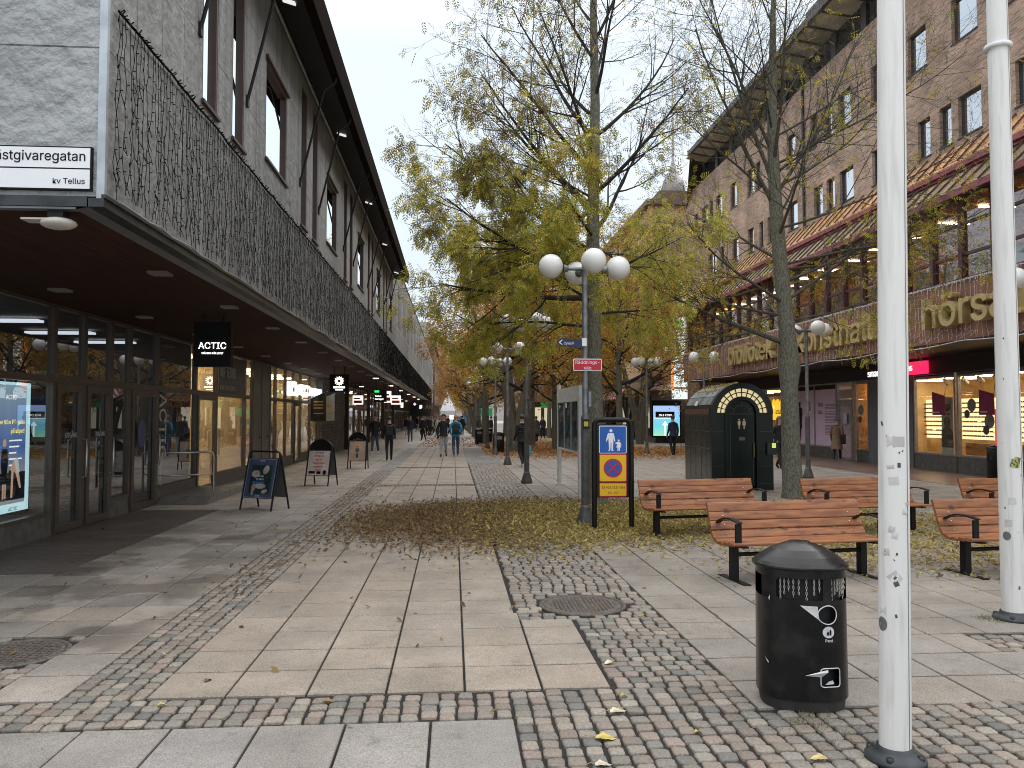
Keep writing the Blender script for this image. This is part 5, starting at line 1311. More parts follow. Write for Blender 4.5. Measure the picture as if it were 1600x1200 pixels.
mb.build('roof_slates', slate, tk)
mb = MB()
for z in (.15, .57, .97, 1.38, 1.78): mb.box(-.006, -.001, .05, dk_, z - .008, z + .006)
for y in (.5, 1.0, 1.5, 2.0): mb.box(-.005, -.001, y - .003, y + .003, .15, 1.78)
mb.build('side_joints', line, tk)
mb = MB(); mb.box(-.010, -.0065, .25, dk_ - .03, 1.80, 1.93); mb.build('brown_side_strip', M('kiosk_brown', (.10, .045, .02), .5, var=.3, vs=6), tk)
mb = MB(); mb.box(-.0, .06, 1.55, 1.75, 2.04, 2.12)
mb.T = Matrix.Translation((.08, 1.35, 2.1)) @ Matrix.Rotation(R(25), 4, 'Y'); mb2 = MB(); mb2.T = Matrix.Translation((.03, 1.45, 2.06)) @ Matrix.Rotation(R(20), 4, 'Y'); mb2.box(-.02, .0, -.1, .1, -.06, .06); mb2.build('side_notice', white, tk)
# front: pilasters, arch ring with brass-lit panes, door
mb = MB()
OUT = rk + .035
def ringseg(mb, r0, r1, a0, a1, y0, y1, m=0, n=1):
    for k in range(n):
        t0, t1 = R(a0 + (a1 - a0) * k / n), R(a0 + (a1 - a0) * (k + 1) / n)
        P = [(hwk + r0 * math.cos(t0), zs_ + r0 * math.sin(t0)), (hwk + r1 * math.cos(t0), zs_ + r1 * math.sin(t0)), (hwk + r1 * math.cos(t1), zs_ + r1 * math.sin(t1)), (hwk + r0 * math.cos(t1), zs_ + r0 * math.sin(t1))]
        mb.prism(P, lambda a, b, d: (a, d, b), y0, y1, m)
ringseg(mb, rk - .10, OUT, 0, 180, -.06, .12, 0, 24)
mb.box(-.035, .30, -.03, .12, 0, zs_); mb.box(wk - .30, wk + .035, -.03, .12, 0, zs_)
dr = .33
ringseg(mb, dr - .0, dr + .085, 0, 180, -.06, .10, 0, 18)
mb.box(hwk - dr - .085, hwk - dr, -.06, .10, 0, zs_); mb.box(hwk + dr, hwk + dr + .085, -.06, .10, 0, zs_)
mb.build('front_wall', dg, tk)
mb = MB(); ringseg(mb, dr + .085, rk - .10, 0, 180, .0, .02, 0, 24); mb.build('arch_window', E('brass_panes', (.72, .60, .32), .62), tk)
mb = MB()
for k in range(1, 12): a = 15 * k; ringseg(mb, dr + .08, rk - .09, a - 1.1, a + 1.1, -.03, -.001)
rm_ = (dr + .085 + rk - .10) / 2; ringseg(mb, rm_ - .01, rm_ + .01, 0, 180, -.03, -.002, 0, 24)
mb.box(hwk - rk + .09, hwk - dr - .08, -.035, .12, zs_ - .02, zs_ + .03); mb.box(hwk + dr + .08, hwk + rk - .09, -.035, .12, zs_ - .02, zs_ + .03)
mb.build('glazing_bars', dg, tk)
mb = MB(); mb.box(hwk - dr + .004, hwk + dr - .004, .02, .06, .12, zs_); P = [(hwk + (dr - .004) * math.cos(R(t)), zs_ + (dr - .004) * math.sin(R(t))) for t in range(0, 181, 10)]
mb.prism(P, lambda a, b, d: (a, d, b), .02, .06); door = mb.build('door', dg, tk)
mb = MB()
for a in (30, 60, 90, 120, 150): ringseg(mb, .06, dr - .01, a - 1.2, a + 1.2, .005, .019)
ringseg(mb, .20, .215, 0, 180, .005, .0185, 0, 16)
for q_ in ((hwk - dr + .05, hwk - dr + .062), (hwk + dr - .062, hwk + dr - .05)): mb.box(q_[0], q_[1], .008, .019, .12, zs_)
mb.box(hwk - dr + .0, hwk + dr, .006, .019, zs_ - .012, zs_ + .006); mb.build('door_trim', M('kiosk_trim', (.05, .065, .06), .35, .3), door)
brass = M('brass', (.45, .34, .12), .3, .9)
mb = MB(); mb.tube([(hwk + dr - .05, -.02, .78), (hwk + dr - .05, -.02, 1.12)], .013, 8); mb.build('handle', brass, door)
mb = MB()
for cx_ in (-.06, .06):
    x_ = hwk + cx_
    mb.prism([(x_ + .022 * math.cos(t * PI / 6), 1.665 + .022 * math.sin(t * PI / 6)) for t in range(12)], lambda a, b, d: (a, d, b), .008, .018)
    mb.prism([(x_ - .035, 1.635), (x_ + .035, 1.635), (x_ + (.045 if cx_ > 0 else .03), 1.53), (x_ + .015, 1.53), (x_ + .012, 1.44), (x_ - .012, 1.44), (x_ - .015, 1.53), (x_ - (.045 if cx_ > 0 else .03), 1.53)], lambda a, b, d: (a, d, b), .008, .018)
mb.build('toilet_pictogram', M('pictogram_brass', (.55, .48, .28), .4, .3), door)
mb = MB(); mb.box(hwk - .06, hwk + .08, .01, .019, 1.17, 1.25); mb.build('plate', M('plate_grey', (.10, .10, .11), .5), door)
mb = MB(); mb.box(wk - .13, wk + .09, -.10, -.031, .84, 1.12); bx_ = mb.build('coin_box', M('coin_box_black', (.012, .012, .012), .4), tk)
mb = MB(); mb.box(wk - .02, wk + .07, -.115, -.101, 1.0, 1.11); mb.build('green_display', E('display_lime', (.45, .62, .12), .75), bx_)
mb = MB()
for z in (.15, .57, .97, 1.38): mb.box(-.03, .29, -.034, -.0305, z - .004, z + .004); mb.box(wk - .29, wk + .03, -.034, -.0305, z - .004, z + .004)
mb.build('front_joints', M('kiosk_trim', (.05, .065, .06), .35, .3), tk)

# notice board with two posts
pa_, pb_ = g(874, 757), g(908, 776)
nb = thing('notice_board', 'grey metal notice board with glass cases on two posts left of the tree', 'notice board', ((pa_.x + pb_.x) / 2, (pa_.y + pb_.y) / 2, 0))
bgr = M('board_grey', (.62, .63, .62), .5, .1, var=.12)
mb = MB(); mb.tube([(pa_.x, pa_.y, 0), (pa_.x, pa_.y, 2.55)], .055, 12); mb.lathe([(.1, 0), (.1, .02)], 16, cx=pa_.x, cy=pa_.y); mb.build('post', bgr, nb, world=True)
mb = MB(); mb.box(pb_.x - .06, pb_.x + .10, pb_.y - .08, pb_.y + .08, 0, 2.42); mb.build('post', M('board_white_post', (.55, .56, .56), .45, .2), nb, world=True)
dv = (pb_ - pa_); ln_ = dv.length; an = math.atan2(dv.y, dv.x)
bd = bpy.data.objects.new('case', None)
def bpt(a, z, d=0):
    n_ = Vector((math.sin(an), -math.cos(an), 0)); p = pa_ + dv * a + n_ * d; return (p.x, p.y, z)
mb = MB()
def bbox(mb, a0, a1, z0, z1, d0, d1, m=0):
    v = [bpt(a0, z0, d0), bpt(a1, z0, d0), bpt(a1, z0, d1), bpt(a0, z0, d1), bpt(a0, z1, d0), bpt(a1, z1, d0), bpt(a1, z1, d1), bpt(a0, z1, d1)]
    mb.add(v, [(0, 3, 2, 1), (4, 5, 6, 7), (0, 1, 5, 4), (1, 2, 6, 5), (2, 3, 7, 6), (3, 0, 4, 7)], m)
bbox(mb, .02, .98, 2.12, 2.42, -.05, .05); bbox(mb, .02, .98, .95, 2.12, -.05, -.02)
for a in (.02, .34, .66, .96): bbox(mb, a, a + .02, .95, 2.12, -.0, .05)
bbox(mb, .02, .98, .92, .96, -.05, .06); bbox(mb, .02, .98, 2.08, 2.121, -.02, .06)
case = mb.build('case', bgr, nb, world=True)
mb = MB(); rr = random.Random(8)
for k in range(3):
    a = .05 + .32 * k
    for _ in range(9):
        u0 = a + rr.uniform(0, .18); z0 = rr.uniform(1.0, 1.8); c = rr.choice([(.6, .6, .55), (.1, .2, .35), (.5, .1, .08), (.1, .1, .1), (.2, .3, .2), (.4, .3, .1)])
        o_ = len(mb.f); bbox(mb, u0, u0 + rr.uniform(.04, .09), z0, z0 + rr.uniform(.1, .25), -.019 + _ * .0006, -.0185 + _ * .0006)
        for i_ in range(o_, len(mb.f)): mb.fc[i_] = c
mb.build('notices', M('merchandise', (.9, .9, .9), .6, attr=True), case, world=True, attr=True)
mb = MB(); bbox(mb, .04, .96, .97, 2.07, .035, .04); mb.build('pane', glass('case_glass', (.75, .8, .8), 1.5, .12), case, world=True)

# A-boards
def aboard(label, gl_, gr_, h, kind, arch_top, depth=.5):
    c = (gl_ + gr_) / 2; v = gr_ - gl_; wv = v.length / 2
    t = thing('pavement_sign', label, 'A-board', (c.x, c.y, 0), math.atan2(v.y, v.x))
    lean = depth / 2
    def pt(x, f, s_): return (x, lean + s_ * lean * (1 - f), f * h)
    r_ = .018
    for s_, nm in ((-1, 'front_frame'), (1, 'rear_frame')):
        mb = MB()
        if arch_top: top_ = [pt(-wv * math.cos(R(a)), 1 - .22 + .22 * math.sin(R(a)), s_) for a in range(0, 181, 20)]
        else: top_ = [pt(-wv, .94, s_), pt(-wv * .94, .985, s_), pt(-wv * .8, 1, s_), pt(wv * .8, 1, s_), pt(wv * .94, .985, s_), pt(wv, .94, s_)]
        mb.tube([pt(-wv, 0, s_)] + top_ + [pt(wv, 0, s_)], r_, 8); mb.build(nm, dmetal, t)
    z1 = .88 if not arch_top else .76; z0 = .2 if not arch_top else .22
    def q(x, f, off=0): p = pt(x, f, -1); return (p[0], p[1] - off, p[2] + off * .2)
    mb = MB(); mb.poly([q(-wv + .02, z0, -.01), q(wv - .02, z0, -.01), q(wv - .02, z1, -.01), q(-wv + .02, z1, -.01)])
    P2 = [pt(-wv + .02, z0, 1), pt(wv - .02, z0, 1), pt(wv - .02, z1, 1), pt(-wv + .02, z1, 1)]; mb.poly(P2); mb.build('back_panel', M('board_back', (.10, .10, .10), .5), t)
    if arch_top:
        mb = MB(); mb.poly([q(-(wv - .01) * math.cos(R(a)), 1 - .225 + .215 * math.sin(R(a))) for a in range(0, 181, 15)]); hp = mb.build('header_panel', black, t)
    A0, A1_ = Vector(q(-wv + .03, z0 + .01, .012)), Vector(q(wv - .03, z1 - .01, .012))
    ph_ = (Vector(q(0, z1 - .01)) - Vector(q(0, z0 + .01))).length; pw_ = 2 * (wv - .03)
    yv = (Vector(q(0, z1)) - Vector(q(0, z0))).normalized(); xv = Vector((1, 0, 0)); zv = xv.cross(yv)
    Mx = Matrix((xv, yv, zv)).transposed().to_4x4(); Mx.translation = Vector(q(0, z0 + .01, .012)) 
    def layer(name, mat, fnl, par):
        mb = MB(); mb.T = Mx; fnl(mb); return mb.build(name, mat, par)
    def rect(x0, x1, y0, y1, d): return lambda mb: mb.box(x0, x1, y0, y1, d, d + .002)
    def tx(s__, size, mat, x, y, d, bold=.01, xs=1, sp=1):
        rot = Matrix((xv, yv, zv)).transposed(); p = Mx @ Vector((x, y, d)); return text('lettering', s__, size, mat, p, parent=post, rot=rot, ext=.0008, bold=bold, xs=xs, world=False, spacing=sp)
    W2 = pw_ / 2
    if kind == 'fitness':
        post = layer('poster', M('poster_blue', (.07, .09, .16), .4, var=.1), rect(-W2, W2, 0, ph_, 0), t)
        layer('poster_edge', M('poster_edge_blue', (.25, .32, .42), .4), lambda mb: [mb.box(-W2, W2, 0, .012, .0021, .004), mb.box(-W2, W2, ph_ - .012, ph_, .0021, .004), mb.box(-W2, -W2 + .012, .012, ph_ - .012, .0021, .004), mb.box(W2 - .012, W2, .012, ph_ - .012, .0021, .004)], post)
        layer('picture', M('picture_dark_green', (.015, .045, .03), .5, var=.4, vs=8), rect(-W2 * .68, W2 * .78, ph_ * .11, ph_ * .84, .0021), post)
        def fig(mb):
            for (x, y, a, b, r) in ((.1, .72, .065, .09, -.5), (-.1, .61, .10, .07, .1), (.02, .30, .14, .05, 0), (-.11, .27, .05, .07, 0), (-.12, .16, .03, .08, 0), (.13, .17, .07, .035, .3)):
                mb.poly([(x * pw_ * 1.7 + (a * math.cos(t_ * PI / 8) * math.cos(r) - b * math.sin(t_ * PI / 8) * math.sin(r)), y * ph_ + (a * math.cos(t_ * PI / 8) * math.sin(r) + b * math.sin(t_ * PI / 8) * math.cos(r)), .0045) for t_ in range(16)])
        layer('figure', M('picture_skin', (.42, .26, .20), .6, var=.4, vs=9, col2=(.55, .5, .5)), fig, post)
        layer('blue_strip', M('strip_blue', (.05, .15, .5), .5), rect(-W2 * .5, W2 * .35, ph_ * .37, ph_ * .41, .005), post)
        tx('Förmån\nför fiket!', .068, white, 0, ph_ * .53, .007, sp=.85); tx('ACTIC', .05, white, 0, ph_ * .93, .004); tx('ACTIC', .05, white, 0, ph_ * .03, .004)
    elif kind == 'repair':
        post = layer('poster', M('poster_cream', (.62, .58, .56), .5), rect(-W2, W2, 0, ph_, 0), t)
        tx('MIF I TEKNIK', .062, black, 0, ph_ * .9, .004, .02, .85)
        tx('Här kan du\nlaga din\ntrasiga mobil\nmedan du\nväntar!', .098, M('print_red', (.5, .01, .02), .5), 0, ph_ * .76, .004, .03, .80, .92)
        layer('phone_pictures', black, lambda mb: [mb.box(-W2 * .85, -W2 * .25, ph_ * .06, ph_ * .17, .0021, .004), mb.box(-W2 * .1, W2 * .3, ph_ * .05, ph_ * .16, .0021, .004), mb.box(W2 * .5, W2 * .8, ph_ * .03, ph_ * .2, .0021, .004)], post)
    else:
        post = layer('poster', M('poster_sunset', (.62, .42, .26), .5, vs=2.2, col2=(.30, .22, .22)), rect(-W2, W2, 0, ph_, 0), t)
        layer('watch_strap', M('strap_dark', (.06, .05, .045), .5), lambda mb: [mb.box(-.04, .04, ph_ * .15, ph_ * .4, .0021, .004), mb.box(-.035, .035, ph_ * .66, ph_ * .74, .0021, .004)], post)
        layer('watch_face', M('watch_silver', (.35, .37, .36), .4), lambda mb: disc(mb, 0, ph_ * .54, .10, .11, .005), post)
        layer('watch_dial', M('dial_dark', (.08, .10, .10), .4), lambda mb: disc(mb, 0, ph_ * .54, .065, .075, .006), post)
        layer('header_line', brass, lambda mb: [mb.box(-W2 * .6, W2 * .6, ph_ * 1.09, ph_ * 1.105, .0021, .004), mb.box(-W2 * .2, W2 * .2, ph_ * 1.13, ph_ * 1.16, .0021, .004)], post)
    return t
aboard('nearest pavement sign with dark blue fitness poster and square top', g(375, 796), g(423, 799), 1.08, 'fitness', False)
aboard('white pavement sign with red text and rounded black top, middle of the three', g(476, 759), g(512, 760), 1.15, 'repair', True)
aboard('farthest pavement sign with watch poster and rounded black top', g(543, 733), g(571, 733), 1.2, 'watch', True)

# hanging signs below the arcade ceiling
def hangbox(label, px0, px1, py0, py1, d_, mat, build=None, name='hanging_sign'):
    X0, X1 = onY(px0, (py0 + py1) / 2, d_).x, onY(px1, (py0 + py1) / 2, d_).x
    z1_, z0_ = onY((px0 + px1) / 2, py0, d_).z, onY((px0 + px1) / 2, py1, d_).z
    t = thing(name, label, 'sign', ((X0 + X1) / 2, d_, z0_))
    mb = MB(); mb.box(X0, X1, d_, d_ + .14, z0_, z1_); bx__ = mb.build('box', mat, t, world=True)
    mb = MB(); [mb.tube([(x, d_ + .07, z1_), (x, d_ + .07, SOF)], .02, 6) for x in (X0 + (X1 - X0) * .22, X1 - (X1 - X0) * .22)] if z1_ < SOF - .03 else mb.box(X0 + .05, X1 - .05, d_ + .03, d_ + .1, z1_, z1_ + .02); mb.build('hanger', dmetal, t, world=True)
    if build: build(t, X0, X1, z0_, z1_, d_ - .004)
    return t
LW = E('letter_glow', (1, 1, 1), 1.5)
def f_actic(t, X0, X1, z0, z1, y):
    w_ = X1 - X0; text('lettering', 'ACTIC', w_ * .345, LW, ((X0 + X1) / 2, y, z0 + (z1 - z0) * .40), 'front', t, .003, 'CENTER', .012, xs=.98)
    text('lettering', 'TRÄNING FÖR LIVET', w_ * .10, LW, ((X0 + X1) / 2, y, z0 + (z1 - z0) * .28), 'front', t, .002, 'CENTER', .002, xs=.85)
hangbox('black hanging sign with bright white capital letters, nearest under the arcade', 303, 361, 503, 573, 13.2, black, f_actic)
def f_jew(t, X0, X1, z0, z1, y):
    cx, cz, r = (X0 + X1) / 2, z0 + (z1 - z0) * .62, (X1 - X0) * .23
    mb = MB()
    for k in range(12):
        a = 2 * PI * k / 12; mb.prism([(cx + r * .35 * math.cos(a - .2), cz + r * .35 * math.sin(a - .2)), (cx + r * .8 * math.cos(a - .16), cz + r * .8 * math.sin(a - .16)), (cx + r * 1.15 * math.cos(a), cz + r * 1.15 * math.sin(a)), (cx + r * .8 * math.cos(a + .16), cz + r * .8 * math.sin(a + .16)), (cx + r * .35 * math.cos(a + .2), cz + r * .35 * math.sin(a + .2))], lambda p, q, d: (p, d, q), y - .006, y)
    mb.build('rosette', E('rosette_glow', (1, .85, .75), 2.2), t, world=True)
    mb = MB(); w_ = X1 - X0; mb.box(cx - w_ * .3, cx + w_ * .3, y - .006, y, z0 + (z1 - z0) * .2, z0 + (z1 - z0) * .3); mb.box(cx - w_ * .2, cx + w_ * .2, y - .006, y, z0 + (z1 - z0) * .08, z0 + (z1 - z0) * .13); mb.build('text_lines', LW, t, world=True)
hangbox('black hanging sign with a glowing white rosette emblem', 515, 545, 585, 612, 27, black, f_jew)
def f_tel(t, X0, X1, z0, z1, y):
    w_ = X1 - X0; text('lettering', 'Tellus\nGaraget', w_ * .26, LW, (X0 + w_ * .08, y, z0 + (z1 - z0) * .42), 'front', t, .003, 'LEFT', .006, spacing=.9)
    mb = MB(); mb.box(X0 + w_ * .06, X0 + w_ * .42, y - .006, y, z1 - (z1 - z0) * .22, z1 - (z1 - z0) * .06); mb.build('green_tag', E('tag_green', (.02, .8, .2), 1.1), t, world=True)
hangbox('black hanging sign with white text and a small green tag', 584, 604, 609, 628, 38, black, f_tel)
def f_red(t, X0, X1, z0, z1, y):
    w_ = X1 - X0; mb = MB(); mb.box(X0 + w_ * .1, X1 - w_ * .1, y - .006, y, z0 + (z1 - z0) * .15, z0 + (z1 - z0) * .45); mb.build('red_box', redp, t, world=True)
    mb = MB(); mb.box(X0 + w_ * .1, X1 - w_ * .25, y - .006, y, z0 + (z1 - z0) * .6, z0 + (z1 - z0) * .75); mb.build('text_line', M('print_red', (.45, .02, .03), .5), t, world=True)
wl = E('lit_white_sign', (1, .93, .86), .85)
hangbox('lit white hanging sign with red block, right of the black sign with green tag', 611, 626, 618, 632, 44, wl, f_red)
hangbox('lit white hanging sign partly behind the black sign with green tag', 600, 611, 611, 629, 41, wl, f_red)
hangbox('small white hanging sign with red block seen before the shop windows far in', 551, 567, 618, 632, 39.5, wl, f_red)
hangbox('small lit white sign box above the far arcade shops', 626, 630, 629, 637, 52, wl)
def f_blue(t, X0, X1, z0, z1, y):
    mb = MB(); cx, cz = (X0 + X1) / 2, (z0 + z1) / 2; r = (X1 - X0) * .35; mb.prism([(cx - r, cz), (cx, cz - r), (cx + r, cz), (cx, cz + r)], lambda p, q, d: (p, d, q), y - .006, y); mb.build('emblem', E('emblem_pink', (.75, .5, .65), .8), t, world=True)
hangbox('small black sign with pink diamond emblem far along the arcade', 644, 652, 627, 636, 70, black, f_blue)
def f_dan(t, X0, X1, z0, z1, y):
    text('lettering', 'D', .8, E('letter_blue_white', (.6, .7, 1), 1.6), (X0, y - .01, z0 + .2), 'front', t, .003, 'LEFT', .02)
    text('lettering', 'AN', .8, M('letter_bronze', (.35, .25, .15), .4, .4), (X0 + .62, y - .01, z0 + .2), 'front', t, .003, 'LEFT', .02)
hangbox('wide dark sign with big letters at the far end of the arcade', 655, 674, 625, 642, 84, M('column_brown', (.05, .03, .025), .4, .3), f_dan)
# flags from the jeweller's window
for k, (px, c, lb) in enumerate(((507, (.03, .025, .02), 'black pennant flag with gold text lines on an angled pole by the stone pier'), (520, (.45, .42, .38), 'pale pennant flag on an angled pole by the stone pier'))):
    y_ = YX(px, SX + .7); t = thing('wall_flag', lb, 'flag', (SX + .02, y_ - 1.0, 2.3))
    mb = MB(); mb.tube([(0, 0, 0), (.95, .1, .42)], .014, 6); mb.build('pole', M('pole_white', (.6, .6, .6), .4), t)
    mb = MB(); n = 8
    v = [(.3 + .6 * i / n, .03 + .02 * math.sin(i * 1.3 + k), (.14 + .26 * i / n)) for i in range(n + 1)] + [(.3 + .6 * i / n, .05 * math.sin(i * 1.1 + k), -.75) for i in range(n + 1)]
    v2 = [(x, y + .008, z) for x, y, z in v]
    mb.add(v, [(i, i + 1, n + 2 + i, n + 1 + i) for i in range(n)], 0, True); mb.add(v2, [(i + 1, i, n + 1 + i, n + 2 + i) for i in range(n)], 0, True); fl_ = mb.build('cloth', M('flag_cloth_%d' % k, c, .8), t)
    mb = MB()
    for z in (.0, -.12, -.24, -.45): mb.box(.42, .8, -.06, -.055, z - .02, z + .02)
    mb.build('text_lines', M('text_gold', (.5, .33, .08), .5), fl_)
# shop signs behind glass: lit panels above the third shop
for (p0, p1, z0, z1, cc, lb) in ((456, 463, 2.5, 3.0, (.85, .9, 1), 'L'), (470, 484, 2.55, 2.95, (1, .95, .75), 'C'), (487, 508, 2.6, 2.9, (.6, .85, 1), 'R')):
    y0_, y1_ = YX(p0, SX + .1), YX(p1, SX + .1)
    t = thing('lit_sign_panel', {'L': 'leftmost narrow bluish lit sign panel above the watch shop windows', 'C': 'cream lit sign panel above the watch shop windows', 'R': 'light blue lit sign panel next to the stone pier'}[lb], 'sign', (SX + .1, y0_, z0))
    mb = MB(); mb.box(SX + .02, SX + .1, y0_, y1_, z0, z1); mb.build('panel', E('panel_glow_' + lb, cc, 2.0), t, world=True)
    mb = MB(); rr = random.Random(int(p0)); y = y0_ + .1
    while y < y1_ - .2: q_ = rr.uniform(.08, .25); mb.box(SX + .101, SX + .106, y, y + q_, z0 + .12, z1 - .12 - rr.uniform(0, .1)); y += q_ + .08
    mb.build('lettering', M('print_grey', (.2, .22, .24), .6), t, world=True)
# shop name on the second shop's transom: white outlined letters
text('lettering', 'MIF TEKNIK', .52, M('letters_pale', (.42, .40, .38), .5), (SX + .02, 20.55, 2.75), 'east', left, .01, 'LEFT', .0, xs=.68)
mb = MB(); mb.box(SX + .0, SX + .012, 20.45, 23.0, 2.33, 3.3); mb.build('transom_panel', M('transom_dark', (.05, .04, .038), .4), left, world=True)
text('lettering', 'MOBIL & DATA SERVICE', .22, M('letters_pale', (.42, .40, .38), .5), (SX + .02, 20.55, 2.42), 'east', left, .004, 'LEFT', .0, xs=.78)
# ACTIC window lettering, entrance words, blue round sticker
lp = M('letters_silver', (.5, .5, .5), .4, .3)
text('lettering', 'ACTIC', .74, lp, (SX + .012, 16.44, 2.2), 'east', left, .002, 'LEFT', .02, xs=.8, rot=Matrix(((0, 0, 1), (0, 1, 0), (-1, 0, 0))))
text('lettering', 'UTGÅNG', .15, lp, (SX + .03, 12.72, 1.42), 'east', left, .002, 'CENTER', .01, xs=.85)
text('lettering', 'INGÅNG', .15, lp, (SX + .03, 13.72, 1.42), 'east', left, .002, 'CENTER', .01, xs=.85)
mb = MB(); mb.T = Matrix.Translation((SX + .03, 15.5, 1.42)) @ DIRS['east'].to_4x4(); disc(mb, 0, 0, .2, .26); mb.build('round_sticker', M('sticker_blue', (.05, .07, .2), .4), left, world=True)
# illuminated poster inside the first window
q0 = YX(46, SX - .25)
pt_ = thing('light_box_poster', 'tall lit advertising light box with blue poster behind the first shop window', 'poster', (SX - .3, 10.6, .35))
pz0, pz1 = .42, 2.22; py0_, py1_ = q0 - 1.35, q0
PGm = E('poster_glow_edge', (.52, .78, .88), .95)
mb = MB(); mb.box(SX - .36, SX - .24, py0_, py1_, pz0, pz1); mb.build('case', PGm, pt_, world=True)
def pgrad():
    m, t, b = nmat('poster_blue_gradient'); N, L = t.nodes.new, t.links.new
    sp = N('ShaderNodeSeparateXYZ'); L(N('ShaderNodeNewGeometry').outputs['Position'], sp.inputs[0]); r = N('ShaderNodeMapRange'); r.inputs['From Min'].default_value = pz0; r.inputs['From Max'].default_value = pz1; L(sp.outputs['Z'], r.inputs['Value'])
    c = N('ShaderNodeValToRGB'); c.color_ramp.elements[0].color = (.22, .25, .28, 1); c.color_ramp.elements[1].color = (.30, .42, .52, 1); e_ = c.color_ramp.elements.new(.32); e_.color = (.25, .27, .32, 1); e_ = c.color_ramp.elements.new(.5); e_.color = (.07, .14, .42, 1)
    L(r.outputs[0], c.inputs[0]); L(c.outputs[0], b.inputs['Emission Color']); b.inputs['Emission Strength'].default_value = .8; b.inputs['Base Color'].default_value = (.02, .02, .02, 1); return m
mb = MB(); mb.box(SX - .239, SX - .235, py0_ + .08, py1_ - .12, pz0 + .12, pz1 - .04); ps_ = mb.build('poster', pgrad(), pt_, world=True)
mb = MB(); mb.box(SX - .234, SX - .232, py0_ + .08, py1_ - .12, pz0 + .17, pz0 + .55); mb.build('floor_picture', M('picture_floor', (.03, .03, .035), .5), ps_, world=True)
YL = py1_ - .12
yt = E('poster_text_yellow', (.9, .75, .25), 1.0); wt = E('poster_text_white', (1, 1, 1), .9)
text('lettering', 'över 10:e PT-pass\npå köpet!', .115, yt, (SX - .231, YL - .04, pz0 + 1.22), 'east', ps_, .001, 'RIGHT', .01, spacing=1.1)
mb = MB()
for k in range(5): mb.box(SX - .233, SX - .231, YL - .42, YL - .10 - (k % 3) * .07, pz0 + .98 - k * .085, pz0 + 1.0 - k * .085)
mb.build('text_lines', wt, ps_, world=True)
text('lettering', 'ACTIC', .12, wt, (SX - .231, YL - .4, pz1 - .24), 'east', ps_, .001, 'CENTER', .01); text('lettering', 'ACTIC', .10, E('poster_text_teal', (.1, .25, .3), .5), (SX - .231, YL - .3, pz0 + .02), 'east', ps_, .001, 'CENTER', .01)
# two figures on the poster: one standing in black, one bending to the floor
E2 = Matrix.Translation((SX - .23, YL - .52, pz0 + .30)) @ DIRS['east'].to_4x4()
skp = E('poster_skin', (.62, .38, .28), .7); bkp = M('poster_cloth_black', (.01, .01, .015), .6); wcp = E('poster_cloth_white', (.7, .72, .75), .6)
mb = MB(); mb.T = E2
disc(mb, -.02, .66, .045, .055, .0, 0); mb.poly([(-.09, .58, .001), (.05, .58, .001), (.07, .4, .001), (.04, .1, .001), (-.08, .1, .001), (-.11, .4, .001)], 1); mb.box(-.06, -.02, -.1, .1, 0, .002, 0); mb.box(.0, .03, -.1, .1, 0, .002, 0)
mb.poly([(.12, .28, 0), (.22, .42, 0), (.31, .44, 0), (.34, .30, 0), (.42, .02, 0), (.37, .02, 0), (.28, .22, 0), (.22, .28, 0), (.20, -.1, 0), (.15, -.1, 0), (.16, .2, 0)], 0)
mb.poly([(.22, .43, .002), (.32, .45, .002), (.37, .25, .002), (.30, .22, .002)], 2); disc(mb, .12, .24, .04, .045, .003, 1)
mb.build('figures', [skp, bkp, wcp], ps_, world=True)

# handrail and ramp before the second window
h1, h2_ = g(250, 782), g(333, 777)
hr = thing('handrail', 'bent grey steel handrail beside the entrance ramp', 'handrail', ((h1.x + h2_.x) / 2, (h1.y + h2_.y) / 2, 0))
mb = MB(); pts = [(h1.x, h1.y, 0), (h1.x, h1.y, .88)]; v = (h2_ - h1)
for f, z in ((.02, .94), (.05, .98), (.95, .98), (.98, .94)): p = h1 + v * f; pts.append((p.x, p.y, z))
pts += [(h2_.x, h2_.y, .88), (h2_.x, h2_.y, 0)]
mb.tube(pts, .022, 10); p, q = h1 + v * .0, h1 + v; mb.tube([(p.x, p.y, .5), (q.x, q.y, .5)], .018, 8); mb.build('rail', chrome, hr, world=True)
mb = MB(); mb.prism([(16.3, .004), (19.0, .004), (19.0, .14), (16.6, .14)], lambda a, b, d: (d, a, b), SX + .02, SX + 1.0); tag(mb.build('entrance_ramp', M('ramp_stone', (.13, .12, .11), .7, var=.2), None), 'low dark stone ramp under the steel handrail at the shop front', 'ramp')
# white event tent far away
tn = thing('market_tent', 'small white peaked tent far down the street at the end of the arcade', 'tent', (-1.2, 95, 0))
q0_, q1_ = onY(688, 642, 95), onY(706, 622, 95)
x0, x1, zb_, zt_ = q0_.x, q1_.x + .4, 1.75 + (650 - 642) / 1250 * 95, 1.75 + (650 - 623) / 1250 * 95
mb = MB(); mb.add([(x0, 94, zb_), (x1, 94, zb_), (x1, 97, zb_), (x0, 97, zb_), ((x0 + x1) / 2, 95.5, zt_ + .8)], [(0, 1, 4), (1, 2, 4), (2, 3, 4), (3, 0, 4)]); mb.box(x0, x1, 93.99, 94.03, zb_ - .5, zb_); mb.build('canopy', M('tent_white', (.75, .76, .8), .6), tn, world=True)
for x in (x0, x1): mb = MB(); mb.tube([(x, 94, 0), (x, 94, zb_)], .04, 6); mb.build('leg', chrome, tn, world=True)
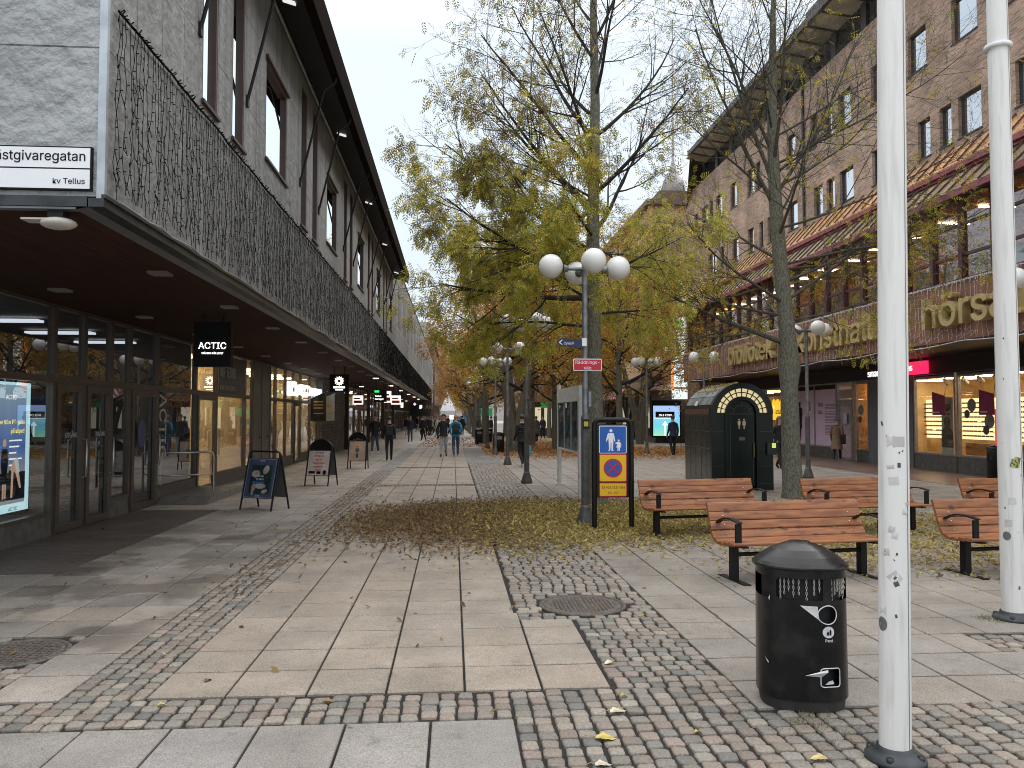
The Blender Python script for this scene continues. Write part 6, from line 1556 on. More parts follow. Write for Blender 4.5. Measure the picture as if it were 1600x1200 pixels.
# distant sign poles
for px, pyb, z0, z1, mt, lb, nm, wv in ((759, 690, 638, 650, E('green_lit', (.02, .30, .10), .4), 'small square green lit sign on a thin pole under the autumn trees', 'green_sign', .45), (723, 672, 651, 657, M('sign_blue2', (.05, .25, .6), .5), 'tiny blue sign on a thin pole far down the street', 'blue_sign', .8)):
    q = g(px, pyb); za, zb2 = onY(px, z1, q.y).z, onY(px, z0, q.y).z
    t = thing(nm, lb, 'sign', (q.x, q.y, 0)); mb = MB(); mb.tube([(0, 0, 0), (0, 0, zb2)], .035, 6); mb.build('pole', polep, t)
    mb = MB(); mb.box(-wv, wv, -.08, -.036, za, zb2); mb.build('plate', mt, t)
    mb = MB(); mb.box(-.08, .08, -.085, -.081, za + .12, zb2 - .12); mb.build('symbol', white, t)
# blue rucksack by the wall of the ochre building
q = g(1021, 690); t = thing('blue_rucksack', 'bright blue rucksack left on the ground below the lit screen', 'rucksack', (q.x, q.y, 0))
mb = MB(); mb.sphere((0, 0, .28), .34, 12, 8, sc=(1, .6, .85)); mb.build('bag', M('bag_blue', (.02, .16, .5), .6), t)
mb = MB(); mb.sphere((0, -.17, .2), .17, 10, 6, sc=(1, .5, .8)); mb.build('pocket', M('bag_blue_dark', (.02, .10, .35), .6), t)
# ------------------------------------------------------------------ trees
from mathutils import noise as mnoise
def rvec(rr): 
    v = Vector((rr.gauss(0, 1), rr.gauss(0, 1), rr.gauss(0, 1))); return v.normalized()
def grow(mb, tips, p, d, L, r, lvl, maxl, rr, up, kids, wig, nseg, sides, shrink=(.34, .58), ang=(28, 58), flat=1.0):
    pts = [p.copy()]; rad = [r]; n = nseg[min(lvl, len(nseg) - 1)]; ds = [d.copy()]
    for i in range(n):
        d = (d + rvec(rr) * wig[min(lvl, len(wig) - 1)] + Vector((0, 0, up[min(lvl, len(up) - 1)]))).normalized()
        p = p + d * (L / n); pts.append(p.copy()); ds.append(d.copy()); rad.append(r * (1 - .78 * (i + 1) / n))
    mb.tube(pts, rad, sides[min(lvl, len(sides) - 1)], caps=False)
    if lvl < maxl:
        k = kids[min(lvl, len(kids) - 1)]
        for j in range(k):
            t = (.22 + .78 * (j + rr.random()) / k) * n; i = min(int(t), n - 1); f = t - i
            bp = pts[i].lerp(pts[i + 1], f); bd = ds[i + 1]
            side = bd.cross(rvec(rr)); side.z *= flat
            if side.length < 1e-3: continue
            side.normalize(); a = R(rr.uniform(*ang))
            nd = (bd * math.cos(a) + side * math.sin(a)).normalized()
            grow(mb, tips, bp, nd, L * rr.uniform(*shrink) * (1.2 - .45 * t / n), max(.0032, rad[i] * rr.uniform(.4, .6)), lvl + 1, maxl, rr, up, kids, wig, nseg, sides, shrink, ang, flat)
    if lvl >= maxl - 1:
        tips.append((pts[-1], ds[-1], lvl)); 
        if lvl == maxl: tips.append((pts[len(pts) // 2], ds[len(pts) // 2], lvl))
def compound(nl=9, length=.23, lw=.024, ll=.07):
    """one pinnate leaf along +X: leaflets as small folded rhombs"""
    V = []
    def leaflet(x, y, ang_, L, W, dz):
        c, s_ = math.cos(ang_), math.sin(ang_)
        for a, b in ((0, 0), (L * .45, W / 2), (L, 0), (L * .45, -W / 2)): V.append((x + a * c - b * s_, y + a * s_ + b * c, dz - a * .35))
    n = (nl - 1) // 2
    for i in range(n):
        x = length * (.25 + .65 * i / max(1, n - 1))
        leaflet(x, 0, R(50), ll, lw, -.02 * i / n); leaflet(x, 0, R(-50), ll, lw, -.02 * i / n)
    leaflet(length, 0, 0, ll, lw, -.02)
    return np.array(V, dtype=np.float32)
def leaves(name, P, D, cols, tmpl, mat, parent, seed, droop=.5, scale=(.7, 1.2), spread=.03, jit=.25):
    rs = np.random.RandomState(seed); n = len(P); P = np.array(P, dtype=np.float32); D = np.array(D, dtype=np.float32)
    P = P + rs.normal(0, spread, P.shape).astype(np.float32)
    D = D * .55 + rs.normal(0, .6, D.shape); D[:, 2] -= droop; D /= np.linalg.norm(D, axis=1, keepdims=True) + 1e-6
    U = rs.normal(0, .5, D.shape); U[:, 2] += 1.2; Y = np.cross(U, D); Y /= np.linalg.norm(Y, axis=1, keepdims=True) + 1e-6; Z = np.cross(D, Y)
    s = rs.uniform(scale[0], scale[1], (n, 1, 1)).astype(np.float32)
    T = tmpl[None, :, :] * s
    V = P[:, None, :] + T[:, :, 0:1] * D[:, None, :] + T[:, :, 1:2] * Y[:, None, :] + T[:, :, 2:3] * Z[:, None, :]
    V = V.reshape(-1, 3); nf = len(V) // 4
    me = bpy.data.meshes.new(name); me.vertices.add(len(V)); me.vertices.foreach_set('co', V.ravel())
    me.loops.add(nf * 4); me.loops.foreach_set('vertex_index', np.arange(nf * 4, dtype=np.int32))
    me.polygons.add(nf); me.polygons.foreach_set('loop_start', np.arange(0, nf * 4, 4, dtype=np.int32))
    me.update(calc_edges=True)
    C = np.repeat(np.array(cols, dtype=np.float32), len(tmpl) // 4, axis=0) * rs.uniform(1 - jit, 1 + jit, (nf, 1))
    at = me.attributes.new('fc', 'FLOAT_VECTOR', 'FACE'); at.data.foreach_set('vector', C.astype(np.float32).ravel())
    me.materials.append(mat)
    o = bpy.data.objects.new(name, me); COL.objects.link(o)
    if parent is not None: o.parent = parent
    return o
bark = M('bark_grey', (.10, .095, .07), .9, var=.5, vs=38, bump=1, bs=45, col2=(.185, .18, .135), stretch=(1, 1, .45), lo=.42, hi=.58, detail=8)
barkt = M('bark_twig', (.032, .026, .021), .85, var=.3)
lfm = leaf_mat('leaf', .48)
OLIVE = [(.46, .45, .10), (.34, .36, .08), (.54, .49, .11), (.62, .52, .11), (.28, .30, .07), (.64, .50, .10)]
BROWNY = [(.26, .19, .09), (.20, .14, .08), (.32, .26, .10), (.24, .21, .08)]
ORANGE = [(.56, .30, .07), (.46, .22, .06), (.62, .40, .10), (.36, .18, .06), (.52, .36, .09)]
PINKB = [(.36, .20, .15), (.42, .24, .16), (.28, .17, .13), (.46, .28, .17)]
YELL = [(.55, .40, .06), (.48, .32, .05), (.38, .30, .05), (.30, .27, .04)]

def trunk(mb, P, rad, n=14, rr=None):
    mb.tube(P, rad, n, caps=False)
def tree_near(name, label, base, P, rad, prims, seed, leaf_p, colfn, kids, maxl=3, droop=.55, K=1, lm=None):
    rr = random.Random(seed); t = thing(name, label, 'tree', (base.x, base.y, 0))
    mb = MB(); trunk(mb, P, rad); tips = []
    mb.mi = [0] * len(mb.f)
    zt = [p.z for p in P]
    def at_z(z):
        for i in range(len(P) - 1):
            if P[i].z <= z <= P[i + 1].z:
                f = (z - P[i].z) / (P[i + 1].z - P[i].z); return P[i].lerp(P[i + 1], f), rad[i] + (rad[i + 1] - rad[i]) * f
        return P[-1], rad[-1]
    mb2 = MB()
    for (z, az, el, L, rf, upv) in prims:
        p, r = at_z(z); d = Vector((math.cos(R(az)) * math.cos(R(el)), math.sin(R(az)) * math.cos(R(el)), math.sin(R(el))))
        grow(mb2, tips, p, d, L, r * rf, 0, maxl, rr, upv, kids, [.07, .11, .16, .2], [9, 6, 4, 3], [7, 5, 4, 3])
    tr = mb.build('trunk', bark, t); mb2.build('limbs', lm or barkt, tr)
    LP, LD, LC = [], [], []
    for p, d, l in tips:
        cn = mnoise.noise(p * 1.5 + Vector((seed, 0, 0))); cf_ = 1.9 if cn > .06 else (.9 if cn > -.1 else .22)
        for _ in range(K(p) if callable(K) else K):
            if rr.random() < leaf_p(p) * cf_: LP.append(tuple(p)); LD.append(tuple(d)); LC.append(colfn(p, rr))
    leaves('crown', LP, LD, LC, compound(), lfm, t, seed, droop)
    print('TREE', label[:20], 'tips', len(tips), 'leaves', len(LP))
    return t
# tree one: behind the sign stand, crown reaching left over the street
b1 = g(931, 789); rr = random.Random(3)
H1 = 15.0
P = [Vector((0, 0, -.05)), Vector((.0, 0, .25)), Vector((-.02, 0, 1.0)), Vector((-.03, 0, 2.5)), Vector((-.05, .02, 4.2)), Vector((-.02, .02, 6.0)), Vector((.02, .0, 8.0)), Vector((.0, .05, 10)), Vector((.1, 0, 12.5)), Vector((.05, 0, H1))]
rad = [.27, .21, .185, .165, .145, .12, .095, .07, .045, .015]
prims = []
UP1 = [.07, .05, .03, .0]; UPL = [-.012, -.03, -.05, -.05]
for k in range(11):      # low drooping branches
    z = 3.5 + .26 * k; prims.append((z, [175, 35, 230, 120, 300, 190, 70, 255, 150, 100, 205][k] + rr.uniform(-12, 12), rr.uniform(-2, 18), rr.uniform(1.9, 2.6), .24, UPL))
for az, z, el, L in ((178, 5.0, 26, 3.7), (165, 5.9, 38, 3.6), (200, 6.6, 40, 3.4), (188, 4.5, 10, 3.3), (172, 7.3, 46, 3.3), (182, 4.1, -2, 3.0)): prims.append((z, az, el, L, .45, [.03, .035, .02, 0]))
for k in range(22):
    z = 5.4 + .39 * k; f = (z - 5.4) / 8.6; prims.append((z, (137.5 * k + 40) % 360, 32 + 26 * f + rr.uniform(-8, 8), 3.0 - 1.5 * f + rr.uniform(-.3, .4), .42, UP1))
def lp1(p):
    z = p.z
    a = .30 if z < 4.6 else (.30 + (z - 4.6) * .07 if z < 6.4 else max(.09, .42 - (z - 6.4) * .13))
    return a * (1.15 if p.x < 0 else .6)
def cf1(p, rr):
    hi = min(1, max(0, (p.z - 5) / 2.5)); 
    if rr.random() < hi * .7: return rr.choice(BROWNY)
    return rr.choice(OLIVE)
tree_near('ash_tree', 'tall ash tree behind the signpost with olive-yellow leaves, crown reaching left over the street', b1, P, rad, prims, 5, lp1, cf1, [9, 6, 4], 3, K=lambda p: 4 if p.z < 7 else 2)
# tree two: bare, right, with scattered yellow leaves
b2_ = g(1239, 778); rr = random.Random(8)
P = [Vector((0, 0, -.05)), Vector((-.0, 0, .2)), Vector((-.03, 0, 1.0)), Vector((-.05, 0, 2.4)), Vector((-.03, .02, 2.75)), Vector((-.08, .0, 3.6)), Vector((-.22, 0, 5.2)), Vector((-.30, .0, 6.4)), Vector((-.33, .05, 8)), Vector((-.3, 0, 10.5)), Vector((-.2, 0, 12.5))]
rad = [.26, .22, .20, .185, .235, .175, .155, .14, .11, .06, .015]
prims = []
for az, z, el, L, rf in ((182, 3.3, 14, 3.2, .34), (168, 3.9, 10, 2.6, .22), (10, 4.2, 30, 4.2, .24), (30, 4.9, 12, 4.4, .2), (355, 7.2, 22, 4.6, .25), (8, 7.8, 30, 4.4, .25), (20, 3.8, 8, 3.4, .15), (185, 6.2, 60, 4.2, .36), (172, 6.8, 66, 4.4, .36), (90, 6.6, 64, 4.0, .34), (265, 7.2, 58, 4.0, .34), (5, 6.5, 58, 4.2, .34), (200, 7.4, 60, 4.0, .34), (350, 5.0, 8, 4.6, .2), (340, 5.8, 14, 4.8, .2), (15, 6.7, 28, 4.6, .24)):
    prims.append((z, az, el, L, rf, [.03, .02, .0, 0]))
for k in range(18):
    z = 3.7 + .47 * k; f = (z - 3.7) / 8.4; prims.append((z, (137.5 * k + 75) % 360, 20 + 48 * f + rr.uniform(-8, 8), 3.2 - 1.5 * f + rr.uniform(-.3, .4), .24, [.045 * (f + .2), .03, .01, 0]))
tree_near('bare_tree', 'nearly bare tree with few yellow leaves standing between the back benches', b2_, P, rad, prims, 9, lambda p: max(.035, min(.36, .36 - (p.z - 3.6) * .075)), lambda p, rr: rr.choice(YELL + OLIVE[:3]), [11, 7, 4], 3, K=1, lm=M('bark_limb_grey', (.075, .068, .05), .9, var=.4, vs=20))

# distant trees: three prototypes, copies with their own labels
def far_tree(seed, H, spread, cols, dens, multi, trunk_r=.2):
    rr = random.Random(seed); t = thing('autumn_tree', 'x', 'tree', (0, 0, 0), 0, 'trees along the far part of the street')
    mb = MB(); tips = []; mb2 = MB()
    nst = 3 if multi else 1
    for s_ in range(nst):
        a = R(120 * s_ + 30); lean = .28 if multi else .02
        P = [Vector((0, 0, -.05)), Vector((math.cos(a) * lean * .5, math.sin(a) * lean * .5, 1.2)), Vector((math.cos(a) * lean * 2.4, math.sin(a) * lean * 2.4, 3.2)), Vector((math.cos(a) * lean * 4.2, math.sin(a) * lean * 4.2, H * .6)), Vector((math.cos(a) * lean * 5.5, math.sin(a) * lean * 5.5, H))]
        rad = [trunk_r * 1.2, trunk_r, trunk_r * .8, trunk_r * .5, .03]; mb.tube(P, rad, 9, caps=False)
        n = 15 if not multi else 8
        for k in range(n):
            z = 2.7 + (H - 3.2) * k / n; f = (z - 2.7) / (H - 2.7)
            for i in range(4):
                if P[i].z <= z <= P[i + 1].z: p = P[i].lerp(P[i + 1], (z - P[i].z) / (P[i + 1].z - P[i].z)); r = rad[i]
            az = R(137.5 * k + 60 * s_ + rr.uniform(-20, 20)); el = R(22 + 40 * f + rr.uniform(-10, 10)); d = Vector((math.cos(az) * math.cos(el), math.sin(az) * math.cos(el), math.sin(el)))
            grow(mb2, tips, p, d, spread * (1.05 - .55 * f) * rr.uniform(.8, 1.1), r * .42, 0, 2, rr, [.03, .02, 0], [8, 5], [.09, .16, .2], [6, 4, 3], [5, 4, 3], (.35, .6))
    tr = mb.build('trunk', bark, t); mb2.build('limbs', barkt, tr)
    LP, LD, LC = [], [], []
    for p, d, l in tips:
        for _ in range(5):
            if rr.random() < dens: LP.append(tuple(p)); LD.append(tuple(d)); LC.append(rr.choice(cols))
    leaves('crown', LP, LD, LC, compound(5, .22, .05, .09), lfm, t, seed, .4, (.7, 1.2), .2)
    return t
ta = far_tree(31, 9.6, 3.6, PINKB + ORANGE[:2], .95, False)
tb = far_tree(32, 9.0, 3.8, ORANGE + YELL[:2], .8, True)
tc_ = far_tree(33, 10.0, 3.6, ORANGE + YELL + OLIVE[:2], .85, False, .17)
spots = [(ta, 757, 694, 'slender-leaved pinkish brown tree at the left end of the tree row'), (tb, 803, 706, 'orange autumn tree with three thick dark stems behind the third lamp post'),
         (tc_, 867, 703, 'orange tree with slim straight trunk left of the notice board'), (tc_, 968, 709, 'yellow-orange tree seen just right of the red sign, slim trunk behind the sign stand'),
         (ta, 830, 697, 'pinkish brown tree behind the man with the blue bag'), (tb, 742, 683, 'orange autumn tree far left in the row near the small lit lamps'),
         (tc_, 905, 692, 'orange-yellow tree hidden behind the white post of the notice board'), (tb, 1000, 694, 'orange tree before the ochre building front'),
         (tc_, 733, 676, 'distant orange tree farther down the row on the street edge'), (ta, 790, 682, 'distant brown tree between two lamp posts'), (tc_, 858, 684, 'distant yellow tree near the kiosk pavilion'),
         (tb, 935, 684, 'distant orange tree beyond the ash trunk')]
used = set()
for i, (pt0, px, pyy, lb) in enumerate(spots):
    q = g(px, pyy)
    if id(pt0) in used: o = dup(pt0, lb, (q.x, q.y, 0), R(73 * i))
    else: o = pt0; used.add(id(pt0)); o['label'] = lb; o.location = (q.x, q.y, 0); o.rotation_euler.z = R(73 * i)
    s_ = 1 + .1 * math.sin(i * 2.1); o.scale = (s_, s_, s_)
for k in range(9):
    o = dup((tb, tc_, ta)[k % 3], ('small orange tree in the far row closing the street view', 'small yellow-orange tree in the far row closing the street view', 'small pinkish brown tree in the far row closing the street view')[k % 3], (2.6 + .9 * (k % 3) + .03 * k, 100 + 17 * k, 0), R(50 * k))

# ------------------------------------------------------------------ fallen leaves
def ground_leaves(name, pts, cols, L, W, seed, z=.004, hz=.03):
    rs = np.random.RandomState(seed); n = len(pts); P = np.array(pts, dtype=np.float32)
    ang = rs.uniform(0, 2 * PI, n); s = rs.uniform(.6, 1.25, n); tilt = rs.normal(0, .35, (n, 2))
    base = np.array([(-.5, 0), (0, .5), (.5, 0), (0, -.5)], dtype=np.float32)
    V = np.zeros((n, 4, 3), dtype=np.float32)
    for k in range(4):
        a = base[k, 0] * L * s; b = base[k, 1] * W * s
        V[:, k, 0] = P[:, 0] + a * np.cos(ang) - b * np.sin(ang); V[:, k, 1] = P[:, 1] + a * np.sin(ang) + b * np.cos(ang)
        V[:, k, 2] = z + np.abs(tilt[:, 0]) * L * .5 + a * tilt[:, 0] + b * tilt[:, 1] + rs.uniform(0, hz, n) * 0 + P[:, 2]
    V[:, :, 2] = np.maximum(V[:, :, 2], .003)
    V = V.reshape(-1, 3); me = bpy.data.meshes.new(name); me.vertices.add(len(V)); me.vertices.foreach_set('co', V.ravel())
    me.loops.add(n * 4); me.loops.foreach_set('vertex_index', np.arange(n * 4, dtype=np.int32)); me.polygons.add(n); me.polygons.foreach_set('loop_start', np.arange(0, n * 4, 4, dtype=np.int32)); me.update(calc_edges=True)
    C = np.array(cols, dtype=np.float32) * rs.uniform(.75, 1.2, (n, 1)); at = me.attributes.new('fc', 'FLOAT_VECTOR', 'FACE'); at.data.foreach_set('vector', C.astype(np.float32).ravel())
    me.materials.append(lfm); o = bpy.data.objects.new(name, me); COL.objects.link(o); return tag(o, kind='stuff')
rr = random.Random(77); PT, CL = [], []
BR = [(.20, .125, .075), (.26, .17, .09), (.15, .10, .06), (.31, .21, .11), (.34, .25, .11)]
GY = [(.50, .42, .14), (.56, .47, .16), (.42, .36, .12), (.33, .28, .10), (.62, .52, .20), (.28, .20, .09), (.36, .25, .10)]
nx_ = [(rr.uniform(-3, 12), rr.uniform(3, 26), rr.uniform(.4, 1.2)) for _ in range(60)]
def clump(x, y): return .55 + .45 * math.sin(x * 3.1 + math.sin(y * 2.3) * 2) * math.sin(y * 2.7 + x)
n = 0
while n < 56000:
    x, y = rr.uniform(-1.9, 8.5), rr.uniform(8.2, 18.5)
    d1_ = ((x - 1.5) / 3.3) ** 2 + ((y - 13.6) / 3.0) ** 2 if x < 1.5 else ((x - 1.5) / 4.0) ** 2 + ((y - 13.7) / 2.9) ** 2
    d2_ = ((x - 6.2) / 3.0) ** 2 + ((y - 12.2) / 3.6) ** 2
    w_ = max(math.exp(-d1_ ** 2 * 1.2), .5 * math.exp(-d2_ ** 2 * 1.2) * (.4 + .6 * clump(x, y)))
    if rr.random() > w_ * (.65 + .35 * clump(x * 1.7, y * 1.7)): continue
    fy = min(1, max(0, (x + .3) / 2.0)) * min(1, max(.25, (16.5 - y) / 3 + .6))
    PT.append((x, y, rr.random() * .025 * w_)); CL.append(rr.choice(GY) if rr.random() < fy * .85 else rr.choice(BR)); n += 1
ground_leaves('fallen_leaves', PT, CL, .078, .028, 1)
PT, CL = [], []
for _ in range(1700):     # sparse litter everywhere
    x, y = rr.uniform(-5.5, 9), rr.uniform(3.6, 24)
    if rr.random() > (.25 + .75 * math.exp(-((x - 1.5) / 4) ** 2 - ((y - 11) / 5) ** 2)) * (1 if y > 7 else .25): continue
    PT.append((x, y, 0)); CL.append(rr.choice(GY if (x > 1.2 and rr.random() < .6) else BR))
for _ in range(650):      # leaves collected in the gutter strip
    y = rr.uniform(8, 22); PT.append((-2.15 + rr.gauss(0, .22), y, 0)); CL.append(rr.choice(BR))
ground_leaves('scattered_leaves', PT, CL, .07, .028, 2)
PT, CL = [], []
while len(PT) < 15000:
    x, y = rr.uniform(1.5, 15), rr.uniform(28, 62)
    w_ = math.exp(-((x - 8) / 5.5) ** 2 - ((y - 39) / 4) ** 2) + .35 * math.exp(-((x - 4) / 3) ** 2 - ((y - 52) / 9) ** 2)
    if rr.random() > w_ * (.3 + .7 * clump(x * .8, y * .5)): continue
    PT.append((x, y, rr.random() * .02)); CL.append(rr.choice([(.56, .30, .12), (.46, .22, .10), (.62, .38, .14), (.35, .18, .09)]))
for _ in range(700): PT.append((rr.uniform(-2, 2), rr.uniform(45, 62), 0)); CL.append((.3, .13, .06))
ground_leaves('orange_leaf_carpet', PT, CL, .14, .09, 3)
# large pale leaves in the foreground, each a thing
def big_leaf(label, q, rz, L, col, tilt=10):
    t = thing('fallen_leaf', label, 'leaf', (q.x, q.y, .004), rz, 'large leaves lying on the setts')
    mb = MB(); n = 9; top_, bot = [], []
    for i in range(n + 1):
        f = i / n; wv = .36 * L * math.sin(PI * f ** .8) * (1 + .25 * math.sin(f * 19)); zc_ = .006 * math.sin(f * 5) + .004
        top_.append((L * (f - .5), wv, zc_ + .012 * (wv / L))); bot.append((L * (f - .5), -wv, zc_ + .016 * (wv / L)))
    mid = [(L * (i / n - .5), 0, .006 * math.sin(i / n * 5) + .001) for i in range(n + 1)]
    mb.add(mid + top_ + bot, [(i, i + 1, n + 2 + i, n + 1 + i) for i in range(n)] + [(i + 1, i, 2 * n + 2 + i, 2 * n + 3 + i) for i in range(n)], 0, True)
    mb.build('blade', M('leaf_' + '%02d%02d' % (int(col[0] * 99), int(col[2] * 99)), col, .6, var=.3, vs=25, bump=.3), t)
    mb = MB(); mb.tube([(-L * .5, 0, .01), (-L * .75, L * .05, .018), (-L * 1.0, L * .15, .006)], .0022, 4); mb.build('stalk', M('stalk', (.35, .25, .12), .7), t)
for px, pyy, rz, L, col, lb in ((966, 1113, 20, .11, (.55, .52, .33), 'large pale green leaf on the setts in the lower middle'), (947, 1155, -5, .12, (.50, .40, .10), 'curled yellow leaf on the setts below the pale green leaf'), (951, 1037, 200, .075, (.60, .55, .35), 'pale leaf beside the slab edge at the manhole strip'),
                                (1279, 1187, 165, .09, (.52, .42, .18), 'yellowish leaf with long stalk below the litter bin'), (975, 1089, 10, .05, (.5, .4, .08), 'small yellow leaf among the setts right of centre'), (1091, 1146, 15, .05, (.5, .42, .1), 'small yellow leaf on the setts left of the litter bin'),
                                (943, 1197, 10, .09, (.55, .47, .38), 'beige leaf cut by the bottom edge of the photo'), (254, 1103, 30, .06, (.5, .36, .1), 'yellow-orange leaf on the left cobble band'), (513, 1097, 0, .075, (.30, .15, .05), 'brown curled leaf on the cobble band near the centre'), (256, 1024, 10, .045, (.55, .45, .1), 'small yellow leaf on the left gutter strip'), (325, 1064, 60, .06, (.16, .11, .06), 'crumpled brown leaf where gutter strip and band meet')):
    big_leaf(lb, g(px, pyy), R(rz), L, col)
# grass tufts (moss and weeds in joints): stuff
PT, CL = [], []
mbg = MB()
def tuft(x, y, n, h):
    for _ in range(n):
        a, l = rr.uniform(0, 2 * PI), rr.uniform(.3, 1) * h; bx, by = x + rr.gauss(0, .05), y + rr.gauss(0, .03); dx, dy = math.cos(a) * l * .6, math.sin(a) * l * .6
        mbg.add([(bx - .002, by, 0), (bx + .002, by, 0), (bx + dx, by + dy, l)], [(0, 1, 2)], 0, False, rr.choice([(.10, .16, .03), (.15, .20, .05), (.20, .22, .08)]))
for px, pyy, n, h in ((1268, 1118, 45, .04), (1240, 1128, 30, .03), (1285, 1135, 30, .03), (1550, 968, 60, .04), (1535, 966, 40, .035), (1565, 972, 40, .03), (1225, 1140, 16, .02), (1300, 1160, 16, .02), (1330, 1145, 20, .02)):
    q = g(px, pyy); tuft(q.x, q.y, n, h)
tag(mbg.build('grass_tufts', lfm, attr=True), kind='stuff')
# leaves on the kiosk roof and on the back bench
mbk = MB()
inv = tk.matrix_basis
for _ in range(420):
    a = R(rr.uniform(70, 135)); y = rr.uniform(.5, dk_ - .1) if rr.random() < .8 else rr.uniform(.2, 1)
    r_ = rk + rr.uniform(.01, .06); p = Vector((hwk + r_ * math.cos(a), y, zs_ + r_ * math.sin(a))); p = Matrix.Translation(tk.location) @ Matrix.Rotation(tk.rotation_euler.z, 4, 'Z') @ p
    u_, w_ = rvec(rr) * .035, rvec(rr) * .014
    mbk.poly([p - u_, p + w_, p + u_, p - w_], 0, rr.choice(GY))
tag(mbk.build('roof_leaf_litter', lfm, attr=True), kind='stuff')
mbk = MB(); bc = gb2 + dirv * .77; bz = rz + R(1.5)
for _ in range(150):
    u0 = -.84 + abs(rr.gauss(0, .4)) if rr.random() < .8 else rr.uniform(-.8, .8)
    p = Vector((max(-.86, min(.86, u0)), rr.uniform(-.27, .14), .432)); p = Matrix.Translation(bc) @ Matrix.Rotation(bz, 4, 'Z') @ p
    a = rr.uniform(0, 6.28); u_ = Vector((math.cos(a), math.sin(a), rr.uniform(-.2, .5))) * .032; w_ = Vector((-math.sin(a), math.cos(a), .1)) * .012
    mbk.poly([p - u_, p + w_, p + u_, p - w_], 0, rr.choice(GY))
tag(mbk.build('bench_leaf_litter', lfm, attr=True), kind='stuff')

# ------------------------------------------------------------------ people
def skin_mesh(chain, edges, radii, sub=2):
    me = bpy.data.meshes.new('tmp'); me.from_pydata(chain, edges, []); o = bpy.data.objects.new('tmp', me); COL.objects.link(o)
    m = o.modifiers.new('s', 'SKIN'); m.use_smooth_shade = True; m.branch_smoothing = .35
    if not me.skin_vertices: pass
    sv = me.skin_vertices[0].data
    for i, r in enumerate(radii): sv[i].radius = r if hasattr(r, '__len__') else (r, r); sv[i].use_root = (i == 0)
    s2 = o.modifiers.new('b', 'SUBSURF'); s2.levels = sub; s2.render_levels = sub
    bpy.context.view_layer.update()
    r_ = bpy.data.meshes.new_from_object(o.evaluated_get(bpy.context.evaluated_depsgraph_get()))
    bpy.data.objects.remove(o); bpy.data.meshes.remove(me); return r_
CLOTH = {}
def cm(name, col, rough=.85):
    if name not in CLOTH: CLOTH[name] = M(name, col, rough, var=.25, vs=14, bump=.25, bs=25)
    return CLOTH[name]
skinm = M('skin', (.50, .31, .23), .6, var=.06); hairs = {'dark': M('hair_dark', (.02, .015, .012), .6, var=.3, vs=30), 'brown': M('hair_brown', (.10, .055, .03), .6, var=.4, vs=30), 'blond': M('hair_blond', (.28, .20, .10), .6, var=.3, vs=30), 'grey': M('hair_grey', (.15, .12, .11), .6)}
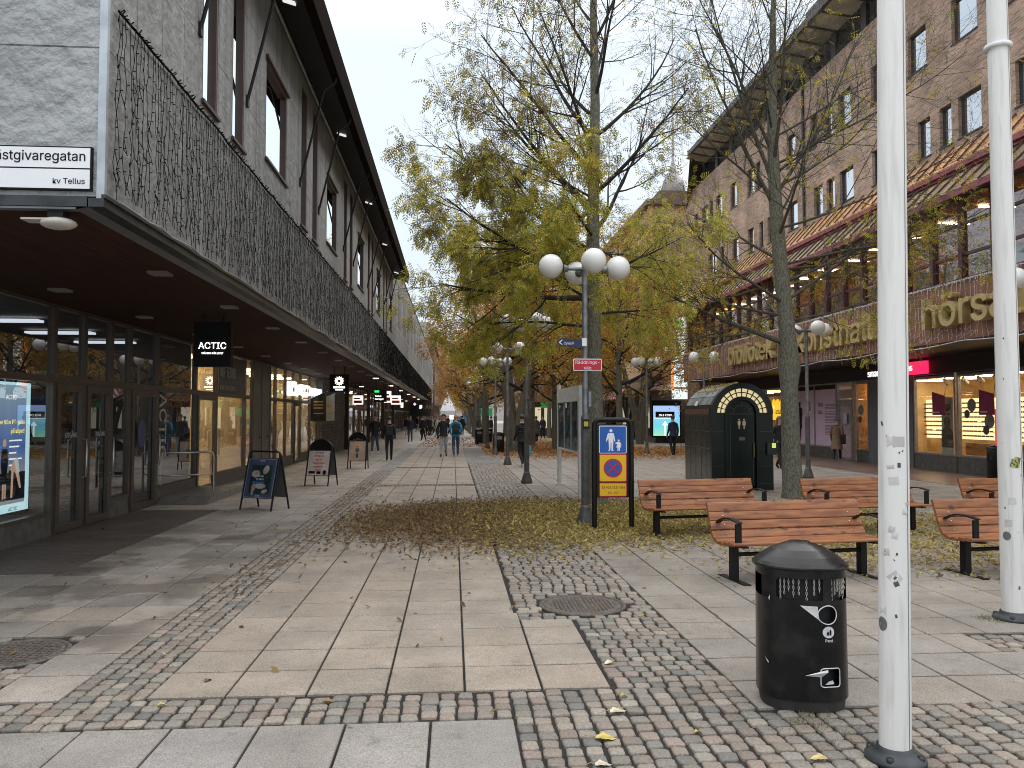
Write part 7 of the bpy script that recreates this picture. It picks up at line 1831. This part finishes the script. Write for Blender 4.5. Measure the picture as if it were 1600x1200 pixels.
def person(label, loc, heading, h=1.75, top='black', bottom='jeans', shoes='shoe_dark', hair='dark', stride=.28, hands='swing', coat=0, longhair=False, extras=(), bulk=1.0, group=None):
    """heading: degrees, 0 faces +Y"""
    t = thing('person', label, 'person', (loc[0], loc[1], 0), R(heading), group)
    s = stride
    J = [(0, 0, .95), (0, .0, 1.12), (0, .01, 1.30), (0, .0, 1.43), (0, .01, 1.51), (0, .03, 1.585), (0, .035, 1.66), (0, .025, 1.725)]
    Rr = [(.135 * bulk, .11 * bulk), (.135 * bulk, .11 * bulk), (.15 * bulk, .115 * bulk), (.125, .09), (.052, .052), (.072, .082), (.078, .092), (.055, .065)]
    Ed = [(i, i + 1) for i in range(7)]
    part = ['b', 't', 't', 't', 'n', 'h', 'h', 'h']
    for sd in (-1, 1):
        o = len(J)
        sw = s * .45 * sd * -1
        if hands == 'swing': arm = [(sd * .17, 0, 1.41), (sd * .215, -.02 + sw * .3, 1.14), (sd * .23, .06 + sw, .92), (sd * .235, .09 + sw * 1.2, .83)]
        elif hands == 'pocket': arm = [(sd * .17, 0, 1.41), (sd * .25, -.05, 1.16), (sd * .20, .10, .97), (sd * .15, .13, .92)]
        else: arm = [(sd * .17, 0, 1.41), (sd * .23, -.02, 1.14), (sd * .12, .19, 1.12), (sd * .04, .22, 1.15)]
        J += arm; Rr += [.066, .053, .036, .030]; Ed += [(3, o), (o, o + 1), (o + 1, o + 2), (o + 2, o + 3)]; part += ['t', 't', 't', 's']
    for sd in (-1, 1):
        o = len(J); f = s * sd
        kb = .06 if f < 0 else 0
        leg = [(sd * .085, 0, .88), (sd * .095, f * .42 + .03 + kb, .49), (sd * .095, f * .95 - kb, .085 + (.05 if f < -.1 else 0)), (sd * .105, f * .95 + .12 - kb, .035 + (.0 if f < -.1 else 0))]
        J += leg; Rr += [.098, .066, .048, .036]; Ed += [(0, o), (o, o + 1), (o + 1, o + 2), (o + 2, o + 3)]; part += ['b', 'b', 'f', 'f']
    k = h / 1.78
    me = skin_mesh([tuple(c * k for c in j) for j in J], Ed, [tuple(x * k for x in r) if hasattr(r, '__len__') else r * k for r in Rr])
    me.name = 'body'
    for m in (cm(*top), cm(*bottom), cm(*shoes), skinm): me.materials.append(m)
    Jv = [Vector(j) * k for j in J]
    segs = []
    for a, b in Ed:
        A_, B_ = Jv[a], Jv[b]; pb = part[b]
        segs.append((A_, B_, {'t': 0, 'b': 1, 'f': 1, 's': 3, 'h': 3, 'n': 3}[pb], a, b))
    for pl in me.polygons:
        c = pl.center; best = None
        for A_, B_, mi, a, b in segs:
            ab = B_ - A_; t_ = max(0, min(1, (c - A_).dot(ab) / ab.length_squared)); dd = (c - (A_ + ab * t_)).length
            if best is None or dd < best[0]: best = (dd, mi, a, b, t_)
        mi = best[1]; a, b = best[2], best[3]
        if c.z < .115 * k: mi = 2
        elif a in (3,) and b == 4 and c.z < 1.475 * k: mi = 0
        elif mi == 1 and c.z > .90 * k: mi = 0
        elif b in (11, 15) and best[4] < .35: mi = 0
        pl.material_index = mi
        pl.use_smooth = True
    bo = bpy.data.objects.new('body', me); COL.objects.link(bo); bo.parent = t
    # fingers: five short chains per hand rooted in the palm, same mesh kind as body kept as a child glove of skin
    mb = MB()
    for o in (8, 12):
        w_, hd = Jv[o + 2], Jv[o + 3]; d = (hd - w_).normalized()
        if hands == 'pocket': continue
        lat = Vector((0, 1, 0)) if abs(d.y) < .8 else Vector((1, 0, 0))
        for q_, (u_, L) in enumerate(((-.026, .055), (-.009, .066), (.009, .062), (.025, .048))):
            p0 = hd + lat * u_ * k; mb.tube([p0 - d * .01, p0 + d * L * .55 * k, p0 + d * L * k + Vector((0, .010, 0))], [.0095, .0085, .006], 6)
        mb.tube([hd - d * .03 + Vector((0, .02, 0)), hd + Vector((0, .042, -.012)), hd + d * .03 + Vector((0, .046, -.012))], [.011, .010, .007], 6)
    if mb.v: mb.build('fingers', skinm, bo)
    # face
    mb = MB(); H = Vector((0, .035, 1.655)) * k
    mb.tube([H + Vector((0, .088, .01)) * k, H + Vector((0, .112, -.022)) * k, H + Vector((0, .09, -.034)) * k], [.008, .013, .008], 6)
    for sd in (-1, 1): mb.sphere(H + Vector((sd * .078, -.01, -.005)) * k, .022 * k, 8, 6, sc=(.4, .7, 1.2))
    fc_ = mb.build('nose_and_ears', skinm, bo)
    mb = MB()
    for sd in (-1, 1): mb.sphere(H + Vector((sd * .03, .083, .008)) * k, .009 * k, 8, 5, sc=(1.2, .6, .7)); mb.box(H.x + (sd * .03 - .016) * k, H.x + (sd * .03 + .016) * k, H.y + .084 * k, H.y + .092 * k, H.z + .026 * k, H.z + .031 * k)
    mb.build('eyes', M('eye_dark', (.02, .015, .012), .4), bo)
    mb = MB(); mb.box(H.x - .022 * k, H.x + .022 * k, H.y + .078 * k, H.y + .09 * k, H.z - .056 * k, H.z - .048 * k); mb.build('mouth', M('lips', (.3, .12, .10), .5), bo)
    # hair cap
    mb = MB(); n_, kk = 18, 10; v = []; fs = []; rrr = random.Random(len(label))
    HH = H + Vector((0, -.012, .03)) * k
    for i in range(kk + 1):
        ph = R(118) * i / kk
        for j in range(n_):
            a = 2 * PI * j / n_; front = max(0, math.sin(a)); ph2 = ph * (1 - .42 * front); r_ = .101 * k * (1 + rrr.uniform(-.03, .05))
            v.append((HH.x + r_ * .92 * math.sin(ph2) * math.cos(a), HH.y + r_ * 1.08 * math.sin(ph2) * math.sin(a), HH.z + r_ * math.cos(ph2)))
    for i in range(kk):
        for j in range(n_): fs.append((i * n_ + j, i * n_ + (j + 1) % n_, (i + 1) * n_ + (j + 1) % n_, (i + 1) * n_ + j))
    mb.add(v, fs, 0, True); hm = mb.build('hair', hairs[hair], bo)
    if longhair:
        mb = MB()
        for j in range(15):
            a = R(180 + 180 * j / 14); x, y = .082 * math.cos(a), .085 * math.sin(a)
            mb.tube([(H.x + x * k, H.y + (y - .01) * k, H.z + .04 * k), (H.x + x * 1.15 * k, H.y + (y * 1.1 - .01) * k, H.z - .09 * k), (H.x + x * 1.5 * k, H.y + (y * 1.2 + .01) * k, H.z - .25 * k), (H.x + x * 1.3 * k, H.y + (y + .02) * k, H.z - .38 * k)], [.02, .024, .022, .008], 6)
        mb.build('hair_length', hairs[hair], hm)
    # jacket hem / coat skirt
    hem = .86 if not coat else coat
    mb = MB(); n_ = 20; v = []; lv = [(1.36, .165, .12), (1.2, .165, .125), (1.05, .162, .13), (.95, .17, .138), (hem, .18 + (.95 - hem) * .12, .145 + (.95 - hem) * .22 + abs(s) * (.25 if coat else .05))]
    for z, rx, ry in lv:
        for j in range(n_): a = 2 * PI * j / n_; w1 = 1 + .03 * math.sin(3 * a + z * 9); v.append((rx * bulk * k * math.cos(a) * w1, (ry * bulk * math.sin(a) + .005) * k * w1, z * k))
    fs = [(i * n_ + j, i * n_ + (j + 1) % n_, (i + 1) * n_ + (j + 1) % n_, (i + 1) * n_ + j) for i in range(len(lv) - 1) for j in range(n_)]
    mb.add(v, fs, 0, True); jk = mb.build('coat' if coat else 'jacket', cm(*top), bo)
    mb = MB(); mb.tube([(.068 * k * math.cos(a * PI / 6), (.068 * math.sin(a * PI / 6) - .01) * k, (1.475 + .008 * math.sin(a * PI / 6)) * k) for a in range(13)], .022 * k, 6, caps=False); mb.build('collar', cm(*top), jk)
    for ex in extras:
        if ex[0] == 'backpack':
            mb = MB(); mb.rbox(-.14 * k, .14 * k, -.27 * k, -.11 * k, .98 * k, 1.42 * k, .06 * k, 0, 4); mb.rbox(-.10 * k, .10 * k, -.31 * k, -.265 * k, 1.02 * k, 1.2 * k, .02 * k); 
            bpk = mb.build('backpack', cm(*ex[1]), None); bpk.location = t.location; bpk.rotation_euler = t.rotation_euler; tag(bpk, ex[2], 'backpack')
            mb = MB()
            for sd in (-1, 1): mb.tube([(sd * .09 * k, -.13 * k, 1.42 * k), (sd * .10 * k, .0, 1.47 * k), (sd * .11 * k, .13 * k, 1.36 * k), (sd * .13 * k, .13 * k, 1.15 * k), (sd * .15 * k, -.1 * k, 1.02 * k)], .017 * k, 6)
            mb.build('straps', cm(*ex[1]), bpk)
        if ex[0] == 'bag':
            mb = MB(); x, y, z = ex[3]; mb.rbox(x - .02, x + .1, y - .16, y + .16, z - .36, z, .05, 0, 4); bg_ = mb.build('shoulder_bag' if ex[4] else 'carrier_bag', cm(*ex[1]), None); bg_.location = t.location; bg_.rotation_euler = t.rotation_euler; tag(bg_, ex[2], 'bag')
            mb = MB(); mb.tube([(x + .04, y - .08, z - .01), (x + .02, y, z + (.42 if ex[4] else .1)), (x + .04, y + .08, z - .01)], .008, 5); mb.build('handles', cm(*ex[1]), bg_)
    return t
BK = ('cloth_black', (.012, .012, .014)); JE = ('jeans_blue', (.045, .07, .13)); GT = ('trousers_grey', (.32, .33, .34)); SD = ('shoe_dark', (.02, .02, .02)); SW = ('shoe_white', (.65, .65, .65)); BT = ('trousers_black', (.012, .012, .014)); NV = ('cloth_navy', (.015, .02, .04)); CA = ('coat_camel', (.20, .13, .08)); BL = ('cloth_blue', (.03, .25, .42)); GR = ('cloth_green', (.05, .055, .035)); CG = ('coat_grey', (.10, .11, .11)); BE = ('cloth_beige', (.4, .35, .28))
q = g(586, 709); person('person in black jacket and blue jeans walking by the arcade windows beyond the watch sign', q, 175, 1.82, BK, JE, SW, 'dark', .26, 'pocket')
q = g(608, 720); person('person dressed in black with dark backpack walking away near the arcade', q, 8, 1.74, BK, BT, SD, 'dark', .2, extras=[('backpack', ('pack_black', (.02, .02, .022)), 'black backpack on the back of the person dressed in black')])
q = g(641, 691); person('person in navy jacket and jeans farther along the arcade', q, 178, 1.75, NV, JE, SD, 'dark', .12)
q = g(693, 714); person('person in black jacket and light grey trousers walking towards the camera', q, 176, 1.84, BK, GT, SD, 'dark', .16, 'pocket')
q = g(712, 714); mb = None; person('person with light blue sleeves and jeans beside the one in grey trousers', q, 4, 1.80, BL, JE, SW, 'blond', .12, 'pocket', extras=[('backpack', ('pack_black', (.02, .02, .022)), 'black backpack worn over the light blue jacket')])
q = g(816, 729); tpb = person('person in black puffer jacket behind the thin lamp post holding a bag', q, 20, 1.80, BK, BT, SW, 'dark', .2, extras=[('bag', ('bag_cyan', (.02, .30, .55)), 'bright light blue carrier bag in the hand of the person in black puffer jacket', (.20, .10, .72), False)], bulk=1.12)
mb = MB(); [mb.tube([(.175 * math.cos(a * PI / 8), .135 * math.sin(a * PI / 8) + .005, z) for a in range(17)], .028, 6, caps=False) for z in (.92, .99, 1.06, 1.13, 1.20, 1.27, 1.34)]; mb.build('jacket_quilting', cm(*BK), tpb)
q = g(1218, 734); person('person with long brown hair in black jacket and trousers right of the toilet kiosk', q, 196, 1.74, BK, BT, SD, 'brown', .22, 'pocket', longhair=True)
q = g(1308, 722); person('person in knee-length brown coat and white shoes walking past the pink shop window', q, -35, 1.70, CA, NV, SW, 'grey', .24, coat=.52, extras=[('bag', ('bag_black', (.012, .012, .012)), 'black shoulder bag carried by the person in brown coat', (.20, .02, 1.05), True)])
q = g(1000, 692); person('person in dark green clothes standing at the ochre building left of the lit screen', q, 120, 1.75, GR, GR, SD, 'dark', .05, 'pocket')
q = g(988, 693); person('person in black standing close behind the sign stand by the far wall', q, 200, 1.72, BK, BT, SD, 'dark', .05)
q = g(1052, 712); person('person in dark navy jacket half hidden by the left side of the toilet kiosk', q, 10, 1.78, NV, BT, SD, 'dark', .1)
q = g(838, 691); person('person in long grey coat standing beyond the notice board in the distance', q, 20, 1.75, CG, BT, SD, 'brown', .08, coat=.6)
q = g(848, 686); cr1 = person('person in black in the small group left of the notice board', q, 160, 1.75, BK, BT, SD, 'dark', .1)
q = g(722, 681); person('person in long black coat walking on the street behind the pair', q, 5, 1.78, BK, BT, SD, 'dark', .15, coat=.6)
q = g(668, 681); cr2 = person('person in black top and pale trousers left of the walking pair in the distance', q, 185, 1.74, BK, GT, SD, 'dark', .2)
q = g(675, 681); cr3 = person('person in beige jacket in the distance by the arcade end', q, 5, 1.70, BE, BT, SD, 'blond', .2)
crowd = [cr1, cr2, cr3]; rr = random.Random(44)
LAB = ['small dark-clothed figure in the distant crowd far down the street', 'small figure in black top and pale trousers in the distant crowd', 'small figure in beige jacket in the distant crowd']
for k in range(46):
    y = rr.uniform(56, 125); x = rr.uniform(-3.6, 9 if y < 90 else 4)
    if k < 14: x = rr.uniform(-4.5, -1.0)
    ci = k % 3 if k % 4 else 0; dup(crowd[ci], LAB[ci], (x, y, 0), R(rr.uniform(0, 360)), ('distant crowd in dark clothes', 'distant crowd in pale trousers', 'distant crowd in beige')[ci])
